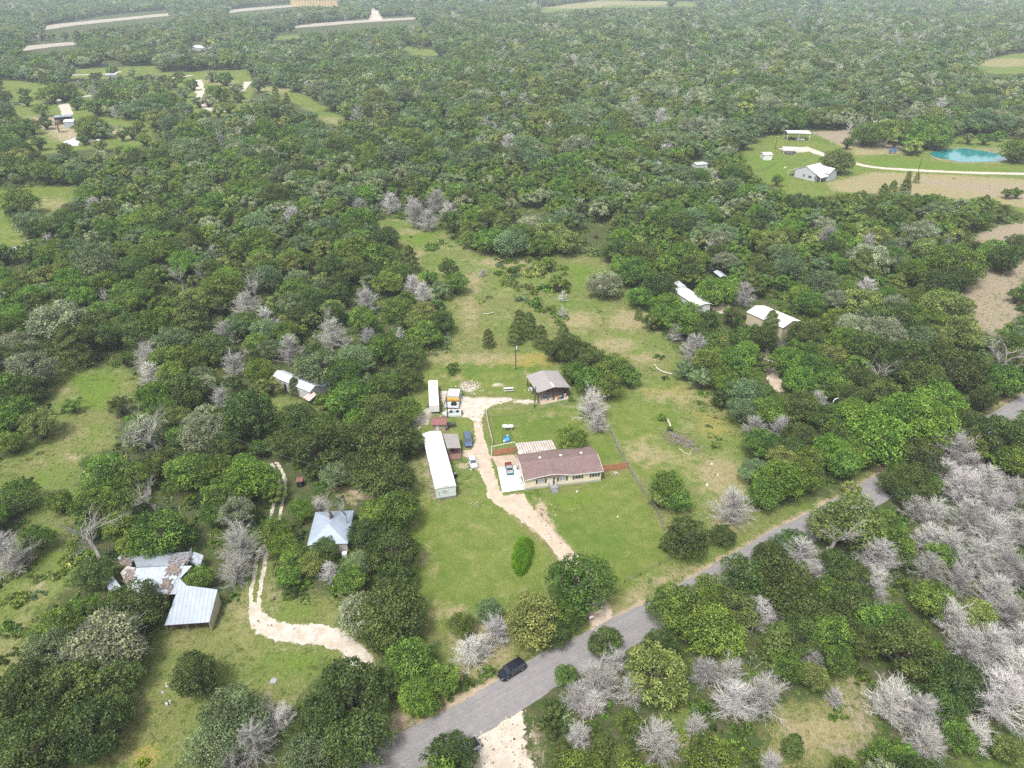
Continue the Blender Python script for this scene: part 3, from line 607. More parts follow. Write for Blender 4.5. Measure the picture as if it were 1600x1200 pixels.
for k_ in ('dark', 'mid', 'bright', 'grey', 'olive', 'blue'):
    NEAR[k_] = [oak_mesh(k_, i, 10500, 0.052, 64, twig=(k_ == 'grey'), bark=(mat('lichen_bark', (0.30, 0.30, 0.24), 0.9, 0.3) if k_ == 'grey' else BARK)) for i in range(4)]
    MID[k_] = [oak_mesh(k_, i + 10, 2800, 0.092, 26, jit=0.28) for i in range(3)]
    FAR[k_] = [oak_mesh(k_, i + 20, 800, 0.17, 16, jit=0.15) for i in range(2)]
NEAR['yellow'] = [oak_mesh('yellow', i, 3000, 0.09, 20) for i in range(1)]
NEAR['cedar'] = [cedar_mesh('cedar', i, 4200, 0.12) for i in range(3)]
MID['cedar'] = [cedar_mesh('cedar', i + 5, 1200, 0.22) for i in range(2)]; FAR['cedar'] = [cedar_mesh('cedar', i + 9, 420, 0.34) for i in range(1)]
for k_ in DEAD:
    NEAR[k_] = [twig_tree(k_, i + (7 if k_ == 'pale' else 0), 96, 7, 0.0070, conic=(i % 2 == 0)) for i in range(4)]
    MID[k_] = [twig_tree(k_, i + 20, 36, 3, 0.014, conic=(i == 0)) for i in range(2)]
    FAR[k_] = [twig_tree(k_, 30, 22, 2, 0.028, conic=False)]
NEAR['snag'] = [snag_mesh(i, lean=l) for i, l in enumerate((0.0, 0.3, -0.9, 0.1))]
tk = MB().tube([(0, 0, 0), (0.05, 0.02, 0.35), (-0.02, 0, 0.7), (0.02, 0.03, 1.0)], [0.060, 0.045, 0.038, 0.03], 8)
TRUNK = raw_mesh('trunk', tk.V, tk.F, BARK, smooth=True); DTRUNK = raw_mesh('trunk', tk.V, tk.F, DEADBARK, smooth=True)

# ------------------------------------------------------------ where trees stand: read off the photograph (u, v of the crown's centre, crown width in pixels, kind)
K = {'O': 'dark', 'M': 'mid', 'L': 'bright', 'G': 'grey', 'V': 'olive', 'C': 'cedar', 'D': 'lilac', 'W': 'pale', 'S': 'snag', 'Y': 'yellow', 'B': 'blue'}
HAND = """205,945,100,O 165,1000,125,G 30,1080,120,O 110,1070,120,O 180,1050,80,O 50,1165,120,O 140,1140,110,O 70,1120,90,O 5,1140,90,O 175,1100,70,O
305,1052,86,O 365,1115,105,B 335,1165,90,B 415,1118,55,W 395,1160,75,W 440,1120,50,W 480,1178,75,B 355,1195,60,D 505,1120,80,O 545,1080,130,O 560,1150,110,O 600,1065,60,O 470,1150,60,O
650,1085,65,L 690,1060,60,M 640,1030,85,M 668,1100,45,L 655,1112,22,Y 735,1018,55,W 775,985,55,D 752,1010,40,W 610,950,118,O 562,955,75,G 595,985,70,O 832,965,96,V 908,905,108,M 890,955,60,M 870,990,50,O 765,955,45,B 720,975,45,M
703,1182,86,O 885,1055,42,M 945,1002,60,O 935,1062,80,W 905,1090,55,D 925,1100,55,W 990,1078,55,D 962,1030,45,D 1028,1048,110,V 1075,955,100,M 1120,985,95,M 1050,945,80,M 1165,900,90,O 1225,905,110,O 1185,960,60,D 1150,950,80,O
1030,1160,75,W 1088,1135,42,D 1103,1050,50,D 1140,1048,55,W 1148,1095,72,D 1195,1085,80,W 985,1130,46,M 940,1165,45,C 975,1185,50,C 880,1178,44,C 862,1105,38,O 868,1140,32,O 1110,1185,88,M 905,1150,50,D 925,1140,30,M
1270,1055,52,V 1268,1030,38,D 1305,1090,34,D 1310,1030,52,M 1232,1040,56,M 1260,950,70,O 1215,1000,60,C 1300,990,70,M 1250,990,70,O 1385,975,90,M 1340,1000,70,O 1420,1010,110,O 1495,1060,95,O 1475,1100,70,O 1392,1095,85,W 1438,1115,70,D 1488,965,66,W 1545,1010,76,D 1582,960,66,D 1560,1090,100,D 1525,1150,60,W 1590,1050,80,W 1448,1160,70,W 1385,1190,70,M 1240,1165,40,C 1362,925,52,D 1330,940,80,O 1295,925,60,M 1270,960,40,D 1500,1150,60,M 1575,1170,50,V 1600,1000,60,W 1530,960,60,V 1460,935,70,M 1510,1010,60,D 1225,970,30,D 1205,1190,40,D 1420,1180,40,L
1392,752,46,O 1408,738,44,M 1205,868,60,O 1240,848,56,M 1108,918,56,M 1330,762,34,V 1335,808,108,V 1292,818,66,V 1395,850,75,M 1385,822,60,M 1302,832,64,S 1250,868,62,D 1270,895,50,D 1375,872,66,D 1368,905,50,W 1225,855,50,B 1340,905,60,O 1300,880,60,O
1500,702,60,D 1475,745,58,D 1505,760,70,D 1540,755,62,D 1582,770,60,D 1432,795,44,W 1462,800,48,D 1512,812,70,W 1550,830,70,D 1592,830,60,D 1482,850,60,D 1530,872,70,W 1572,880,66,D 1452,885,50,W 1500,905,60,D 1556,925,60,D 1597,900,50,D 1515,730,50,D 1560,790,60,D 1450,840,50,D 1590,720,60,M 1470,865,50,M 1467,835,40,M
1440,715,90,O 1428,738,56,O 1520,690,66,V 1470,690,40,D 1422,776,46,O 1560,680,100,O 1565,715,40,Y 1540,720,40,L 1452,757,44,L 1595,680,80,O 1430,750,60,O 1480,655,60,O 1520,660,50,O
1375,680,110,L 1410,640,90,L 1452,650,100,L 1345,660,90,L 1470,620,80,L 1300,700,66,L 1318,722,60,M 1335,705,56,M 1270,715,50,M 1220,745,88,L 1195,770,60,M 1255,740,60,M 1190,690,60,M 1180,670,42,D 1218,668,40,D 1275,630,40,W 1250,680,60,O 1180,735,48,B 1255,632,66,O 1215,705,30,W 1300,650,60,O 1240,700,50,O 1310,680,60,O
1145,792,64,D 1130,835,42,O 1072,836,78,O 1042,757,60,M 1060,780,45,M 1030,775,40,V 1165,612,60,B 1140,600,50,M 1230,560,62,L 1275,572,60,M 1250,590,60,L 1330,620,60,O 1300,600,60,M 1200,640,60,M 1160,640,50,B 1130,620,40,O 1195,620,50,O 1210,650,40,M
20,640,66,M 60,660,62,V 12,600,60,M 35,605,60,O 112,632,30,M 12,690,44,M 30,772,60,M 12,800,26,L 92,782,46,M 55,840,50,M 8,865,76,D 40,870,30,D 165,735,76,M 195,790,72,M 150,770,60,M 205,745,60,M 248,830,98,M 210,850,60,M 240,670,70,S 225,672,70,G 243,615,66,L 188,632,36,O 285,610,76,O 305,660,44,G 255,640,50,M 280,680,44,M 388,640,105,O 420,600,40,V 295,735,80,M 255,720,60,O 385,745,90,L 350,770,70,M 410,750,60,L 340,730,60,M 235,770,50,S 374,852,80,W 368,893,50,W 428,830,56,L 440,850,50,L 310,902,48,M 145,895,64,O 185,820,60,M 150,850,80,S 470,795,42,L 462,870,50,M 450,900,44,M 500,690,105,O 440,690,56,O 465,650,60,O 540,680,60,O 600,680,98,O 590,640,78,O 545,620,78,M 500,570,76,B 460,603,24,C 600,740,98,O 560,725,60,O 620,795,80,M 612,860,90,O 572,830,60,O 590,800,60,M 507,858,46,O 515,893,34,D 485,880,46,V 560,880,46,B 640,690,50,O 635,640,50,M 535,580,60,M 515,785,40,S 498,788,28,W 538,790,30,S 620,900,60,O 430,770,40,M 510,625,40,M 560,655,50,L 600,600,56,M 335,800,50,M 525,740,50,B 490,730,40,O 345,620,36,D
245,500,74,L 232,560,52,D 236,585,40,W 365,570,46,W 385,480,48,W 333,393,22,D 148,322,28,D 88,495,84,G 75,430,60,V 45,575,80,G 20,540,60,G 150,415,76,B 235,335,56,M 280,430,40,S 402,445,46,S 200,455,60,M 110,540,60,C 160,490,60,M 215,520,60,O 290,560,60,M 330,540,66,O 300,500,60,C 260,560,60,M
562,323,30,D 610,318,32,D 645,322,30,D 682,315,38,D 650,335,44,D 670,345,34,D 700,330,30,W 520,522,50,W 575,525,30,D 515,490,24,S 560,390,70,M 595,400,64,M 620,425,50,M 605,440,50,M 640,405,34,C 700,418,34,O 712,440,42,M 690,452,34,B 672,432,32,M 645,445,32,D 572,468,42,D 662,458,34,D 690,500,44,O 660,520,54,M 622,480,50,M 600,540,60,M 645,555,50,O 680,480,36,O 640,590,46,O 560,340,60,M 600,370,50,O 780,355,30,C
800,375,62,B 765,372,54,M 740,372,40,M 715,300,50,M 830,352,44,G 862,362,60,V 885,375,52,V 845,380,46,M 945,441,56,G 880,463,20,D 880,488,20,D 872,440,34,M 858,410,28,M 828,390,24,L 962,388,50,O 992,422,60,M 1030,440,60,O 1000,462,44,M 1040,472,48,L 1065,500,56,M 1120,450,66,L 1085,510,50,M 1057,520,28,D 1085,546,50,W 1110,560,56,M 1150,560,60,M 1130,590,50,M 1195,526,50,O 1160,525,40,M 1075,487,44,M 1102,498,40,O 1055,474,30,M 1180,515,26,O 1192,565,34,O 1205,505,34,C 1095,590,40,B 1070,575,36,B 1020,500,34,M 998,490,16,C 805,520,30,C 826,508,34,C 845,525,30,C 763,528,24,C 812,500,26,C 890,538,50,O 870,545,44,O 905,550,50,O 930,562,58,O 960,572,56,M 985,588,40,M 920,592,56,M 950,602,48,M 897,580,44,L 880,522,28,C 926,632,58,W 934,660,36,D 893,683,50,M 708,574,22,M 1048,670,12,M 1035,650,16,L
1262,520,60,O 1320,530,66,L 1300,555,50,V 1355,540,70,O 1360,400,66,G 1440,360,56,G 1480,480,88,V 1505,515,66,V 1500,408,84,M 1470,440,60,O 1345,420,50,C 1568,552,66,S 1372,577,44,S 1350,470,70,V 1400,500,80,O 1420,560,90,O 1500,570,90,O 1570,590,70,M 1445,590,80,O 1540,620,50,O 1590,560,50,M 1340,590,60,O 1380,610,60,O 1310,500,50,M 1265,470,50,M 1290,440,60,B 1360,600,40,M 1570,400,60,O 1595,380,50,O 1590,460,30,M 1555,390,50,M 1580,520,40,L 1240,520,26,C
1310,248,52,O 1325,223,20,O 1428,228,30,V 1360,205,56,M 1400,200,56,M 1465,210,56,M 1440,205,50,M 1590,232,50,M 1420,275,12,C 1433,278,12,C 1415,293,22,C 1395,295,20,C 1380,300,20,C 1250,318,50,O 1210,305,40,M 1180,290,36,M 1215,280,22,M 1515,215,20,V 1540,215,22,L 1560,210,20,L 1575,300,20,M 1590,300,20,M
28,312,56,M 22,330,34,O 45,345,50,B 62,350,40,B 5,395,40,O 255,122,20,O 280,118,22,M 330,118,22,G 335,140,24,M 372,150,22,O 340,172,22,V 318,178,22,M 150,118,20,M 175,108,20,M 70,190,24,O 130,215,24,M 155,225,26,V 100,232,26,M 225,215,26,M 60,222,26,O 15,190,26,M 270,126,24,M 288,142,22,B 368,136,22,G 310,158,20,B 355,165,24,M 262,132,18,G 205,205,26,M 215,195,22,V 40,155,22,M 85,135,24,M 190,210,20,O 120,150,20,M 205,112,18,G 30,200,34,M 8,205,40,M 38,143,20,M 75,145,40,M 100,140,44,M 65,170,26,M 118,160,24,M 140,195,50,M 160,200,36,B 48,195,30,O 8,150,24,O 150,165,36,M 300,130,24,M 350,120,30,M 345,145,34,M 325,155,26,G 430,143,14,C 448,155,14,C 645,72,8,L 655,73,9,L"""
hand = []
for s in HAND.split():
    a = s.split(','); hand.append((float(a[0]), float(a[1]), float(a[2]), K[a[3]]))
TREES = []                                    # x, y, crown radius, kind, height, apparent size
def put(u, v, dpx, kind):
    zc = 5.0
    if kind == 'snag': zc = 8.0
    for _ in range(3):
        x, y = at(u, v, zc); dd = y * cp + (CAMH - zc) * sp_; rad = dpx / FPX * dd / 2 * 1.12
        ht = {'cedar': 2.3, 'snag': 2.0, 'lilac': 1.75, 'pale': 1.75}.get(kind, 1.05) * rad + (0 if kind in ('cedar', 'lilac', 'pale', 'snag') else min(2.4, 0.5 * rad))
        zc = 8.0 if kind == 'snag' else ht * 0.6 if kind not in ('cedar', 'lilac', 'pale', 'snag') else ht * 0.5
    TREES.append([x, y, rad, kind, ht, dpx])
for h_ in hand: put(*h_)
hx = np.array([t[0] for t in TREES]); hy = np.array([t[1] for t in TREES]); hr = np.array([t[2] for t in TREES])
def on_road(X, Y, a0=-1.5, a1=8.5):
    X = np.asarray(X); Y = np.asarray(Y); c = np.zeros(X.shape, bool); rl = smooth_line(ROADLINE, 4)
    for a, b in zip(rl[:-1], rl[1:]):
        t_ = b - a; L2 = t_.length; t_ = t_ / L2; s_ = (X - a.x) * t_.x + (Y - a.y) * t_.y; n_ = (X - a.x) * t_.y - (Y - a.y) * t_.x; c |= (s_ > -1) & (s_ < L2 + 1) & (n_ > a0) & (n_ < a1)
    return c
# the woods between them
def vnoise(x, y, s, seed):
    r = np.random.default_rng(seed); g = r.random((64, 64)); fx, fy = np.asarray(x) / s % 64, np.asarray(y) / s % 64
    i, j = np.floor(fx).astype(int) % 64, np.floor(fy).astype(int) % 64; u, v = fx - np.floor(fx), fy - np.floor(fy); u = u*u*(3-2*u); v = v*v*(3-2*v)
    return (g[i, j]*(1-u)*(1-v) + g[(i+1) % 64, j]*u*(1-v) + g[i, (j+1) % 64]*(1-u)*v + g[(i+1) % 64, (j+1) % 64]*u*v)
auto = []
for (ya, yb, sp) in ((48, 420, 7.0), (420, 1000, 10.4), (1000, 2000, 13.5), (2000, 3900, 18.0)):
    yy = np.arange(ya, yb, sp * 0.87); k = 0
    for y0 in yy:
        hw = (y0 * cp + CAMH * sp_) * 0.80 + 40
        X = np.arange(-hw, hw, sp) + (sp / 2 if k % 2 else 0); k += 1
        auto.append(np.stack([X + rng.uniform(-.38, .38, len(X)) * sp, y0 + rng.uniform(-.38, .38, len(X)) * sp, np.full(len(X), sp)], -1))
auto = np.concatenate(auto)
ax, ay, asp_ = auto.T
arad = asp_ * rng.uniform(0.42, 0.86, len(ax)); big = rng.random(len(ax)) < 0.18; arad[big] *= 1.35
keep = ~on_road(ax, ay, -4.0, 10.0)
for zz, fx in ((0.0, 0), (0.55, 0), (0.85, 0), (0.5, -0.55), (0.5, 0.55)):
    pu, pv, dd = proj(ax + fx * arad, ay, arad * 1.7 * zz)
    for poly in CLEAR:
        keep &= ~inpoly(pu, pv, poly)
hfac = np.array([0.85 if t[3] in ('lilac', 'pale', 'snag') else 0.55 for t in TREES])
for i0 in range(0, len(ax), 4000):
    sl = slice(i0, i0 + 4000); near = (ay[sl] < 1400)
    if not near.any(): continue
    D_ = np.hypot(ax[sl][:, None] - hx, ay[sl][:, None] - hy); keep[sl] &= ~((D_ < hfac * (hr + arad[sl][:, None])) .any(1))
ax, ay, arad = ax[keep], ay[keep], arad[keep]
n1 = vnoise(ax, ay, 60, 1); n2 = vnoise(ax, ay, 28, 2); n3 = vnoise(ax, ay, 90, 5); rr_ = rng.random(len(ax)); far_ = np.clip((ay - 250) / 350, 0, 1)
au_, av_, _ = proj(ax, ay, 5)
right_ = np.clip((au_ - 700) / 500, 0, 1) * np.clip((ay - 300) / 200, 0, 1)
kinds = []
for i in range(len(ax)):
    pdead = 0.018 + 0.10 * max(0, n2[i] - 0.62) * 4 + 0.06 * right_[i]
    if rr_[i] < pdead: kinds.append('lilac' if rng.random() < 0.8 else 'pale'); arad[i] *= 0.72; continue
    q = rng.random()
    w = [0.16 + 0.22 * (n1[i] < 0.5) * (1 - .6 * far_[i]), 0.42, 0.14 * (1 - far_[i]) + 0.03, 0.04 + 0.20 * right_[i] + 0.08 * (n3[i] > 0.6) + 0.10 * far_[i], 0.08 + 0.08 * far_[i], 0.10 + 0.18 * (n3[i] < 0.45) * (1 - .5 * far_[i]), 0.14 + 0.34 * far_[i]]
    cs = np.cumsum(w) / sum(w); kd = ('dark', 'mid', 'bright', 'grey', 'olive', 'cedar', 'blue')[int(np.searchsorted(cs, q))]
    if kd == 'cedar': arad[i] *= 0.66
    kinds.append(kd)
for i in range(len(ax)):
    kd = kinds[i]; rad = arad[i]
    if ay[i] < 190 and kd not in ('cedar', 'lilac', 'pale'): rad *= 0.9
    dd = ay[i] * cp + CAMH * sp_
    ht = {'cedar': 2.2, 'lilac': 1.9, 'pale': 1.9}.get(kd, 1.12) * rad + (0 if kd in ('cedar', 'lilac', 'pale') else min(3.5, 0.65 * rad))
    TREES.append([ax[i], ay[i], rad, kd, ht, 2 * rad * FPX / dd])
NMAIN = len(TREES)
tx = np.array([t[0] for t in TREES]); ty = np.array([t[1] for t in TREES]); tr = np.array([t[2] for t in TREES]); nearm = ty < 470; tx, ty, tr = tx[nearm], ty[nearm], tr[nearm]
UNDER = []
for y0 in np.arange(46, 430, 2.8):
    hw = (y0 * cp + CAMH * sp_) * 0.80 + 20; X = np.arange(-hw, hw, 3.2) + rng.uniform(-1.5, 1.5, 1)
    X = X + rng.uniform(-1.4, 1.4, len(X)); Y = y0 + rng.uniform(-1.3, 1.3, len(X)); Rr = rng.uniform(1.1, 2.5, len(X))
    ok = ~on_road(X, Y, -3.2, 9.6); pu, pv, _ = proj(X, Y, 0.5); pu2, pv2, _ = proj(X, Y, 2.5)
    for poly in CLEAR: ok &= ~inpoly(pu, pv, poly) & ~inpoly(pu2, pv2, poly)
    ok &= ~(np.hypot(X[:, None] - tx, Y[:, None] - ty) < 0.62 * tr).any(1)
    for k in np.where(ok)[0]: UNDER.append((X[k], Y[k], Rr[k]))
for poly, n_, lo, hi in (("770,405 860,395 885,420 890,500 860,520 830,500 790,480 775,440", 300, .7, 2.6), ("1020,540 1080,580 1160,600 1160,640 1090,640 1030,600", 60, .5, 1.4), ("1090,630 1160,640 1175,700 1110,700", 60, .4, 1.0), ("640,470 700,470 690,540 650,560 620,560", 30, .8, 1.8),
                     ("0,900 120,850 120,900 60,960 70,1000 0,1040", 70, .7, 2.0), ("60,760 130,700 150,700 120,800 60,850", 50, .6, 1.6), ("0,760 60,700 70,740 0,860", 40, .6, 1.5), ("585,330 700,330 740,400 690,400 640,380", 30, .5, 1.5), ("700,1060 790,1030 800,1045 690,1100", 30, .5, 1.1), ("420,880 520,900 560,960 440,940", 50, .5, 1.3), ("100,600 200,580 220,600 190,640 120,640", 16, .4, .9), ("1100,870 1180,830 1190,840 1110,890", 16, .3, .8)):
    pw = [at(*p) for p in P(poly)]; k = 0; bx = [p[0] for p in pw]; by = [p[1] for p in pw]
    while k < n_:
        x, y = random.uniform(min(bx), max(bx)), random.uniform(min(by), max(by)); k += 1
        if inpoly(np.array([x]), np.array([y]), pw)[0] and not on_road([x], [y])[0] and vnoise(x, y, 6.0, 21) > .42: UNDER.append((x, y, random.uniform(lo, hi)))
print('under', len(UNDER), 'trees', len(TREES), 'hand', len(hand))
# ------------------------------------------------------------ the 300 trees that show largest as things, the rest as one wood
for t in TREES:
    u, v, dd = proj(t[0], t[1], t[4] * 0.6); t += [float(u), float(v)]
NH = len(hand)
def inframe(t): return -20 < t[6] < 1620 and -10 < t[7] < 1215
live = [i for i, t in enumerate(TREES) if inframe(t) and t[3] not in ('lilac', 'pale', 'snag')]
dead = [i for i, t in enumerate(TREES) if inframe(t) and t[3] in ('lilac', 'pale', 'snag')]
def pick(lst, n):
    return sorted(lst, key=lambda i: -(TREES[i][5] * (1.25 if i < NH else 1.0)))[:n]
ceds = [i for i in live if TREES[i][3] == 'cedar']; oaks = [i for i in live if TREES[i][3] != 'cedar']
SOLO = pick(oaks, 292) + pick(ceds, 70) + pick(dead, 130)
SOLO = sorted(SOLO, key=lambda i: -TREES[i][5]); solo_set = set(SOLO)
LAND = [(876, 725, 'the yellow house'), (687, 720, 'the long white mobile home'), (857, 600, 'the grey pole barn'), (677, 615, 'the white cargo trailer'), (738, 655, 'the blue parked car'),
        (800, 1045, 'the black vehicle on the road'), (738, 1168, 'the pickup with black bed'), (455, 600, 'the white barn with striped awning'), (512, 825, 'the square tin roof'), (270, 915, 'the ruined metal roof'),
        (1203, 492, 'the cream metal building'), (1078, 460, 'the long white roof in the woods'), (1262, 250, 'the white farmhouse'), (1520, 242, 'the blue pond'), (1243, 213, 'the far open carport'), (102, 187, 'the far pale blue shed'),
        (333, 690, 'the leaning power pole'), (806, 558, 'the pole beyond the yard'), (490, 995, 'the pale gravel drive'), (437, 760, 'the two wheel tracks'), (817, 870, 'the oval grass patch'), (925, 968, 'the mailbox'),
        (1067, 690, 'the brush pile'), (1373, 725, 'the red dirt turnoff'), (1205, 580, 'the sandy lane in the woods'), (1550, 460, 'the brown dirt field'), (1560, 635, 'the road at the right edge'), (1280, 810, 'the road bend'),
        (800, 1170, 'the pale gravel lot'), (265, 1080, 'the white scrap'), (120, 640, 'the left meadow'), (60, 320, 'the far left pasture'), (640, 370, 'the notch of meadow'), (480, 165, 'the curved far clearing'), (1303, 638, 'the white hoop'),
        (1340, 1110, 'the brown clearing'), (1560, 100, 'the far right pasture'), (145, 565, 'the dark junk in the shade'), (30, 388, 'the rubbish heap'), (970, 5, 'the topmost pale field'), (930, 365, 'the rusty drum'), (1590, 1185, 'the lower right corner'), (10, 1190, 'the lower left corner'),
        (700, 75, 'the small far lawns'), (1555, 1000, 'the right edge'), (1420, 850, 'the grey dead thicket'), (440, 360, 'the deep left woods'), (1000, 300, 'the deep middle woods'), (900, 150, 'the far middle woods'), (300, 250, 'the far left woods')]
LOOK = {'dark': 'dark green', 'mid': 'mid green', 'bright': 'bright green', 'grey': 'dusty grey green', 'olive': 'olive green', 'cedar': 'dark', 'blue': 'soft blue green', 'lilac': 'lilac grey', 'pale': 'pale bone white', 'snag': 'bare crooked', 'yellow': 'yellow'}
ORD = ['', 'second ', 'third ', 'fourth ', 'fifth ', 'sixth ', 'seventh ', 'eighth ', 'ninth ', 'tenth ', 'eleventh ', 'twelfth ']
def sizew(t): return 'small' if t[2] < 3.4 else ('broad' if t[2] > 6.0 else 'round') if t[3] not in ('lilac', 'pale', 'snag', 'cedar') else ('small' if t[2] < 2.6 else 'tall')
def describe(ids, noun):
    cands = {}
    for i in ids:
        t = TREES[i]; ds = sorted(LAND, key=lambda L: math.hypot(L[0] - t[6], (L[1] - t[7]) * 1.2))[0]
        dx, dy = t[6] - ds[0], t[7] - ds[1]
        if abs(dx) > 1.3 * abs(dy): rel = 'left of' if dx < 0 else 'right of'
        else: rel = 'beyond' if dy < 0 else 'in front of'
        cands.setdefault((LOOK[t[3]], sizew(t), rel, ds[2], noun(t)), []).append((math.hypot(dx, dy), i))
    out = {}
    for key, lst in cands.items():
        lst.sort()
        for k, (d_, i) in enumerate(lst):
            rank = (ORD[min(k, 11)] + 'nearest') if len(lst) > 1 else ''
            # "small dark green oak second nearest right of the yellow house"
            out[i] = f"{key[1]} {key[0]} {key[4]} {rank + ' ' if rank else ''}{key[2]} {key[3]}"
    for i in out:
        for a_, b_ in ((' with thick bare limbs', ''), ('tree ', '') , ('the far ', 'far '), ('leafless dead ', 'dead ')):
            if len(out[i].split()) > 16: out[i] = out[i].replace(a_, b_)
    return out
LABEL = describe(SOLO, lambda t: {'cedar': 'cedar tree', 'snag': 'dead tree with thick bare limbs', 'lilac': 'leafless dead tree', 'pale': 'leafless dead tree'}.get(t[3], 'oak tree'))
def plant(i):
    t = TREES[i]; x, y, rad, kd, ht = t[:5]; near = t[5] > 34 or i < NH
    lib = (NEAR if near else MID).get(kd, NEAR.get(kd)); me = lib[i % len(lib)] if kd != 'snag' else lib[2 if abs(t[6] - 150) < 30 and t[7] > 700 else (i % 2) * 3]; rz = (i * 2.399) % 6.283
    if kd == 'snag': rz = 0.3 * (i % 3)
    deadk = kd in ('lilac', 'pale', 'snag')
    nm = 'dead_tree' if deadk else 'cedar_tree' if kd == 'cedar' else 'oak_tree'
    root = empty(nm, (x, y, 0), 0, LABEL[i], 'dead tree' if deadk else 'tree', 'dead trees standing grey among the woods' if deadk else 'cedar trees about the clearings' if kd == 'cedar' else 'oak trees about the property')
    c = bpy.data.objects.new('branches' if deadk else 'crown', me); COL.objects.link(c); c.parent = root; c.rotation_euler = (0, 0, rz)
    if kd == 'cedar': c.scale = (rad, rad, ht / 2.5); c.location = (0, 0, ht / 2.5 * 1.02)
    elif kd in ('lilac', 'pale'): c.scale = (rad, rad, ht / 2.4); c.location = (0, 0, ht / 2.4 * 1.02)
    elif kd == 'snag': c.scale = (rad, rad, rad); c.location = (0, 0, 8.0)
    else: c.scale = (rad, rad, rad * 0.95); c.location = (0, 0, ht - rad * 0.72)
    if kd == 'snag': th = 8.0 - rad * .9
    elif kd in ('lilac', 'pale'): th = ht * 0.5
    elif kd == 'cedar': th = ht * 0.6
    else: th = ht * 0.62
    k = bpy.data.objects.new('trunk', DTRUNK if deadk else TRUNK); COL.objects.link(k); k.parent = root; k.rotation_euler = (0, 0, rz * 2)
    w = (rad * (0.7 if kd in ('lilac', 'pale') else 1.3)); k.scale = (w, w, th)
for i in SOLO: plant(i)

def scatter(name, pts, meshes, label=None, kind='stuff'):
    """one object whose geometry nodes put a mesh of MESHES at each point: pts rows = x, y, z, scale xy, scale z, rotation, mesh index"""
    pts = np.asarray(pts, float); n = len(pts)
    lib = bpy.data.collections.new(name + '_meshes')
    for k, me in enumerate(meshes):
        o = bpy.data.objects.new(f'{name}_{k:03d}', me); lib.objects.link(o)
    me = bpy.data.meshes.new(name); me.vertices.add(n); me.vertices.foreach_set('co', pts[:, :3].astype(np.float32).ravel())
    for nm, ty, dat, key in (('iscale', 'FLOAT_VECTOR', pts[:, [3, 3, 4]], 'vector'), ('irot', 'FLOAT_VECTOR', np.stack([pts[:, 5] * 0, pts[:, 5] * 0, pts[:, 5]], -1), 'vector')):
        a = me.attributes.new(nm, ty, 'POINT'); a.data.foreach_set(key, dat.astype(np.float32).ravel())
    a = me.attributes.new('which', 'INT', 'POINT'); a.data.foreach_set('value', pts[:, 6].astype(np.int32))
    o = bpy.data.objects.new(name, me); COL.objects.link(o); tag(o, label, kind=kind)
    ng = bpy.data.node_groups.new(name, 'GeometryNodeTree'); ng.interface.new_socket('Geometry', in_out='INPUT', socket_type='NodeSocketGeometry'); ng.interface.new_socket('Geometry', in_out='OUTPUT', socket_type='NodeSocketGeometry')
    N, L = ng.nodes, ng.links; gi, go = N.new('NodeGroupInput'), N.new('NodeGroupOutput')
    m2p = N.new('GeometryNodeMeshToPoints'); ip = N.new('GeometryNodeInstanceOnPoints'); ci = N.new('GeometryNodeCollectionInfo')
    ci.inputs['Collection'].default_value = lib; ci.inputs['Separate Children'].default_value = True; ci.inputs['Reset Children'].default_value = True
    def att(nm, ty):
        q = N.new('GeometryNodeInputNamedAttribute'); q.data_type = ty; q.inputs[0].default_value = nm; return q.outputs[0]
    L.new(gi.outputs[0], m2p.inputs[0]); L.new(m2p.outputs[0], ip.inputs['Points']); L.new(ci.outputs[0], ip.inputs['Instance'])
    ip.inputs['Pick Instance'].default_value = True
    L.new(att('which', 'INT'), ip.inputs['Instance Index']); L.new(att('iscale', 'FLOAT_VECTOR'), ip.inputs['Scale'])
    e2r = N.new('FunctionNodeEulerToRotation'); L.new(att('irot', 'FLOAT_VECTOR'), e2r.inputs[0]); L.new(e2r.outputs[0], ip.inputs['Rotation'])
    L.new(ip.outputs[0], go.inputs[0])
    md = o.modifiers.new('scatter', 'NODES'); md.node_group = ng
    return o
LIB = []; IX = {}
for lv, dct in (('n', NEAR), ('m', MID), ('f', FAR)):
    for kd, l in dct.items():
        IX[(lv, kd)] = (len(LIB), len(l)); LIB += l
rows = []
for i, t in enumerate(TREES):
    if i in solo_set: continue
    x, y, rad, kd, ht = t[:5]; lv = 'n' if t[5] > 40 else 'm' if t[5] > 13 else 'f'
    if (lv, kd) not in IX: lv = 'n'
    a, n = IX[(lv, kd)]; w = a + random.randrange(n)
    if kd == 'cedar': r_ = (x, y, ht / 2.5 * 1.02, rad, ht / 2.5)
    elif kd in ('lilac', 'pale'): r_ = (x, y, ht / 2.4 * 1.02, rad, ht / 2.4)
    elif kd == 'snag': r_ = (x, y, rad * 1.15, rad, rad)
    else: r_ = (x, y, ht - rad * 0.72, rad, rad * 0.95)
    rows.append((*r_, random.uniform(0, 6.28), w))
BUSH = [bush_mesh(k, i) for i, k in enumerate(('dark', 'mid', 'bright', 'olive', 'mid', 'blue'))]
scatter('undergrowth', [(x, y, -0.15 * r, r, r * random.uniform(0.9, 1.5), random.uniform(0, 6.28), random.randrange(6)) for x, y, r in UNDER], BUSH, 'tangled low undergrowth between the trees')
scatter('woodland', rows, LIB, 'unbroken mixed woodland of oaks and cedars rolling back to the horizon')
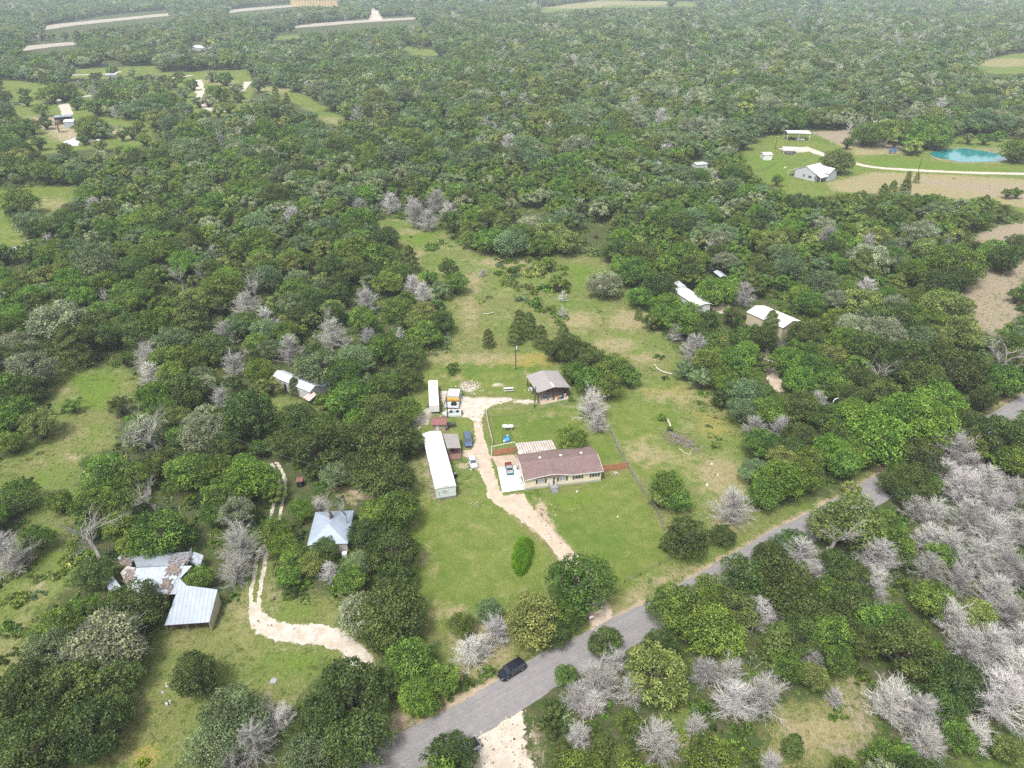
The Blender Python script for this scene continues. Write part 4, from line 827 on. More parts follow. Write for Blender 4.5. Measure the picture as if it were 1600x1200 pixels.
# ------------------------------------------------------------ buildings
WHITE = mat('white_paint', (0.78, 0.78, 0.77), 0.5, 0.10, 0.8)
WROOF = mat('white_roof', (0.80, 0.81, 0.82), 0.45, 0.08, 0.5, stripes=('x', 1.1, (0.66, 0.67, 0.69), 0.35))
CREAM = mat('cream_siding', (0.86, 0.77, 0.58), 0.6, 0.10, 0.7, stripes=('z', 0.22, (0.72, 0.64, 0.47), 0.4))
SHINGLE = mat('brown_shingle', (0.240, 0.165, 0.155), 0.9, 0.18, 1.2, c2=(0.180, 0.122, 0.115), stripes=('y', 0.30, (0.15, 0.095, 0.09), 0.4), bump=0.02)
GREYROOF = mat('grey_metal_roof', (0.36, 0.33, 0.32), 0.5, 0.12, 0.6, stripes=('y', 0.9, (0.27, 0.25, 0.245), 0.5))
GREYROOFX = mat('grey_roof_x', (0.33, 0.30, 0.28), 0.6, 0.12, 0.6, stripes=('x', 0.6, (0.27, 0.245, 0.23), 0.5))
TIN = mat('tin_roof', (0.40, 0.45, 0.52), 0.4, 0.22, 0.35, c2=(0.40, 0.45, 0.52), stripes=('x', 0.7, (0.33, 0.36, 0.42), 0.35), metal=0.15)
RUSTTIN = mat('rusty_striped_tin', (0.60, 0.57, 0.53), 0.6, 0.3, 0.8, c2=(0.42, 0.36, 0.31), stripes=('x', 0.62, (0.24, 0.17, 0.13), 0.85))
REDSTR = mat('red_striped_tin', (0.68, 0.64, 0.60), 0.6, 0.2, 0.8, stripes=('x', 1.0, (0.42, 0.10, 0.08), 0.9))
RUST = mat('rust', (0.27, 0.10, 0.06), 0.85, 0.35, 1.0)
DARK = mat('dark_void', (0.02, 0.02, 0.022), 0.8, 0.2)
GLASS = mat('window_glass', (0.05, 0.06, 0.08), 0.08, 0.15, spec=0.8)
PALEGL = mat('curtained_glass', (0.42, 0.46, 0.50), 0.15, 0.25, 2.0, spec=0.8)
SHUT = mat('shutter_green', (0.10, 0.09, 0.07), 0.7, 0.2)
CEDARW = mat('cedar_board', (0.52, 0.24, 0.13), 0.8, 0.25, 1.2, stripes=('x', 0.6, (0.38, 0.16, 0.085), 0.6))
WOODG = mat('weathered_wood', (0.30, 0.25, 0.20), 0.9, 0.3, 1.2)
STEEL = mat('galvanised_steel', (0.45, 0.46, 0.47), 0.4, 0.2, metal=0.6)
CONC = mat('pale_concrete', (0.76, 0.74, 0.71), 0.8, 0.07, 0.5); CONCT = mat('tan_concrete', (0.50, 0.40, 0.31), 0.85, 0.2, 0.5)
TAN = mat('tan_siding', (0.46, 0.36, 0.23), 0.7, 0.12, stripes=('x', 0.3, (0.36, 0.28, 0.18), 0.5))
MINT = mat('pale_mint_siding', (0.74, 0.80, 0.78), 0.55, 0.10, stripes=('z', 0.25, (0.62, 0.69, 0.67), 0.5))
GREYW = mat('grey_siding', (0.55, 0.57, 0.60), 0.6, 0.12, stripes=('z', 0.3, (0.44, 0.46, 0.49), 0.5))
BLACK = mat('black_plastic', (0.018, 0.018, 0.020), 0.5, 0.3); YEL = mat('yellow_paint', (0.62, 0.36, 0.05), 0.6, 0.2); BLUE = mat('blue_plastic', (0.03, 0.20, 0.55), 0.45, 0.2, 2)
ORANGE = mat('orange_wood', (0.60, 0.30, 0.10), 0.8, 0.2); RED = mat('red_paint', (0.40, 0.04, 0.03), 0.5, 0.2); TARP = mat('white_tarp', (0.62, 0.62, 0.63), 0.6, 0.2, 2)
DEBRIS = mat('leaf_debris', (0.34, 0.28, 0.24), 0.95, 0.4, 3.5, c2=(0.15, 0.115, 0.095)); POLE = mat('pole_wood', (0.06, 0.045, 0.035), 0.9, 0.3)
def R2(A, B, z, ztop=None):
    a = at(*A, z); b = at(*B, z); L = math.hypot(b[0] - a[0], b[1] - a[1]); return a, b, L, math.atan2(b[1] - a[1], b[0] - a[0])
def local(root, u, v, z):
    a = at(u, v, z); dx, dy = a[0] - root.location.x, a[1] - root.location.y; c, s = math.cos(root.rotation_euler.z), math.sin(root.rotation_euler.z)
    return (dx * c + dy * s, -dx * s + dy * c)
def gable_roof(L, W, ze, rise, t=0.12, over=0.35, ridge='x', x0=0, y0=0):
    mb = MB()
    if ridge == 'x':
        mb.prism([(y0 - over, ze), (y0 + W / 2, ze + rise), (y0 + W + over, ze), (y0 + W + over, ze + t), (y0 + W / 2, ze + rise + t), (y0 - over, ze + t)], x0 - over, x0 + L + over, 'x')
    else:
        mb.prism([(x0 - over, ze), (x0 + L / 2, ze + rise), (x0 + L + over, ze), (x0 + L + over, ze + t), (x0 + L / 2, ze + rise + t), (x0 - over, ze + t)], y0 - over, y0 + W + over, 'y')
    return mb
def walls(L, W, ze, rise, ridge='x', z0=0, gap=0.02, x0=0, y0=0):
    mb = MB(); mb.box(x0, x0 + L, y0, y0 + W, z0, ze - gap)
    if ridge == 'x':
        for x in (x0 + 0.001, x0 + L - 0.101): mb.prism([(y0 + .1, ze - gap), (y0 + W / 2, ze + rise - 0.03), (y0 + W - .1, ze - gap)], x, x + 0.1, 'x')
    elif ridge == 'y':
        for y in (y0 + 0.001, y0 + W - 0.101): mb.prism([(x0 + .1, ze - gap), (x0 + L / 2, ze + rise - 0.03), (x0 + L - .1, ze - gap)], y, y + 0.1, 'y')
    return mb
def window(root, x, z, w, h, y=0.0, face='front', glass=None, shutters=True, fm=None):
    """window in the wall y = const (front) or x = const (side)"""
    f = MB(); t = 0.08
    def q(a0, a1, b0, b1, d0, d1):
        if face == 'front': f.box(a0, a1, y - d1, y - d0, b0, b1)
        elif face == 'right': f.box(y + d0, y + d1, a0, a1, b0, b1)
        else: f.box(y - d1, y - d0, a0, a1, b0, b1)
    q(x - w/2, x + w/2, z, z + t, 0, 0.06); q(x - w/2, x + w/2, z + h - t, z + h, 0, 0.06); q(x - w/2, x - w/2 + t, z + t, z + h - t, 0, 0.06); q(x + w/2 - t, x + w/2, z + t, z + h - t, 0, 0.06); q(x - t/2, x + t/2, z + t, z + h - t, 0, 0.05)
    fo = f.build('window', fm or WHITE, root); f = MB(); q(x - w/2 + t, x + w/2 - t, z + t, z + h - t, 0.005, 0.025); f.build('pane', glass or GLASS, fo)
    if shutters:
        for s in (-1, 1):
            f = MB(); cx = x + s * (w / 2 + 0.28); q(cx - 0.2, cx + 0.2, z - 0.03, z + h + 0.03, 0.0, 0.05)
            for k in range(7): q(cx - 0.15, cx + 0.15, z + 0.06 + k * h / 7.5, z + 0.12 + k * h / 7.5, 0.05, 0.07)
            f.build('shutter', SHUT, root)

# the yellow house
a, b, L, rz = R2((820.5, 765.5), (938.5, 751.5), 0); HW_, HE = 9.4, 3.0
house = empty('house', (*a, 0), rz, 'long cream yellow house with brown shingle roof and front steps', 'house')
walls(L, HW_, HE, 1.35).build('wall', CREAM, house)
MB().box(-0.03, L + 0.03, -0.03, HW_ + 0.03, 0, 0.55).build('skirting', mat('white_lattice', (0.52, 0.50, 0.45), 0.7, 0.2, stripes=('x', 0.25, (0.42, 0.40, 0.36), 0.5)), house)
gable_roof(L, HW_, HE, 1.35).build('roof', SHINGLE, house)
dm = MB(); x0, xp, x1 = -0.1, 6.4, 11.2; dm.slab([(x0, -0.36, HE + .14), (xp, -0.36, HE + 1.0), (xp, 3.4, HE + 1.22), (x0, 0.6, HE + .40)], 0.1); dm.slab([(xp, -0.36, HE + 1.0), (x1, -0.36, HE + .14), (x1, 0.6, HE + .40), (xp, 3.4, HE + 1.22)], 0.1)
dm.build('roof', SHINGLE, house, label='low front gable of the roof')
MB().prism([(x0 + .3, HE - .01), (xp, HE + .88), (x1 - .3, HE - .01)], -0.02, 0.4, 'y').build('gable_wall', CREAM, house)
fa = MB(); fa.bar((x0, -0.42, HE + .06), (xp, -0.42, HE + .93), 0.05, 0.2); fa.bar((xp, -0.42, HE + .93), (x1, -0.42, HE + .06), 0.05, 0.2); fa.bar((x1, -0.42, HE + .06), (L + .35, -0.42, HE + .06), 0.05, 0.2); fa.bar((-.4, -.35, HE + .05), (-.4, HW_ / 2, HE + 1.4), .06, .2); fa.bar((-.4, HW_ + .35, HE + .05), (-.4, HW_ / 2, HE + 1.4), .06, .2); fa.bar((L + .4, -.35, HE + .05), (L + .4, HW_ / 2, HE + 1.4), .06, .2)
fa.build('fascia', WHITE, house)
hx_ = lambda px: (px - 820.5) / 118 * L
for p0, p1, gl in ((840, 850, PALEGL), (872.5, 883, PALEGL), (897, 907, GLASS), (923.5, 933, GLASS)): window(house, (hx_(p0) + hx_(p1)) / 2, 1.45, hx_(p1) - hx_(p0), 1.05, 0.0, glass=gl)
dr = MB().box(hx_(857.5), hx_(863), -0.08, 0.0, 0.6, 2.7).build('door', WHITE, house); MB().box(hx_(863), hx_(866), -0.06, 0.0, 0.6, 2.7).build('door_panel', mat('brown_door', (0.20, 0.13, 0.08)), house); MB().box(hx_(862), hx_(862.5), -0.16, -0.08, 1.6, 1.72).build('handle', STEEL, dr)
stp = MB(); sx = hx_(857); sw = hx_(869) - sx; stp.box(sx, sx + sw, -1.3, -0.1, 0.5, 0.6)
for k in range(3): stp.box(sx + .2, sx + sw - .2, -1.6 - 0.32 * k, -1.3 - 0.32 * k, 0.36 - 0.15 * k, 0.42 - 0.15 * k)
for x in (sx, sx + sw):
    stp.bar((x, -1.3, 0), (x, -1.3, 1.5), 0.1); stp.bar((x, -0.15, 0.6), (x, -0.15, 1.5), 0.1); stp.bar((x, -1.3, 1.45), (x, -0.1, 1.45), 0.1, 0.06); stp.bar((x, -1.3, 1.45), (x, -2.3, 0.8), 0.08, 0.06); stp.bar((x, -2.3, 0), (x, -2.3, .85), 0.1)
stp.build('front_steps', mat('grey_deck_wood', (0.36, 0.35, 0.36), 0.85, 0.25), house)
def roofz(y): return HE + 0.12 + 1.35 * (1 - abs(y - HW_ / 2) / (HW_ / 2))
for (u, v, s) in ((843.5, 714.5, .34), (876, 711, .30), (908, 707, .34), (885, 710, .12), (830.5, 715, .1), (825, 719, .08), (884, 705, .1)):
    x, y = local(house, u, v, 4.3); z = roofz(y); h = .35 if s > .2 else .6
    MB().tube([(x, y, z - .1), (x, y, z + h * .7), (x, y, z + h)], [s, s, s * .5], 10).build('roof_vent', WHITE if s > .2 else STEEL, house)
x, y = local(house, 923, 703, 4); MB().tube([(x, y, 3.3), (x, y, 5.6)], .04).build('antenna', STEEL, house)
x, y = local(house, 812.5, 709, 3.4); ds = MB(); ds.tube([(x, y, 3.2), (x, y, 3.9)], .05); ds.tube([(x, y - .1, 3.9), (x, y - .25, 4.0)], [.15, .5], 12); ds.build('dish_antenna', WHITE, house)
# patio, patio roof, fences
sheet('concrete_patio', [at(*p) for p in ((777, 731), (801, 728), (814, 727), (820, 765), (785, 770))], CONC, 0.10)
sheet('tan_patio', [at(*p) for p in ((768, 713.5), (803, 711), (813, 726.6), (801, 727.7), (777, 730.8))], CONCT, 0.09)
A_ = [at(*p, 2.9) for p in ((811, 710.5), (870, 701.5), (862, 686), (805.5, 691))]
pc = empty('patio_cover', (*A_[0], 0), rz, 'rust striped tin patio roof behind the yellow house', 'patio roof')
def l2(root, p): dx, dy = p[0] - root.location.x, p[1] - root.location.y; c, s = math.cos(root.rotation_euler.z), math.sin(root.rotation_euler.z); return (dx * c + dy * s, -dx * s + dy * c)
q4 = [l2(pc, p) for p in A_]; MB().slab([(q4[0][0], q4[0][1], 2.9), (q4[1][0], q4[1][1], 2.9), (q4[2][0], q4[2][1], 2.65), (q4[3][0], q4[3][1], 2.65)], 0.06).build('roof', RUSTTIN, pc)
for k in (2, 3): MB().bar((q4[k][0], q4[k][1] - .15, 0), (q4[k][0], q4[k][1] - .15, 2.56), .12).build('post', WHITE, pc)
MB().bar((q4[3][0], q4[3][1] - .15, 2.5), (q4[2][0], q4[2][1] - .15, 2.5), .1, .12).build('beam', WHITE, pc)
fr = empty('pipe_frame', (*at(768, 714), 0), 0, 'white pipe frame over the tan patio corner', 'metal frame')
o_ = Vector((*at(768, 714), 0)); f1 = at3(768, 697.5, 2.4) - o_; f2 = at3(805, 690.5, 2.6) - o_; MB().tube([(0, 0, 0), (f1.x, f1.y, 2.4)], .07).build('post', WHITE, fr); MB().tube([(f1.x, f1.y, 2.4), tuple(f2)], .07).build('rail', WHITE, fr)
def board_fence(pA, pB, h, label, mt=None, bays=4):
    a = Vector((*at(*pA), 0)); b = Vector((*at(*pB), 0)); L_ = (b - a).length; root = empty('wood_fence', tuple(a), math.atan2(b.y - a.y, b.x - a.x), label, 'fence')
    m_ = MB(); n = int(L_ / .15)
    for k in range(n): m_.box(k * L_ / n + .008, (k + 1) * L_ / n - .008, -.015, .012, .08, h + random.uniform(-.03, .03))
    m_.build('board_panel', mt or CEDARW, root); m_ = MB()
    for z in (.35, h - .3): m_.box(0, L_, .014, .07, z, z + .1)
    m_.build('rail', WOODG, root)
    for k in range(bays + 1): x = L_ * k / bays; MB().box(x - .06, x + .06, .075, .19, 0, h + .05).build('post', WOODG, root)
board_fence((771.5, 712.5), (805, 707.5), 1.9, 'short reddish board fence behind the parked utility cart', bays=3)
board_fence((941, 737.5), (981, 732), 1.9, 'reddish board fence running right from the yellow house', bays=4)
board_fence((811, 711), (812, 726), 1.9, 'narrow reddish board screen at the house left wall', bays=1)

# the long white mobile home
a, b, L, rz = R2((681, 763), (711.5, 757), 3.5); c_ = at(660.5, 678, 3.5); ML = math.hypot(c_[0] - a[0], c_[1] - a[1]); rz = math.atan2(c_[1] - a[1], c_[0] - a[0]) - math.pi / 2
mh = empty('mobile_home', (*a, 0), rz, 'long narrow white mobile home with rounded roof', 'mobile home'); MW = L
MB().box(0, MW, 0, ML, 0.6, 3.4).build('wall', MINT, mh); MB().box(.05, MW - .05, .05, ML - .05, 0, .6).build('skirting', mat('skirting_grey', (0.30, 0.28, 0.27), 0.8, 0.3), mh)
n_ = 9; arc = [(MW * k / n_ , 3.42 + .45 * math.sin(math.pi * k / n_)) for k in range(n_ + 1)]; arc[0] = (-.12, 3.38); arc[-1] = (MW + .12, 3.38)
MB().prism(arc, -.15, ML + .15, 'y').build('roof', mat('white_membrane', (0.84, 0.84, 0.84), 0.5, 0.06, 0.6), mh)
window(mh, MW * .42, 1.7, 1.1, 1.0, 0.0, shutters=False, glass=PALEGL); window(mh, MW * .14, 1.3, .35, 1.3, 0.0, shutters=False)
for yy in (3, 8, 13, 18.5): window(mh, yy, 1.6, 1.2, .9, MW, face='right', shutters=False); window(mh, yy, 1.6, 1.2, .9, 0, face='left', shutters=False)
dr = MB().box(MW, MW + .06, 10, 10.95, .7, 2.75).build('door', WHITE, mh); MB().box(MW + .06, MW + .13, 10.1, 10.2, 1.6, 1.72).build('handle', STEEL, dr)
MB().tube([(MW * .55, 6.5, 3.7), (MW * .55, 6.5, 4.1)], .16, 8).build('roof_vent', STEEL, mh)
t = MB(); t.tube([(-.05, -.02, 3.37), (MW * .5, -.16, 3.84), (MW + .05, -.02, 3.37)], .04, 5); t.build('roof_trim', mat('dark_trim', (0.2, 0.2, 0.2)), mh)
ac = empty('air_conditioner', (*at(711, 745), 0), rz, 'dark air conditioner box beside the white mobile home', 'air conditioner'); MB().box(-.4, .4, -.5, .5, .1, 1.0).build('cabinet', BLACK, ac); MB().tube([(0, 0, 1.0), (0, 0, 1.08)], .35, 14).build('fan_grille', STEEL, ac)
# porch of the mobile home
a, b, L, rzp = R2((698.5, 700), (720, 698), 2.9); pp = [at(*p, 2.9) for p in ((698.5, 701), (720, 699), (715.5, 677), (692, 678))]
po = empty('porch_shelter', (*pp[0], 0), rzp, 'brown grey flat porch roof against the mobile home', 'porch'); q4 = [l2(po, p) for p in pp]
MB().slab([(*q4[0], 3.0), (*q4[1], 2.75), (*q4[2], 2.75), (*q4[3], 3.0)], .08).build('roof', GREYROOFX, po)
for k in range(4): MB().bar((q4[k][0] + (.1 if k in (0, 3) else -.1), q4[k][1] + (.1 if k < 2 else -.1), 0), (q4[k][0] + (.1 if k in (0, 3) else -.1), q4[k][1] + (.1 if k < 2 else -.1), 2.68), .12).build('post', WOODG, po)
MB().box(.1, q4[1][0] - .1, -1.2, q4[2][1] - .3, 0, .45).build('deck', mat('red_brown_deck', (0.26, 0.15, 0.12), 0.85), po)
# little shed
a, b, L, rzs = R2((676.5, 673), (695.5, 675), 0); sh = empty('garden_shed', (*at(676.5, 674.5), 0), R(3), 'small tan shed with maroon roof behind the mobile home', 'shed')
walls(3.3, 3.0, 2.2, .7, 'x').build('wall', TAN, sh); gable_roof(3.3, 3.0, 2.2, .7).build('roof', mat('maroon_shingle', (0.27, 0.12, 0.11), 0.9, 0.2, 1.5), sh)
dr = MB().box(.9, 1.6, -.05, 0, .1, 1.95).build('door', WHITE, sh); MB().box(1.5, 1.55, -.1, -.05, .95, 1.1).build('handle', STEEL, dr); window(sh, 1.25, 1.3, .45, .5, -0.06, shutters=False)
def grill(u, v, label, s=1.0, m1=BLACK):
    g = empty('barrel_grill', (*at(u, v), 0), R(10), label, 'grill'); MB().tube([(-.55 * s, 0, .85 * s), (-.5 * s, 0, .85 * s), (.5 * s, 0, .85 * s), (.55 * s, 0, .85 * s)], [.15, .35 * s, .35 * s, .15], 12).build('barrel', m1, g)
    for x in (-.4, .4): MB().bar((x * s, -.25, 0), (x * s, -.1, .6 * s), .05).build('leg', STEEL, g); MB().bar((x * s, .25, 0), (x * s, .1, .6 * s), .05).build('leg', STEEL, g)
    MB().tube([(.2 * s, 0, 1.1 * s), (.2 * s, 0, 1.6 * s)], .07).build('chimney', m1, g)
grill(702, 668.5, 'black barrel grill right of the maroon roofed shed', 1.0); grill(708, 668, 'larger dark smoker at the end of the grill row by the shed', 1.3, mat('smoker_grey', (0.06, 0.065, 0.07)))
bn = empty('propane_bottle', (*at(698, 669), 0), 0, 'white gas bottle standing between shed and black grill', 'gas bottle'); MB().tube([(0, 0, 0), (0, 0, .1), (0, 0, 1.0), (0, 0, 1.15)], [.2, .25, .25, .1], 12).build('tank', WHITE, bn); MB().tube([(0, 0, 1.15), (0, 0, 1.3)], .07, 8).build('valve', STEEL, bn)

# cargo trailer and the rig beside it
a, b, L, rzt = R2((670.5, 634), (686, 634), 2.9); c_ = at(669, 594.5, 2.9); TL_ = math.hypot(c_[0] - a[0], c_[1] - a[1]); 
ct = empty('cargo_trailer', (*a, 0), math.atan2(c_[1] - a[1], c_[0] - a[0]) - math.pi / 2, 'long plain white box trailer at the head of the gravel yard', 'trailer')
MB().box(0, L, 0, TL_, .8, 2.9).build('box', mat('trailer_white', (0.80, 0.80, 0.79), 0.45, 0.06, 1.0), ct, bevel=.06); MB().box(.2, L - .2, .3, TL_ - .3, .55, .78).build('chassis', BLACK, ct)
for sx in (-.02, L - .24):
    for yy in (TL_ * .35, TL_ * .45):
        w_ = MB().tube([(sx, yy, .42), (sx + .26, yy, .42)], .42, 16).build('wheel', BLACK, ct); MB().tube([(sx - .02, yy, .42), (sx + .28, yy, .42)], .2, 10).build('rim', STEEL, w_)
for (x, y, s) in ((L * .5, TL_ * .9, .3), (L * .7, TL_ * .8, .2), (L * .3, TL_ * .35, .25)): MB().box(x - s, x + s, y - s, y + s, 2.9, 3.05).build('roof_vent', STEEL if s < .3 else WHITE, ct)
dr = MB().box(L, L + .05, TL_ * .08, TL_ * .16, .9, 2.7).build('side_door', YEL, ct)
def junk(name, u, v, label, cat, seed, r=1.2, mats=None, n=9, hmax=.8, plural=None):
    """a heap is one thing: boards, boxes and sheets thrown on one another"""
    rr = random.Random(seed); root = empty(name, (*at(u, v), 0), 0, label, cat); mats = mats or [WOODG, TARP, STEEL]; parts = {}
    for k in range(n):
        m_ = parts.setdefault(k % len(mats), MB()); x, y = rr.gauss(0, r * .45), rr.gauss(0, r * .35); w, d_, h = rr.uniform(.25, .9) * r * .6, rr.uniform(.2, .6) * r * .6, rr.uniform(.12, hmax); th = rr.uniform(0, 3.1); z0 = rr.uniform(0, hmax * .5) if k > n * .5 else 0
        c, s = math.cos(th), math.sin(th); V = []
        tp = rr.uniform(.6, 1)
        for zz, f in ((z0, 1), (z0 + h, tp)):
            for sx, sy in ((-1, -1), (1, -1), (1, 1), (-1, 1)): X, Y = sx * w / 2 * f, sy * d_ / 2 * f; V.append((x + X * c - Y * s, y + X * s + Y * c, zz + rr.uniform(-.05, .1) * (zz > z0)))
        m_.add(V, [(0,3,2,1),(4,5,6,7),(0,1,5,4),(1,2,6,5),(2,3,7,6),(3,0,4,7)])
    for k, m_ in parts.items(): m_.build({0: 'scrap', 1: 'sheeting', 2: 'metalwork', 3: 'crate'}.get(k, 'scrap'), mats[k], root)
    return root
def motorbike(): pass
junk('scrap_pile', 675, 637, 'black machinery pile at the near end of the white box trailer', 'scrap pile', 3, 2.0, [BLACK, STEEL, TARP], 10, .9)
junk('scrap_pile', 650, 668, 'grey scrap leaning at the tree line left of the shed', 'scrap pile', 4, 1.3, [STEEL, TARP], 6, .9)
wt = empty('equipment_trailer', (*at(707, 633), 0), R(-3), 'open equipment trailer with yellow beam and white deck', 'trailer')
MB().box(-2.0, 2.0, -2.2, 6.2, .5, .65).build('deck', mat('white_deck', (0.60, 0.62, 0.66), 0.6, 0.3, 1.5), wt); MB().box(-1.7, 1.7, .6, 1.5, .9, 1.5).build('yellow_beam', YEL, wt); MB().box(-1.6, 1.6, 1.9, 5.6, .66, 1.9).build('tarp_cover', TARP, wt); MB().box(-.2, 1.2, -1.3, -.3, .66, 1.3).build('engine', BLACK, wt)
ra = MB()
for x in (-2.0, 2.0):
    ra.bar((x, -2.2, 1.4), (x, 6.2, 1.4), .07)
    for yy in (-2.2, -.8, .6, 2, 3.4, 4.8, 6.2): ra.bar((x, yy, .65), (x, yy, 1.4), .06)
ra.bar((-2, 6.2, 1.9), (2, 6.2, 1.9), .06); ra.build('railing', BLACK, wt)
for sx in (-2.2, 1.98): w_ = MB().tube([(sx, 1.0, .36), (sx + .22, 1.0, .36)], .36, 14).build('wheel', BLACK, wt)
bt = empty('small_boat', (*at(708, 648.5), 0), R(95), 'small white boat with dark seats near the pole', 'boat')
MB().prism([(-1.1, -2.2), (1.1, -2.2), (1.2, 0), (.9, 1.8), (0, 2.9), (-.9, 1.8), (-1.2, 0)], .2, .95, 'z').build('hull', WHITE, bt); MB().prism([(-.8, -1.9), (.8, -1.9), (.9, 0), (.6, 1.6), (0, 2.2), (-.6, 1.6), (-.9, 0)], .951, .98, 'z').build('deck', mat('boat_floor', (0.35, 0.42, 0.40)), bt)
for y in (-1.2, .5): MB().tube([(0, y, .98), (0, y, 1.35)], .38, 12).build('seat', BLACK, bt)
MB().box(-.3, .3, -2.6, -2.2, .4, 1.3).build('motor', BLACK, bt)
# pole barn
a, b, L, rzb = R2((840, 614), (890.5, 605.5), 3.3); c_ = at(823, 587, 3.3); BW = math.hypot(c_[0] - a[0], c_[1] - a[1]) * .97
pb = empty('pole_barn', (*a, 0), rzb, 'open pole barn with grey two slope metal roof', 'barn')
gr = gable_roof(L, BW, 3.3, .95, .1, .1, 'y'); gr.build('roof', GREYROOF, pb); MB().box(L / 2 - .22, L / 2 + .22, -.05, 2.6, 4.36, 4.42).build('ridge_sheet', WHITE, pb)
for x in (.3, L / 2, L - .3):
    for y in (.3, BW / 2, BW - .3): MB().bar((x, y, 0), (x, y, 3.3 + (.85 if x == L / 2 else 0)), .2).build('post', POLE, pb)
MB().box(L * .15, L - .2, BW - .25, BW - .15, 0, 3.2).build('back_wall', mat('brown_tin_wall', (0.16, 0.12, 0.10), 0.7, 0.3, stripes=('x', .5, (0.10, .08, .07), .5)), pb); MB().box(L - .2, L - .1, .5, BW - .3, 0, 3.1).build('side_wall', MATS['brown_tin_wall'], pb)
sl = sheet('barn_floor', [at(*p) for p in ((845, 633), (888, 624), (889, 600), (835, 600))], CONCT, 0.06)
for (u, v, s, n, mts, lb) in ((851, 616, 1, 'blue_barrel', BLUE, 'blue barrel under the front edge of the pole barn'),): 
    g = empty(n, (*at(u, v + 6), 0), 0, lb, 'barrel'); MB().tube([(0, 0, .06), (0, 0, .3), (0, 0, .8), (0, 0, 1.0)], [.28, .33, .33, .28], 14).build('drum', mts, g); MB().tube([(0, 0, 1.0), (0, 0, 1.04)], .24, 12).build('lid', WHITE, g)
junk('furniture_pile', 869, 625, 'orange wood furniture heaped under the pole barn', 'furniture pile', 8, 1.4, [ORANGE, WHITE, BLACK], 7, 1.0); junk('scrap_pile', 878, 623, 'dark blue and black clutter right of the orange furniture', 'scrap pile', 9, 1.5, [BLUE, BLACK, TARP, WOODG], 9, .9); junk('scrap_pile', 885, 621, 'tan boxes at the right end of the barn floor', 'scrap pile', 10, 1.2, [CONCT, TARP], 6, 1.1); junk('scrap_pile', 859, 625, 'small black clutter in the middle of the barn floor', 'scrap pile', 11, .8, [BLACK, STEEL], 4, .6)
junk('tarp_heap', 826, 610, 'white tarp heap left of the pole barn posts', 'tarp heap', 12, 1.6, [TARP, WHITE], 6, 1.0); junk('tarp_heap', 836, 628, 'small pale sack heap in front of the pole barn', 'tarp heap', 13, .9, [TARP, CONCT], 4, .6)
# picnic table, rock mound, propane tank, swing, pool
pt_ = empty('picnic_table', (*at(794.5, 610), 0), R(8), 'white picnic table on the grass beyond the gravel yard', 'table'); MB().box(-1.4, 1.4, -.45, .45, .74, .8).build('tabletop', TARP, pt_)
for y in (-.85, .85): MB().box(-1.4, 1.4, y - .15, y + .15, .42, .47).build('bench', TARP, pt_)
for x in (-1, 1): lg = MB(); lg.bar((x, -.9, 0), (x, -.2, .74), .08); lg.bar((x, .9, 0), (x, .2, .74), .08); lg.bar((x, -.85, .38), (x, .85, .38), .08); lg.build('leg', WOODG, pt_)
tk_ = empty('propane_tank', (*at(793.5, 671), 0), R(0), 'white horizontal propane tank in the back yard', 'propane tank'); MB().tube([(-1.5, 0, 1.0), (-1.42, 0, 1.0), (-1.25, 0, 1.0), (1.25, 0, 1.0), (1.42, 0, 1.0), (1.5, 0, 1.0)], [.08, .33, .5, .5, .33, .08], 16).build('tank', WHITE, tk_, smooth=True)
for x in (-.9, .9): MB().box(x - .1, x + .1, -.35, .35, 0, .55).build('support', CONCT, tk_)
MB().tube([(0, 0, 1.45), (0, 0, 1.62)], .2, 12).build('valve_dome', STEEL, tk_)
sw_ = empty('swing_frame', (*at(791, 686), 0), 0, 'dark metal swing frame between propane tank and blue pool', 'swing frame'); s_ = MB()
for x in (-1.05, 1.05): s_.tube([(x, -.9, 0), (x, .3, 2.3)], .04); s_.tube([(x, 1.5, 0), (x, .3, 2.3)], .04)
s_.build('frame', BLACK, sw_); MB().tube([(-1.05, .3, 2.32), (1.05, .3, 2.32)], .05).build('crossbar', BLACK, sw_); s_ = MB()
pl_ = empty('paddling_pool', (*at(792, 686.5), 0), 0, 'small bright blue inflatable pool on the lawn', 'pool')
def torus(R_, r_, z, sx=1, sy=1, n=20): 
    m_ = MB(); pts = [(R_ * sx * math.cos(t), R_ * sy * math.sin(t), z) for t in np.linspace(0, 2 * math.pi, n)]; m_.tube(pts, r_, 8, cap=False); return m_
torus(.8, .16, .16, 1, 1.5).build('ring', BLUE, pl_, smooth=True); MB().tube([(0, 0, .03), (0, 0, .1)], .72, 16).build('water', mat('pool_water', (0.10, 0.42, 0.62), 0.1, 0.3, 3), pl_); MB().box(-.9, -.5, -1.2, -.8, .02, .4).build('toy', WHITE, pl_); MB().box(-.1, .4, .9, 1.4, .1, .5).build('toy', mat('pale_blue', (0.35, 0.65, 0.80)), pl_)
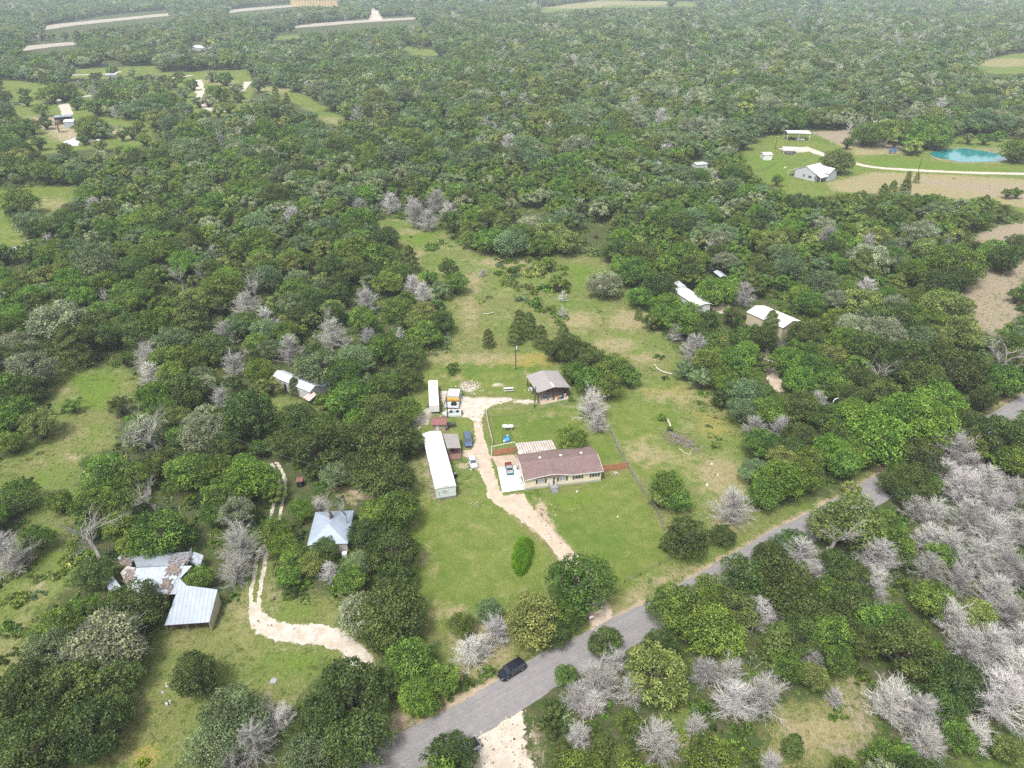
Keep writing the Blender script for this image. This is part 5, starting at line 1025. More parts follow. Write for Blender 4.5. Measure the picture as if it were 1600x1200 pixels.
# rocks
def rock_heap(u, v, label, n, r, seed, mt, s=.25):
    rr = random.Random(seed); m_ = MB(); root = bpy.data.objects
    for k in range(n):
        x, y = rr.gauss(0, r), rr.gauss(0, r * .8); q = s * rr.uniform(.4, 1.4); z = max(0, (1 - math.hypot(x, y) / r / 1.6)) * r * .22
        P0 = [(x + q * math.cos(t) * rr.uniform(.7, 1.2), y + q * math.sin(t) * rr.uniform(.7, 1.2), z) for t in np.linspace(0, 6.28, 6)[:-1]]; P1 = [(x + (p[0] - x) * .6, y + (p[1] - y) * .6, z + q * rr.uniform(.5, .9)) for p in P0]
        m_.add(P0 + P1, [(0, 1, 2, 3, 4)[::-1], (5, 6, 7, 8, 9)] + [(i, (i + 1) % 5, 5 + (i + 1) % 5, 5 + i) for i in range(5)])
    o = m_.build('rock_pile', mt); o.location = (*at(u, v), 0); return tag(o, label, 'rock pile')
LIME = mat('limestone', (0.56, 0.50, 0.40), 0.9, 0.3, 2.0)
rock_heap(733, 605, 'low heap of pale limestone rubble beyond the gravel yard', 90, 1.8, 1, LIME); rock_heap(733, 599, 'second smaller mound just behind the limestone rubble', 40, 1.2, 6, mat('dirt_rock', (0.36, 0.28, 0.20), .9, .3, 2)); rock_heap(736, 730, 'ring of stones on dirt patch below the white car', 20, .8, 2, LIME, .2)
rock_heap(858, 741, 'fire pit stones right of the front door lawn', 24, .6, 3, LIME, .18).location = (*at(963, 740), 0)
rock_heap(739, 788, 'scattered stones in the lawn below the mobile home', 16, .9, 4, LIME, .16); rock_heap(664, 652, 'pale rubble strewn left of the maroon shed', 60, 2.6, 5, LIME, .22)
# clutter on the porch and beside the house
junk('porch_clutter', 708, 706, 'white and black clutter under the porch edge', 'clutter', 21, 1.0, [WHITE, BLACK, RED], 8, .8); junk('porch_clutter', 709, 712, 'low dark bench clutter in front of the porch', 'clutter', 22, .8, [BLACK, WOODG], 5, .5)
stn = tag(MB().box(-1.0, 1.0, -.45, .45, .0, .12).build('stepping_slab', CONC), 'pale slab on the grass by the porch', 'slab'); stn.location = (*at(711, 716), 0)
gl_ = empty('gas_grill', (*at(809, 732), 0), R(80), 'small grey grill cart against the house side', 'grill'); MB().box(-.6, .6, -.3, .3, .45, .9).build('cabinet', STEEL, gl_); MB().tube([(-.5, 0, .95), (.5, 0, .95)], .3, 12).build('lid', mat('lid_grey', (0.5, 0.52, 0.55)), gl_)
for x in (-.5, .5): MB().bar((x, 0, .12), (x, 0, .45), .4, .06).build('leg', BLACK, gl_)
hm = empty('heat_pump', (*at(816.5, 750.5), 0), 0, 'dark heat pump at the house corner on the white patio', 'air conditioner'); MB().box(-.3, .45, -.5, .5, .11, .95).build('cabinet', mat('hp_grey', (0.12, 0.12, 0.12)), hm); MB().tube([(.05, 0, .95), (.05, 0, 1.0)], .33, 14).build('fan_grille', STEEL, hm)
for k, (u, v) in enumerate(((811, 742), (812.5, 747), (814, 756))):
    ch = empty('patio_chair', (*at(u, v), .1), R(-60 + 30 * k), ['white patio chair nearest the grey grill cart', 'white patio chair beside the dark heat pump', 'white patio chair nearest the front corner of the patio'][k], 'chair', 'white chairs on the patio')
    MB().box(-.25, .25, -.25, .25, .4, .45).build('seat', WHITE, ch); MB().box(-.25, .25, .2, .25, .46, .9).build('backrest', WHITE, ch)
    for x in (-.22, .22):
        for y in (-.22, .22): MB().bar((x, y, 0), (x, y, .4), .04).build('leg', WHITE, ch)
# ------------------------------------------------------------ vehicles
def paint(n, c, m=0.3): return mat(n, c, 0.28, 0.06, 0.6, metal=m, spec=0.6)
TYRE = mat('tyre', (0.02, 0.02, 0.022), 0.85, 0.3)
def vehicle(name, label, cat, u, v, head, Lv, Wv, Hv, belt, hood, cab, pm, bed=None, group=None, topz=0.0, wr=.36):
    """body from a side outline; hood=(x0,x1), cab=(bottom x0, top x0, top x1, bottom x1) measured from the front"""
    x_, y_ = at(u, v, topz); root = empty(name, (x_, y_, 0), head, label, cat, group)
    h2 = Lv / 2; X = lambda s: h2 - s; w = Wv / 2
    # lower body: sections with tucked corners
    secs = [(0.0, .62, .45, belt * .74), (.12, .90, .34, belt * .84), (.5, .99, .26, belt * .93), (cab[0], 1, .26, belt), (Lv * .6, 1, .26, belt * 1.01), (Lv - .5, .99, .26, belt if bed is None else belt), (Lv - .1, .93, .34, belt * .97), (Lv, .80, .45, belt * .9)]
    V = []; F = []
    for s, f, zb, zt in secs:
        V += [(X(s), -w * f, zb), (X(s), -w * f, zt - .12), (X(s), -w * f * .9, zt), (X(s), w * f * .9, zt), (X(s), w * f, zt - .12), (X(s), w * f, zb)]
    n = 6
    for i in range(len(secs) - 1):
        for j in range(n): F.append((i*n+j, i*n+(j+1) % n, (i+1)*n+(j+1) % n, (i+1)*n+j))
    F += [tuple(range(n))[::-1], tuple((len(secs)-1)*n + j for j in range(n))]
    MB().add(V, F).build('body', pm, root, bevel=.03)
    zt = Hv; zb = belt - .01; c0, c1, c2, c3 = [X(s) for s in cab]; wt_ = w * .78; wb = w * .93
    cabv = [(c0, -wb, zb), (c0, wb, zb), (c3, wb, zb), (c3, -wb, zb), (c1, -wt_, zt), (c1, wt_, zt), (c2, wt_, zt), (c2, -wt_, zt)]
    g = MB().add(cabv, [(0,1,5,4), (1,2,6,5), (2,3,7,6), (3,0,4,7)]); g.build('window_glass', GLASS, root)
    r_ = MB().box(min(c1, c2) - .04, max(c1, c2) + .04, -wt_ - .02, wt_ + .02, zt - .03, zt + .035)
    for k in range(4): a = Vector(cabv[k]); b2 = Vector(cabv[k + 4]); r_.bar(a, b2, .09)
    mid = MB()
    for s in (-1, 1): a = Vector(((c0 + c3) / 2, s * wb, zb)); b2 = Vector(((c1 + c2) / 2, s * wt_, zt)); r_.bar(a, b2, .09)
    r_.build('cabin_roof', pm, root, bevel=.02)
    for s in (-1, 1):
        MB().box(X(.10) - .05, X(.02), s * w * .62 - .16, s * w * .62 + .16, belt * .62, belt * .76).build('headlight', WHITE, root)
        MB().box(X(Lv) - .02, X(Lv) + .04, s * w * .64 - .10, s * w * .64 + .10, belt * .62, belt * .85).build('taillight', RED, root)
        MB().box(c0 - .35, c0 - .15, s * (w + .08) - .08, s * (w + .08) + .08, belt - .02, belt + .14).build('mirror', pm, root)
        for xs in (Lv * .19, Lv * .80):
            wl_ = MB().tube([(X(xs), s * (w - .2), wr), (X(xs), s * (w + .02), wr)], wr, 16).build('wheel', TYRE, root); MB().tube([(X(xs), s * (w + .0), wr), (X(xs), s * (w + .035), wr)], wr * .55, 10).build('rim', STEEL, wl_)
    MB().box(X(0) - .02, X(0) + .06, -w * .6, w * .6, .3, .5).build('bumper', STEEL if bed is not None else pm, root)
    MB().box(X(0) - .03, X(0) + .03, -w * .42, w * .42, .5, belt * .66).build('grille', BLACK, root)
    tr = MB()
    for s in (-1, 1): tr.box(X(Lv - .6), X(.6), s * (w + .012) - .012, s * (w + .012) + .012, belt - .16, belt - .12)
    tr.build('side_trim', STEEL, root)
    if bed:
        b0, b1 = bed; m_ = MB(); m_.box(X(b1) + .06, X(b0), -w * .86, w * .86, belt + .008, belt + .014); m_.build('bed_liner', BLACK, root)
        m_ = MB(); m_.box(X(b1), X(b0), -w * .98, -w * .87, belt - .03, belt + .12); m_.box(X(b1), X(b0), w * .87, w * .98, belt - .03, belt + .12); m_.box(X(b1) - .02, X(b1) + .07, -w * .87, w * .87, belt - .03, belt + .12); m_.build('bed_side', pm, root)
    return root
def heading(p0, p1, z=0): a = at(*p0, z); b = at(*p1, z); return math.atan2(b[1] - a[1], b[0] - a[0])
hd = heading((821, 1037), (780, 1062))
vehicle('parked_car', 'black sport utility vehicle with silver side stripe on the road edge', 'car', 800, 1045, hd, 5.1, 2.0, 1.8, 1.12, None, (1.25, 1.75, 4.55, 4.95), paint('black_paint', (0.012, 0.015, 0.025)), topz=.9, wr=.4)
vehicle('parked_car', 'blue grey sport utility vehicle nose down on the gravel', 'car', 731, 686, heading((730, 676), (733, 698)), 5.4, 2.05, 1.8, 1.12, None, (1.2, 1.7, 4.9, 5.3), paint('slate_blue_paint', (0.12, 0.17, 0.27)), topz=.9, wr=.4)
vehicle('parked_car', 'white sedan with dark windshield on the tan driveway', 'car', 738.5, 721, heading((736, 711), (743, 732)), 4.6, 1.8, 1.42, .92, None, (1.25, 1.95, 3.5, 4.2), paint('white_car_paint', (0.72, 0.73, 0.75), .1), topz=.7, wr=.33)
vehicle('pickup_truck', 'silver pickup with black bed half under the roadside oak', 'pickup', 722, 1174, heading((744, 1160), (703, 1186)), 5.9, 2.0, 1.85, 1.15, None, (1.4, 1.95, 3.3, 3.75), paint('silver_paint', (0.50, 0.50, 0.52)), bed=(3.85, 5.85), topz=.9, wr=.42)
uc = vehicle('utility_cart', 'small silver farm utility cart with rust red tipping bed', 'farm cart', 795.5, 733, heading((792, 724), (797, 742)), 3.3, 1.6, 1.35, .85, None, (.8, 1.0, 1.9, 2.1), paint('cart_silver', (0.42, 0.44, 0.47)), topz=.6, wr=.36)
uc.location.z = .1
tb = MB().box(-1.75, -.45, -.8, .8, .87, .93); tb.box(-1.75, -.45, -.8, -.74, .93, 1.3); tb.box(-1.75, -.45, .74, .8, .93, 1.3); tb.box(-1.75, -1.69, -.74, .74, .93, 1.3); tb.box(-.51, -.45, -.74, .74, .93, 1.3); tb.build('tipping_bed', mat('bed_rust', (0.26, 0.075, 0.05), .8, .3), uc); MB().box(1.15, 1.85, -.85, .85, .25, .55).build('front_bucket', mat('teal_paint', (0.02, 0.20, 0.22), .5, .2), uc)

# ------------------------------------------------------------ utility poles and wires
def pole(u, v, ut, vt, label, arm=True, box=True, H=None, tilt=True, h=9.5):
    a = Vector((*at(u, v), 0)); root = empty('utility_pole', tuple(a), 0, label, 'utility pole')
    top = at3(ut, vt, h) - a
    if Vector((top.x, top.y)).length > 1.8: s = 1.8 / Vector((top.x, top.y)).length; top.x *= s; top.y *= s
    MB().tube([(0, 0, 0), tuple(top)], [.17, .12], 10).build('pole', POLE, root)
    if arm: 
        t_ = MB(); t_.bar((top.x - 1.1, top.y, h - .5), (top.x + 1.1, top.y, h - .5), .1, .12); t_.build('crossarm', WOODG, root); 
        for x in (-1, 0, 1): MB().tube([(top.x + x, top.y, h - .44), (top.x + x, top.y, h - .2)], .06, 8).build('insulator', WHITE, root)
    if box: MB().tube([(top.x * .85 + .3, top.y * .85 - .1, h - 1.9), (top.x * .85 + .3, top.y * .85 - .1, h - .9)], .27, 12).build('transformer', mat('transformer_grey', (0.60, 0.62, 0.63)), root)
    return a + top
p1 = pole(338, 713, 324.5, 664, 'leaning dark power pole with pale transformer above the left oaks')
p2 = pole(806, 577, 805.5, 538, 'dark power pole standing in the meadow behind the pole barn', arm=False)
p3 = pole(699.5, 652, 697.5, 620, 'black pole beside the open equipment trailer', arm=False, box=False, h=6.5)
p4 = pole(835, 638, 837, 604, 'thin pole at the left front corner of the pole barn', arm=False, box=False, h=6.0)
p5 = pole(1211, 234, 1215, 210, 'pole with white transformer beside the far white shed', arm=False, box=True, h=10)
p6 = pole(1433, 274, 1440, 248, 'leaning thin pole beside the far farm lane', arm=False, box=False, h=10)
p7 = pole(1160, 476, 1161, 450, 'pole with white transformer left of the cream metal building', arm=True, box=True, h=9)
p8 = pole(697, 568, 696, 548, 'thin pole', arm=False, box=False, h=5) if False else None
def wire(a, b, sag, label):
    a = Vector(a); b = Vector(b); pts = [a.lerp(b, t) - Vector((0, 0, sag * 4 * t * (1 - t))) for t in np.linspace(0, 1, 13)]
    o = MB().tube([tuple(p) for p in pts], .022, 4).build('power_line', mat('wire', (0.18, 0.18, 0.19), .5)); return tag(o, label, 'power line')
e1 = at3(-60, 805, 8.5); wire(p1 + Vector((-1, 0, -.2)), e1, 1.2, 'upper overhead wire from the leaning pole to the left edge'); wire(p1 + Vector((0, 0, -.6)), e1 + Vector((1.5, -1.5, -.3)), 1.4, 'lower overhead wire from the leaning pole to the left edge')
wire(p1 + Vector((0, 0, -1.0)), at3(640, 764, 6), 1.5, 'service wire from the leaning pole toward the mobile home'); wire(p2, at3(960, 500, 9), .6, 'wire leading right from the meadow pole')
wire(p3, at3(690, 676, 4), .4, 'short wire from the black pole to the mobile home'); wire(p4, at3(842, 612, 4), .2, 'drop wire from thin pole to the pole barn')

# ------------------------------------------------------------ wire fences
def wire_fence(pts, label, h=1.3, step=3.2, top=None, mt=None, mesh=True, pw=.08):
    P0 = [Vector((*at(*p), 0)) for p in pts]; root = empty('wire_fence', tuple(P0[0]), 0, label, 'fence'); m_ = MB(); posts = []
    for a, b in zip(P0[:-1], P0[1:]):
        n = max(1, int((b - a).length / step))
        for k in range(n): posts.append(a.lerp(b, k / n) - P0[0])
        for z in ((.3, .6, .9, h - .1) if mesh else (h - .08,)): m_.bar(a - P0[0] + Vector((0, 0, z)), b - P0[0] + Vector((0, 0, z)), .02)
        if top: m_.bar(a - P0[0] + Vector((0, 0, h)), b - P0[0] + Vector((0, 0, h)), top, top)
    posts.append(P0[-1] - P0[0]); m_.build('fence_rail' if top else 'fence_wire', mt or STEEL, root)
    for q in posts[:100]: MB().bar(q, q + Vector((random.gauss(0, .03), random.gauss(0, .03), h + .08)), pw).build('post', mt or STEEL, root)
PALEW = mat('pale_wood_rail', (0.46, 0.40, 0.30), .9, .25); DKP = mat('dark_post', (.10, .09, .07), .9)
wire_fence([(759, 645), (763, 668), (770, 697)], 'pale wooden rail fence between gravel drive and back yard', 1.4, 2.6, .16, PALEW, pw=.14)
wire_fence([(764, 652), (805, 650), (840, 641), (905, 629)], 'wire fence in front of the pole barn across the back yard', 1.2, 3.4)
wire_fence([(952, 668), (956, 680), (964, 700), (970, 712), (976, 722), (981, 732), (988, 744), (1003, 768), (1018, 790), (1030, 808), (1036, 830)], 'chain link fence right of the yellow house down the lawn', 1.3, 2.6, .06)
sd = MB(); aa = Vector((*at(958, 682), 0)); bb = Vector((*at(969, 706), 0)); sd.bar((0, 0, .55), tuple(bb - aa + Vector((0, 0, .55))), .04, .9); o = sd.build('leaning_sheet', mat('dull_panel', (0.45, 0.47, 0.50), .5, .3, 1.5)); o.location = aa; tag(o, 'long grey metal panel leaning along the chain link fence', 'panel')
wire_fence([(975, 912), (1000, 900), (1030, 884), (1055, 872)], 'sparse wire fence along the roadside below the round oak', 1.2, 4.0, None, DKP)
wire_fence([(650, 560), (668, 556), (690, 553), (720, 548)], 'line of small fence posts at the meadow edge', 1.2, 3.5, None, PALEW)
wire_fence([(1190, 268), (1203, 262), (1212, 256)], 'short grey rail fence left of the white farmhouse', 1.4, 3, .15, WOODG, pw=.2)
mb_ = empty('mailbox', (*at(923, 972), 0), R(30), 'white mailbox on a post beside the driveway entrance', 'mailbox'); MB().bar((0, 0, 0), (0, 0, 1.1), .12).build('post', WHITE, mb_); MB().tube([(-.35, 0, 1.3), (.35, 0, 1.3)], .2, 10).build('box', WHITE, mb_)

# ------------------------------------------------------------ buildings among the trees
def building(name, label, cat, A, B, C, ze, rise, wm, rm, ridge='x', D_=None, wins=(), door=None, over=.3, z0=0, group=None):
    """A-B: front eave in photo pixels at eave height, C: the far eave corner behind B"""
    a, b, L, rz = R2(A, B, ze); c_ = at(*C, ze); dx, dy = c_[0] - b[0], c_[1] - b[1]; W_ = abs(-dx * math.sin(rz) + dy * math.cos(rz)) if D_ is None else D_
    root = empty(name, (*a, 0), rz, label, cat, group)
    walls(L, W_, ze, rise, ridge if rise > .05 else '').build('wall', wm, root); gable_roof(L, W_, ze, rise, .1, over, ridge).build('roof', rm, root)
    for (fc, x, z, w, h) in wins: window(root, x, z, w, h, {'front': 0, 'right': L, 'left': 0}[fc], face=fc, shutters=False)
    if door: fc, x = door; d_ = (MB().box(x, x + 1, -.06, 0, .1, 2.2) if fc == 'front' else MB().box(L, L + .06, x, x + 1, .1, 2.2) if fc == 'right' else MB().box(-.06, 0, x, x + 1, .1, 2.2)).build('door', DARK, root)
    return root, L, W_
MATS['white_tin'] = mat('white_tin', (0.60, 0.64, 0.70), .45, .12, .5, stripes=('x', .8, (.56, .58, .62), .4)); WT = MATS['white_tin']
wb, L, W_ = building('long_barn', 'white tin barn half hidden by a small cedar, striped awning at its end', 'barn', (427.5, 588), (484, 612), (495.5, 602), 3.2, 1.0, mat('barn_white_wall', (0.60, 0.60, 0.58), .7, .2, 1), WT, 'x', door=('front', 4.0), wins=(('front', 7.0, 1.4, .7, .8), ('front', 9.0, 1.2, .6, .9)))
aw = [at(*p, 2.2) for p in ((472, 619.5), (483, 626.5))]; aw2 = [at(*p, 2.7) for p in ((494, 616), (489.5, 611))]
q_ = [l2(wb, p) for p in aw + aw2]; MB().slab([(*q_[0], 2.1), (*q_[1], 2.1), (*q_[2], 2.6), (*q_[3], 2.6)], .06).build('awning', REDSTR, wb)
MB().box(L * .35, L + .2, W_ + .31, W_ + 4.0, 2.55, 2.65).build('lean_to_roof', mat('blue_tin', (0.36, 0.43, 0.55), .4, .2, .6), wb); MB().box(L * .35 + .2, L, W_ + .31, W_ + 3.8, 0, 2.54).build('lean_to_wall', MATS['barn_white_wall'], wb)
# square tin roof
th_, L, W_ = building('tin_roof_house', 'old house with square pale tin roof and dead trees behind it', 'house', (482, 851), (542, 848), (543, 799), 2.9, 0.0, mat('faded_wall', (0.50, 0.48, 0.44), .8, .3), TIN, 'x')
for ch_ in list(th_.children):
    if ch_.name.startswith('roof'): bpy.data.objects.remove(ch_)
o_ = .25; apex0, apex1 = (L * .48, W_ * .42, 4.5), (L * .5, W_ * .60, 4.5); z_ = 2.92
hp = MB().add([(-o_, -o_, z_), (L+o_, -o_, z_), (L+o_, W_+o_, z_), (-o_, W_+o_, z_), apex0, apex1], [(0, 1, 4), (1, 2, 5, 4), (2, 3, 5), (3, 0, 4, 5), (3, 2, 1, 0)]); hp.build('roof', mat('tin_plain', (0.40, 0.46, 0.55), .35, .15, .5, c2=(.34, .40, .48), metal=.15), th_)
MB().box(L*.47, L*.47+.35, W_*.58, W_*.58+1.1, 4.3, 5.3).build('chimney', mat('chimney_brick', (.20, .12, .09), .9, .3, 3), th_); MB().box(L*.85, L*.85+1.0, -1.2, -.3, 0, .9).build('cooler', WHITE, th_)
# ruined tin building
rb, L, W_ = building('ruined_barn', 'collapsing tin barn with leaf litter on its patched pale roof', 'barn', (203, 921), (285, 910), (290, 884), 3.0, .05, mat('ruin_wall', (0.20, 0.13, 0.10), .9, .4, 1), TIN, 'x', D_=4)
for ch_ in list(rb.children): bpy.data.objects.remove(ch_)
def rq(pts, nm, mt, t=.06): MB().slab([(*l2(rb, at(u, v, z)), z) for u, v, z in pts], t).build(nm, mt, rb)
RT = mat('ruin_tin', (0.42, 0.47, 0.54), .45, .3, .35, c2=(.32, .35, .41), stripes=('x', .8, (.30, .33, .37), .35), metal=.1)
rq([(203, 921, 3.0), (228, 931, 3.0), (262, 928, 3.0), (287, 884, 5.0), (213, 887, 5.0)], 'roof', RT)
rq([(213, 886, 5.01), (287, 883.5, 5.01), (300, 862, 3.2), (206, 866, 3.2)], 'roof', RT)
rq([(263, 928, 3.05), (281, 904, 4.0), (300, 884, 5.05), (287.5, 884, 5.05)], 'roof', RT)
rq([(257, 977, 2.6), (327, 972, 2.6), (340, 921, 3.8), (292, 915, 4.1), (275, 928, 3.6)], 'annex_roof', mat('annex_tin', (0.46, 0.51, 0.58), .4, .15, .35, c2=(.38, .43, .50), stripes=('x', .75, (.28, .31, .37), .5), metal=.1))
rq([(281, 904, 4.2), (292, 915, 4.05), (275, 928, 3.7), (263, 929, 3.1)], 'annex_roof', MATS['annex_tin'])
rq([(188, 895, 2.6), (202, 921, 2.6), (212, 887, 3.6), (198, 884, 3.0)], 'roof', mat('rusted_sheet', (0.36, 0.30, 0.28), .8, .4, 1.2, c2=(.50, .50, .52)))
rq([(183, 872, 2.6), (203, 885, 2.9), (212, 868, 2.9), (196, 861, 2.2)], 'roof', RT); rq([(290, 876, 3.0), (312, 886, 2.5), (318, 868, 3.0), (303, 862, 3.6)], 'roof', RT); rq([(292, 870, 3.6), (299, 855, 5.2), (300, 868, 3.4)], 'bent_sheet', RT, .05)
rq([(160, 905, 2.2), (172, 925, 2.2), (190, 918, 2.4), (176, 900, 2.4)], 'roof', RT)
rq([(255, 929, 2.9), (265, 928.5, 2.95), (258, 954, .3), (253, 953, .3)], 'red_panel', RUST, .08)
for (pts) in ([(266, 868, 3.3), (290, 862, 3.3), (302, 866, 3.2), (293, 880, 4.6), (275, 884, 5.1), (262, 878, 4.6)], [(266, 884, 5.12), (279, 884, 5.12), (277, 896, 4.6), (268, 897, 4.55), (260, 897, 4.5)], [(255, 906, 4.15), (264, 905, 4.2), (268, 926, 3.3), (262, 924, 3.3), (253, 917, 3.7)], [(226, 925, 3.35), (236, 914, 3.8), (246, 917, 3.7), (238, 919, 3.6)], [(190, 905, 2.75), (205, 918, 3.15), (213, 890, 4.9), (202, 887, 3.3)], [(184, 882, 2.75), (208, 886, 3.0), (206, 876, 2.95), (194, 870, 2.9)]):
    loc_ = [Vector((*l2(rb, at(u, v, z)), z)) for u, v, z in pts]; nrm_ = (loc_[2] - loc_[0]).cross(loc_[1] - loc_[0]); pl_x = [q.x for q in loc_]; pl_y = [q.y for q in loc_]; lm = MB(); k = 0
    A3 = np.array([[q.x, q.y, 1] for q in loc_]); cf = np.linalg.lstsq(A3, np.array([q.z for q in loc_]), rcond=None)[0]
    while k < 150:
        x, y = random.uniform(min(pl_x), max(pl_x)), random.uniform(min(pl_y), max(pl_y)); k += 1
        if not inpoly(np.array([x]), np.array([y]), list(zip(pl_x, pl_y)))[0]: continue
        a_ = random.uniform(0, 6.28); l_ = random.uniform(.2, .8); z = cf[0] * x + cf[1] * y + cf[2] + random.uniform(.05, .16); lm.bar((x, y, z), (x + l_ * math.cos(a_), y + l_ * math.sin(a_), cf[0] * (x + l_ * math.cos(a_)) + cf[1] * (y + l_ * math.sin(a_)) + cf[2] + .1), random.uniform(.06, .3), .05)
    lm.build('leaf_litter', DEBRIS, rb)
def rwall(p, q, h0, h1, mt, nm='wall'):
    a = l2(rb, at(*p, h0)); b = l2(rb, at(*q, h1)); o = Vector((b[1] - a[1], a[0] - b[0], 0)).normalized() * .06
    MB().add([(a[0], a[1], 0), (b[0], b[1], 0), (b[0], b[1], h1 - .08), (a[0], a[1], h0 - .08), (a[0] + o.x, a[1] + o.y, 0), (b[0] + o.x, b[1] + o.y, 0), (b[0] + o.x, b[1] + o.y, h1 - .08), (a[0] + o.x, a[1] + o.y, h0 - .08)], [(0,1,2,3),(7,6,5,4),(0,4,5,1),(1,5,6,2),(2,6,7,3),(3,7,4,0)]).build(nm, mt, rb)
rwall((326, 971.5), (339, 922), 2.6, 3.8, mat('cream_end_wall', (0.62, 0.55, 0.38), .8, .2, 1), 'end_wall'); rwall((258, 968), (290, 925), 2.5, 3.5, MATS['ruin_wall']); rwall((230, 924), (262, 921), 2.9, 2.9, MATS['ruin_wall'], 'back_wall'); rwall((262, 966), (324, 962), 2.5, 2.5, MATS['ruin_wall'], 'back_wall')
for p in ((258, 976), (290, 973.5), (325, 971)): x, y = l2(rb, at(*p, 2.6)); MB().bar((x, y + .2, 0), (x, y + .2, 2.5), .14).build('post', WOODG, rb)
# reddish hutch, scrap, slab
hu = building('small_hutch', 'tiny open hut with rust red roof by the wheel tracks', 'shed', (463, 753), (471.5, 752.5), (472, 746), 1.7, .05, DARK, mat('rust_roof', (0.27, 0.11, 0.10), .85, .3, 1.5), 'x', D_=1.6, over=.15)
mc = tag(MB().prism([(-.5, -.4), (.5, -.4), (.55, .4), (0, .75), (-.5, .4)], .02, .12, 'z').build('metal_plate', mat('plate_grey', (.40, .38, .40))), 'grey lid lying in the weeds of the lower left yard', 'plate'); mc.location = (*at(427, 1065), 0)
junk('scrap_pile', 261, 1073, 'round white scrap beside the small dark oak', 'scrap pile', 31, .6, [WHITE, TARP], 4, .5); junk('scrap_pile', 254, 1083, 'thin white bent sheet lower left of the round white scrap', 'scrap pile', 32, .7, [TARP], 3, .3); junk('scrap_pile', 267, 1100, 'crumpled white and grey sheets under the blue green oak', 'scrap pile', 33, .9, [WHITE, STEEL], 7, .6)
junk('scrap_pile', 430, 937, 'small purple grey scrap by the gravel track', 'scrap pile', 34, .5, [STEEL, BLACK], 5, .5); junk('scrap_pile', 145, 566, 'black junk pile in the shade at the top of the left meadow', 'scrap pile', 35, 2.6, [BLACK, BLACK, RUST, STEEL], 12, 1.3); junk('scrap_pile', 171, 541, 'tiny white object deep in the left woods', 'scrap pile', 36, .5, [WHITE], 2, .8)
# right hand buildings
building('metal_building', 'cream metal building with pale roof behind a large cedar', 'building', (1168, 488), (1223, 512), (1239, 497), 4.2, 1.2, mat('cream_metal', (0.60, 0.53, 0.38), .6, .12, 1, stripes=('z', .5, (.52, .46, .33), .4)), mat('beige_white_roof', (0.74, 0.72, 0.69), .5, .08, .5, stripes=('x', .9, (.62, .60, .57), .3)), 'x', wins=(('right', 2.2, 1.6, .7, 1.0), ('right', 5.5, 2.0, .8, .9)), door=('right', 3.6))
lw, L, W_ = building('long_cabin', 'very long narrow white roof half buried in the right woods', 'mobile home', (1052, 453.5), (1090, 478.5), (1103, 470), 3.2, .5, WHITE, WROOF, 'x'); 
building('small_annex', 'small white roof at the upper end of the long white roof', 'shed', (1051, 441), (1061, 449), (1067, 445), 2.6, .3, WHITE, WROOF, 'x')
building('dark_shed', 'dark walled shed with grey roof above the long white roof', 'shed', (1116, 425), (1126, 433), (1132, 430), 3.0, .5, mat('dark_brown_wall', (0.06, 0.04, 0.04), .8), mat('light_grey_roof', (.50, .51, .53), .5), 'x'); building('pump_shed', 'tiny white shed left of the dark walled shed', 'shed', (1104, 411), (1108, 414), (1111, 412), 2.3, .3, WHITE, WHITE, 'x')
building('wood_shelter', 'pale green roof glimpsed in the middle woods below the grey snag', 'shed', (1089, 258), (1106, 256.5), (1110, 252), 3.2, .4, WHITE, mat('pale_green_roof', (.55, .62, .60), .5), 'x', D_=6)
hp_ = MB(); pts = [(.95 * math.cos(t), 0, 1.1 + 1.1 * math.sin(t)) for t in np.linspace(-.4, 3.5, 16)]; hp_.tube(pts, .15, 8); ho = hp_.build('white_hoop', WHITE, smooth=True); ho.location = (*at(1302, 648), 2.2); tag(ho, 'white curved hoop standing among the right woods', 'hoop')
ho.location.z = 3.0; pst = MB().bar((.9, 0, -3.0), (.9, 0, .7), .08).build('post', STEEL, ho)
junk('scrap_pile', 1275, 545, 'small white object under the trees right of the cream building', 'scrap pile', 41, .8, [WHITE, STEEL], 4, .9)
junk('junk_pile', 1213, 526, 'brown clutter at the door of the cream metal building', 'scrap pile', 42, .9, [WOODG, BLACK], 5, .7); junk('play_equipment', 1066, 780, 'orange wooden play equipment under the forked oak', 'play equipment', 43, 1.0, [ORANGE, ORANGE, TARP], 6, 1.6); junk('lumber_stack', 1070, 795, 'flat orange boards just behind the large round oak', 'lumber', 44, .8, [ORANGE, YEL], 4, .3)
junk('rusty_tank', 933, 373, 'rusty drum at the head of the meadow among trees', 'tank', 45, 1.6, [RUST, BLACK], 6, 1.8)

# brush pile, logs
bp_ = MB(); rr = random.Random(5)
for k in range(330):
    x, y = rr.gauss(0, 2.6), rr.gauss(0, 1.3); z = abs(rr.gauss(.5, .35)); a = rr.uniform(0, 6.28); l_ = rr.uniform(.5, 1.6); bp_.bar((x, y, z), (x + l_ * math.cos(a), y + l_ * math.sin(a), max(.05, z + rr.gauss(0, .35))), rr.uniform(.03, .08))
bo = bp_.build('brush_pile', mat('brush_lilac', (0.36, 0.29, 0.27), .9, .35, 1.5)); bo.location = (*at(1064, 691), 0); bo.rotation_euler.z = heading((1045, 680), (1082, 700)); tag(bo, 'purple grey heap of cut branches in the dry field', 'brush pile')
def log(pts, r0, label, mt=None):
    q = [Vector((*at(u, v), z)) for u, v, z in pts]; o = MB().tube([tuple(p - q[0]) for p in q], [r0 * (1 - .12 * i) for i in range(len(q))], 8).build('fallen_log', mt or mat('bleached_log', (0.58, 0.52, 0.44), .9, .25)); o.location = q[0]; tag(o, label, 'log')
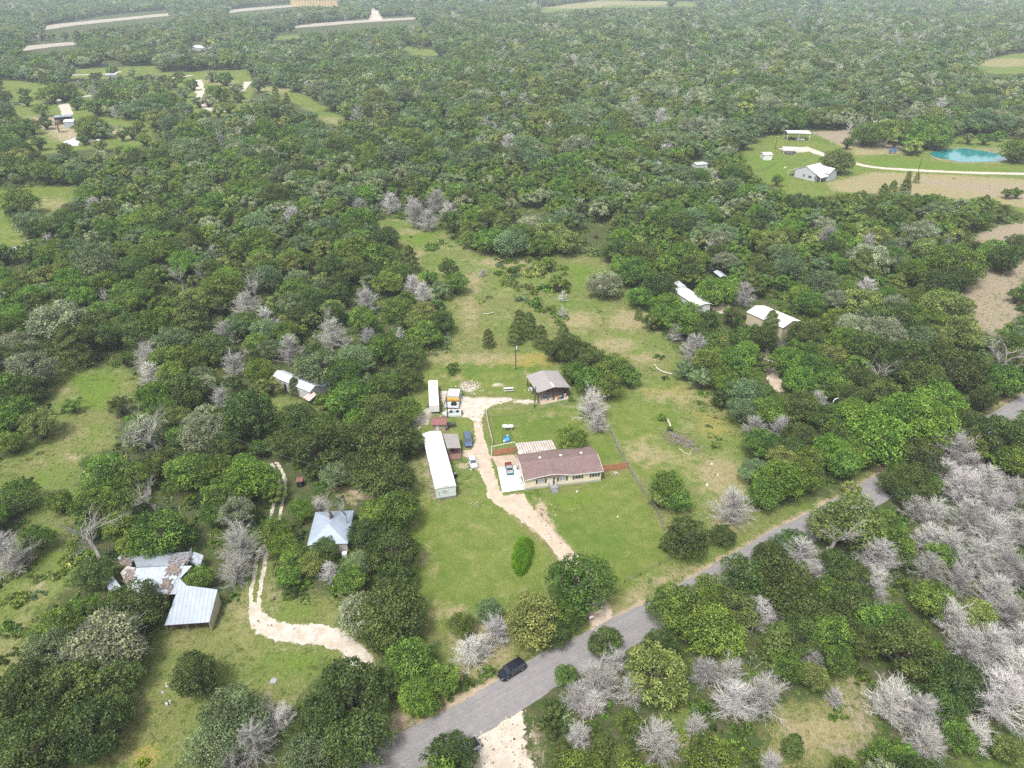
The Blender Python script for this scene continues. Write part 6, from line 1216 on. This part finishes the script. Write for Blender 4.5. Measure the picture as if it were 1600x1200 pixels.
log([(1042, 656, .4), (1046, 664, .45), (1049, 672, .3)], .32, 'thick bleached log upper left of the brush pile'); log([(1061, 702, .2), (1070, 709, .2), (1078, 712, .3)], .12, 'thin pale pole lying below the brush pile'); log([(1082, 703, .2), (1079, 708, .3), (1077, 713, .2)], .11, 'short pale pole crossing the end of the thin pole'); log([(1025, 576, .3), (1035, 582, .3), (1050, 586, .3)], .25, 'bleached log at the right edge of the upper meadow')
log([(1022, 571, .3), (1027, 577, .5)], .2, 'short bleached stump beside the upper meadow log'); log([(1044, 672, .2), (1050, 680, .2), (1056, 684, .3)], .14, 'crooked bleached limb between thick log and brush pile'); log([(755, 491, .2), (762, 492, .4), (772, 490, .5)], .2, 'grey log lying in the meadow behind the trailer')
for k, (u, v, s, lb) in enumerate(((1113, 725, .28, 'white stone in the dry field nearest the road woods'), (1121, 742, .25, 'smaller white stone below the first in the dry field'), (1105, 758, .3, 'flat white stone beside the green tuft'), (902, 768, .2, 'white stone low in the front lawn'), (965, 807, .22, 'pale stone right of centre in the front lawn'))):
    rk = rock_heap(u, v, lb, 3, .15, 50 + k, mat('white_stone', (.72, .70, .66), .8), s)

# ------------------------------------------------------------ the farm at the right
fh, L, W_ = building('farmhouse', 'white farmhouse with steep pale metal roof and side porch', 'house', (1243, 264.5), (1275, 272), (1291, 256), 4.2, 3.0, GREYW, mat('farm_roof', (0.74, 0.75, 0.77), .4, .08, .4, stripes=('y', 1.0, (.62, .63, .66), .3)), 'y', D_=12, wins=(('front', 6.0, 1.2, 1.4, 1.6), ('front', 9.8, 1.2, 2.2, 1.6), ('front', 13.2, 1.2, 1.4, 1.6), ('right', 5, 1.2, 3, 1.5), ('right', 11, 1.2, 3, 1.5)))
MB().prism([(-4.2, 2.6), (-.36, 4.1), (-.36, 4.2), (-4.2, 2.7)], -.3, W_ + .3, 'y').build('porch_roof', MATS['farm_roof'], fh)
for y in (0, W_ / 2, W_): MB().bar((-4.0, y, 0), (-4.0, y, 2.6), .2).build('porch_post', WHITE, fh)
MB().prism([(L + .36, 4.1), (L + 3.6, 2.7), (L + 3.6, 2.8), (L + .36, 4.2)], -.3, W_ + .3, 'y').build('porch_roof', MATS['farm_roof'], fh)
for y in (0, W_ / 2, W_): MB().bar((L + 3.4, y, 0), (L + 3.4, y, 2.7), .2).build('porch_post', WHITE, fh)
gable_roof(9.5, 8.0, 4.25, 2.3, .1, .3, 'x', x0=L - 5.5, y0=W_ - 5.5).build('rear_roof', MATS['farm_roof'], fh); walls(9.0, 7.6, 4.2, 2.2, 'x', x0=L - 5.2, y0=W_ - 5.3).build('rear_wall', GREYW, fh)
gs, L, W_ = building('farm_shed', 'small white shed beside the far transformer pole', 'shed', (1194, 242), (1207, 242), (1210, 236.5), 3.2, .7, WHITE, WROOF, 'x', D_=7); 
def carport(label, u0, v0, L, W_, h, rz, posts=6, rise=.7):
    r_ = empty('carport', (*at(u0, v0), 0), rz, label, 'carport'); gable_roof(L, W_, h, rise).build('roof', WROOF, r_)
    for k in range(posts // 2):
        for y in (.1, W_ - .1): MB().bar((.1 + k * (L - .2) / (posts // 2 - 1), y, 0), (.1 + k * (L - .2) / (posts // 2 - 1), y, h), .22).build('post', WHITE, r_)
    return r_
carport('tall open carport at the back of the farm lawn', 1229, 220, 15, 9, 5.0, R(-4)); carport('low white carport between shed and farmhouse', 1223.5, 240, 8.5, 6, 2.8, R(-6), 4)
vehicle('parked_car', 'white pickup parked under the tall far carport', 'car', 1250, 219, R(-20), 5.8, 2.0, 1.85, 1.1, None, (1.4, 1.95, 3.6, 4.0), paint('farm_white', (.66, .67, .7), .1)); vehicle('parked_car', 'dark car under the low far carport', 'car', 1233, 241, R(-30), 4.8, 1.85, 1.5, .95, None, (1.3, 1.9, 3.7, 4.3), paint('farm_dark', (.05, .05, .06)))
junk('hay_rake', 1236, 219, 'brown machinery at the left end of the tall far carport', 'machinery', 51, 2.2, [WOODG, BLACK, RUST], 9, 1.8); junk('garden_clutter', 1255, 275, 'rock garden and clutter in front of the white farmhouse', 'clutter', 52, 4.2, [WOODG, TARP, BLACK, CONCT], 30, 1.4); junk('garden_clutter', 1228, 262, 'white bench clutter left of the farmhouse porch', 'clutter', 53, 1.8, [WHITE, WOODG], 6, .7)
for x in (-2.0, 0, 2.0): pass
sb = empty('solar_panel', (*at(1393.5, 240), 0), 0, 'pair of dark solar panels standing in the brown farm field', 'solar panel')
for x in (-2.4, .2): MB().slab([(x, -.6, 1.0), (x + 2.2, -.6, 1.0), (x + 2.2, .6, 3.6), (x, .6, 3.6)], .12).build('panel', mat('panel_blue', (.06, .12, .22), .2), sb); MB().bar((x + 1.1, 0, 0), (x + 1.1, 0, 2.1), .15).build('post', WHITE, sb)
junk('garden_clutter', 1203, 245.5, 'white scraps below the small white farm shed', 'clutter', 54, 1.6, [WHITE, TARP], 5, .5)

# ------------------------------------------------------------ the settlement at the far left, the far roofs
bs, L, W_ = building('blue_shed', 'pale blue box shed beyond the dug up lot', 'shed', (99, 191), (114, 190), (116, 184), 4.0, .3, mat('pale_blue_wall', (.55, .64, .68), .5), WHITE, 'x', D_=11)
cp_, L, W_ = building('dark_canopy', 'black and silver canopy roof behind the pale blue shed', 'canopy', (84, 184), (111, 182), (112, 178.5), 5.0, .3, DARK, mat('dark_sheet_roof', (.10, .13, .17), .5, .4, .3, c2=(.45, .5, .55)), 'x', D_=9)
dt_ = empty('palm_tree', (*at(93, 207), 0), 0, 'shaggy brown palm like tree in front of the pale blue shed', 'tree'); MB().tube([(0, 0, 0), (0, 0, 6.5)], [.45, .35], 8).build('trunk', WOODG, dt_); pm_ = MB()
for k in range(60): a = k * 2.4; e = random.uniform(-1.2, .5); pm_.bar((0, 0, 7), (3.6 * math.cos(a) * math.cos(e), 3.6 * math.sin(a) * math.cos(e), 7 + 3.4 * math.sin(e)), .35, .04)
pm_.build('fronds', mat('dry_frond', (.26, .22, .15), .9), dt_)
junk('rubbish_heap', 62, 193, 'long rubble pile left of the palm like tree', 'rubble pile', 61, 8, [TARP, WOODG, RUST], 26, 2.0); junk('rubbish_heap', 22, 390, 'rubbish heap of white and black scrap at the left edge', 'rubbish heap', 62, 2.8, [WHITE, BLACK, TARP, RUST], 18, 1.2); junk('rubbish_heap', 45, 379, 'white scrap at the right end of the left edge rubbish', 'rubbish heap', 63, 1.8, [WHITE, TARP], 10, 1.0); junk('rubbish_heap', 8, 399, 'white sheet below the rubbish heap at the left edge', 'rubbish heap', 64, 1.4, [WHITE], 5, .7)
vehicle('parked_car', 'dark car parked beyond the dug up lot at far left', 'car', 27, 164, R(5), 5, 1.9, 1.6, 1.0, None, (1.3, 1.9, 4.0, 4.5), paint('far_dark', (.05, .06, .08)))
dg = junk('digger', 116, 169, 'yellow digger beside the far lane', 'digger', 65, 1.6, [YEL, BLACK], 6, 2.2)
junk('construction_junk', 140, 222, 'white scrap strewn beside the far concrete slab', 'scrap pile', 66, 7, [WHITE, WOODG, STEEL], 22, 1.5); junk('construction_junk', 175, 200, 'brown timber scattered at the right of the dug up lot', 'scrap pile', 67, 6, [WOODG, DEBRIS], 16, 1.2)
building('far_house', 'far white roofed house among trees near the highway', 'house', (299, 74), (330, 76), (331, 69), 4.0, 2.2, mat('far_wall', (.45, .45, .46), .7), mat('far_white_roof', (.68, .70, .72), .5), 'x', D_=16)
building('far_annex', 'small far roof left of the bright far lawn', 'house', (165, 118), (182, 117), (183, 114), 4.0, 1.0, MATS['far_wall'], mat('far_grey_roof', (.42, .42, .45), .6), 'x', D_=12)
yb = empty('warehouse', (*at(455, 10), 0), R(-1.5), 'yellow ribbed warehouse at the top edge of the photo', 'warehouse'); yl = at(532, 9)[0] - at(455, 9)[0]
MB().box(0, yl, 0, 90, 0, 16).build('wall', mat('warehouse_yellow', (0.66, 0.44, 0.15), .7, .1, .02), yb); MB().box(-1, yl + 1, -1, 91, 16.01, 17.5).build('roof', mat('warehouse_roof', (.7, .68, .62), .6), yb); rb2 = MB()
for k in range(17): x = 3 + k * (yl - 8) / 16; rb2.box(x, x + 2.6, -.9, -.02, 0, 15.9)
rb2.build('ribs', mat('rib_cream', (.72, .62, .42), .7), yb)

# ------------------------------------------------------------ bushes one can tell apart
BUSHES = [(752, 468, 20, 'olive', 'low olive bush in the upper meadow'), (772, 450, 14, 'blue', 'small blue green bush by the twiggy one'), (765, 463, 16, 'olive', 'lichen grey bush in the middle of the upper meadow'), (700, 405, 30, 'mid', 'wide bush on the meadow notch edge'), (675, 382, 34, 'mid', 'long dark bush below the dead trees'), (690, 375, 26, 'olive', 'second long bush below the dead trees'),
 (835, 420, 44, 'olive', 'tangled olive thicket upper right of the meadow'), (850, 445, 36, 'mid', 'green thicket beside the two twiggy trees'), (820, 445, 36, 'olive', 'olive thicket left of the twiggy trees'), (840, 470, 40, 'mid', 'leafy thicket above the dark cedars'), (800, 440, 30, 'olive', 'pale scrub left of the tangled thicket'), (860, 480, 34, 'mid', 'scrub under the lower twiggy tree'), (815, 465, 30, 'blue', 'blue green scrub above the cedars'), (805, 420, 34, 'mid', 'scrub at the top of the central thicket'), (865, 410, 30, 'olive', 'scrub at the upper right of the thicket'), (936, 485, 12, 'mid', 'lone small bush in the dry right meadow'), (1030, 555, 22, 'mid', 'dark round bush low in the right meadow'), (1018, 575, 14, 'mid', 'small bush beside the meadow log'),
 (1170, 590, 50, 'blue', 'large grey green bush at the woods edge right of the meadow'), (1100, 612, 26, 'mid', 'bush at the top of the yellow weeds'), (1095, 628, 16, 'mid', 'small leafy bush in the yellow weeds'), (1014, 905, 14, 'blue', 'small blue green bush on the roadside bank'), (893, 622, 20, 'mid', 'bush at the foot of the pale dead tree'), (818, 873, 0, '', ''), (845, 803, 8, 'mid', 'tiny bush on the dirt beside the driveway'), (990, 578, 30, 'mid', 'bush right of the oak cluster behind the barn'), (765, 300, 20, 'olive', 'scrub bush beyond the notch of meadow'),
 (25, 930, 50, 'mid', 'bright scrub mound on the left meadow edge'), (60, 925, 30, 'blue', 'blue green scrub right of the bright mound'), (12, 975, 40, 'bright', 'yellow green scrub at the left edge'), (55, 965, 16, 'mid', 'small bush below the blue green scrub'), (60, 1020, 24, 'blue', 'round bush above the big lower left oaks'), (45, 850, 36, 'mid', 'scrub beside the bone white tree at the left edge'), (80, 830, 28, 'mid', 'scrub on the lower left meadow'), (100, 775, 30, 'mid', 'dark bush at the bottom of the left meadow'), (100, 640, 20, 'mid', 'dark bush in the middle of the left meadow'), (188, 632, 24, 'mid', 'round bush on the right side of the left meadow'),
 (450, 925, 30, 'mid', 'bush right of the gravel track'), (440, 905, 24, 'bright', 'bright bush beside the gravel track'), (475, 935, 26, 'olive', 'olive bush above the gravel drive'), (225, 1185, 30, 'yellow', 'yellow flowering weeds at the bottom left'), (760, 1085, 0, '', ''), (700, 1075, 40, 'mid', 'hedge bush left of the road before the black car'), (730, 1062, 36, 'mid', 'hedge bush below the bone white dead tree'), (758, 1045, 34, 'mid', 'hedge bush just behind the black car'), (880, 985, 34, 'dark', 'dark bush below the driveway oak'), (850, 1000, 30, 'mid', 'bush at the road edge left of the mailbox'), (1040, 850, 26, 'mid', 'bush at the foot of the large round oak'),
 (1340, 1130, 0, '', ''), (1240, 1165, 30, 'mid', 'dark bush in the brown clearing'), (1310, 1110, 40, 'mid', 'spreading bush right of the small lilac tree'), (1135, 1175, 40, 'olive', 'olive bush in the lower right woods'), (1480, 1120, 30, 'mid', 'bush among bone white trees lower right'), (1490, 278, 6, 'mid', 'tiny bush beside the farm lane'), (1449, 270, 5, 'mid', 'tiny dark bush on the farm lane verge'), (1480, 215, 20, 'olive', 'olive scrub behind the pond'), (1530, 210, 24, 'olive', 'yellowish scrub behind the pond'), (1545, 212, 22, 'bright', 'bright scrub right behind the pond'), (1500, 222, 14, 'olive', 'low scrub on the pond bank')]
for k, (u, v, s, kd, lb) in enumerate(BUSHES):
    if not s: continue
    x, y = at(u, v + s * .2, 0); dd = y * cp + CAMH * sp_; r_ = s / FPX * dd / 2
    me_ = bush_mesh(kd, 40 + k, 700 if s > 18 else 300, .13); o = bpy.data.objects.new('bush', me_); COL.objects.link(o); o.location = (x, y, -.1 * r_); o.scale = (r_, r_, r_ * 1.05); o.rotation_euler.z = k
    tag(o, lb, 'bush', 'bushes about the clearings')
# dead twiggy bush
tb_ = bpy.data.objects.new('bush', twig_tree('lilac', 77, 30, 3, .02, conic=False, name='twigs')); COL.objects.link(tb_); tb_.location = (*at(754, 432), .9); tb_.scale = (3.0, 3.0, 2.0); tag(tb_, 'reddish leafless bush standing in the upper meadow', 'bush', 'bushes about the clearings')

# ------------------------------------------------------------ grass: tufts, tall oval patch, rank weeds
def tuft_mesh(name, mt, n=26, seed=1, spread=.5, h=.26):
    r = np.random.default_rng(seed); V = []; F = []; T = []
    for k in range(n):
        x, y = r.normal(0, spread * .5, 2); a = r.uniform(0, 6.28); L_ = h * r.uniform(.3, 1.0); dx, dy = math.cos(a), math.sin(a); w = .05; l = r.uniform(.6, 1.4) * L_; o = len(V)
        V += [(x - dy * w, y + dx * w, 0), (x + dy * w, y - dx * w, 0), (x + dx * l * .5 + dy * w * .7, y + dy * l * .5 - dx * w * .7, L_ * .7), (x + dx * l, y + dy * l, L_)]; F += [(o, o + 1, o + 2), (o, o + 2, o + 3)]; T += [r.uniform(0, 1)] * 4
    me = raw_mesh(name, V, F, mt); a = me.attributes.new('tint', 'FLOAT', 'POINT'); a.data.foreach_set('value', T); return me
GR = [leaf_mat('grass_green', (0.10, 0.19, 0.03), (0.20, 0.30, 0.06), transl=.5), leaf_mat('grass_straw', (0.34, 0.29, 0.15), (0.50, 0.43, 0.24), transl=.5), leaf_mat('grass_weed', (0.13, 0.20, 0.04), (0.28, 0.31, 0.10), transl=.5), leaf_mat('grass_rich', (0.09, 0.20, 0.012), (0.20, 0.36, 0.03), transl=.5)]
TM = [tuft_mesh('tuft', GR[i], 26, i) for i in range(3)]
def wgt(layer, x, y):
    j = np.clip(np.searchsorted(xs, x), 0, nx - 1); i = np.clip(np.searchsorted(ys, y), 0, ny - 1); return W[LAYERS.index(layer), i, j]
X = rng.uniform(-190, 230, 150000); Y = 44 + 300 * rng.uniform(0, 1, 150000) ** 1.3
u_, v_, _ = proj(X, Y, 0); wl_, wo = wgt('lawn', X, Y), wgt('weeds', X, Y); dry = np.maximum(wgt('dry', X, Y), wgt('gold', X, Y)); bare = np.maximum(wgt('soil', X, Y), wgt('gravel', X, Y))
clump_ = vnoise(X, Y, 3.0, 9)
ok = (u_ > -60) & (u_ < 1660) & (v_ < 1230) & (wl_ < .15) & (bare < .3) & (rng.random(len(X)) < .4)
for pl in ([at(*p) for p in P("740,658 752,659 757,641 800,626 785,621 700,611 688,611 697,640 712,650")], [at(*p) for p in P("957,966 905,870 855,812 819,771 785,774 763,706 752,659 738,703 722,704 748,736 775,788 832,828 868,868 912,948 928,980")], [at(*p) for p in P("402,940 425,968 500,976 560,1005 590,1048 545,1036 505,1008 430,1000 388,965")], [at(*p) for p in P("745,1147 812,1110 815,1150 845,1225 690,1240 735,1165")], [at(*p) for p in P("777,731 801,712 814,727 820,765 785,770")]):
    ok &= ~inpoly(X, Y, pl)
rl = smooth_line(ROADLINE, 4)
for a, b in zip(rl[:-1], rl[1:]):
    t_ = (b - a); L2 = t_.length; t_ = t_ / L2; s_ = (X - a.x) * t_.x + (Y - a.y) * t_.y; n_ = (X - a.x) * t_.y - (Y - a.y) * t_.x; ok &= ~((s_ > -1) & (s_ < L2 + 1) & (n_ > -.6) & (n_ < 8))
X, Y, wo, dry = X[ok], Y[ok], wo[ok], dry[ok]
scatter('rough_grass', [(x, y, 0, s, s * random.uniform(.6, 1.2), random.uniform(0, 6.28), 1 if d_ > .4 and random.random() < .75 else random.choice((0, 2, 2))) for x, y, d_, s in zip(X, Y, dry, rng.uniform(.4, 1.1, len(X)))], TM, 'rough unmown grass over the meadows and banks')
print('tufts', len(X))
ov = [at(*p) for p in [(817 + 13 * math.cos(t) + 4 * math.sin(t), 870 - 28 * math.sin(t)) for t in np.linspace(0, 6.28, 20)[:-1]]]
ox = [p[0] for p in ov]; oy = [p[1] for p in ov]; tp = []
while len(tp) < 420:
    x, y = random.uniform(min(ox), max(ox)), random.uniform(min(oy), max(oy))
    if inpoly(np.array([x]), np.array([y]), ov)[0]: tp.append((x, y, 0, 1.0, random.uniform(1.0, 1.8), random.uniform(0, 6.28), 0))
scatter('tall_grass', tp, [tuft_mesh('tuft', GR[3], 40, 8, h=.55)], 'tall dark green grass filling an oval patch of the lawn')
# stones and clods on bare ground
SM = []
for k in range(3):
    q = MB(); P0 = [(math.cos(t) * random.uniform(.7, 1.1), math.sin(t) * random.uniform(.7, 1.1), 0) for t in np.linspace(0, 6.28, 6)[:-1]]; q.add(P0 + [(x * .6, y * .6, random.uniform(.5, .9)) for x, y, z in P0], [(5, 6, 7, 8, 9)] + [(i, (i + 1) % 5, 5 + (i + 1) % 5, 5 + i) for i in range(5)]); SM.append(raw_mesh('stone', q.V, q.F, (LIME, mat('brown_stone', (.30, .21, .15), .9, .3), mat('leaf_scrap', (.12, .08, .05), .9))[k]))
st_ = []
for poly, n in (("738,703 765,715 800,790 870,860 900,930 930,975 950,960 900,870 850,812 770,745 757,700", 500), ("745,1147 812,1110 835,1110 850,1160 860,1225 690,1240 735,1165", 380), ("385,940 600,1040 590,1055 520,1015 400,1000", 300), ("833,775 868,785 880,850 860,850 838,800", 160), ("700,615 800,620 760,650 735,700 740,655", 240)):
    pw = [at(*p) for p in P(poly)]; ax_ = [p[0] for p in pw]; ay_ = [p[1] for p in pw]; k = 0
    while k < n:
        x, y = random.uniform(min(ax_), max(ax_)), random.uniform(min(ay_), max(ay_)); k += 1
        if inpoly(np.array([x]), np.array([y]), pw)[0]: s = random.choice((.06, .08, .1, .16, .24)); st_.append((x, y, .01, s, s, random.uniform(0, 6), random.choice((0, 0, 1, 1, 2))))
scatter('loose_stones', st_, SM, 'loose stones and clods strewn over the gravel and dirt')

# ------------------------------------------------------------ the hazy air
hz_ = MB().box(-9000, 9000, -900, 9000, -1.0, 125).build('haze', None); hz_.data.materials.clear(); tag(hz_, 'thin pale haze over the far woods', kind='stuff')
m = bpy.data.materials.new('haze_air'); m.use_nodes = True; m.node_tree.nodes.remove(m.node_tree.nodes['Principled BSDF'])
v = m.node_tree.nodes.new('ShaderNodeVolumePrincipled'); v.inputs['Color'].default_value = (0.80, 0.93, 1.0, 1); v.inputs['Density'].default_value = 0.00014; v.inputs['Anisotropy'].default_value = 0.0
m.node_tree.links.new(v.outputs[0], m.node_tree.nodes['Material Output'].inputs['Volume']); hz_.data.materials.append(m)
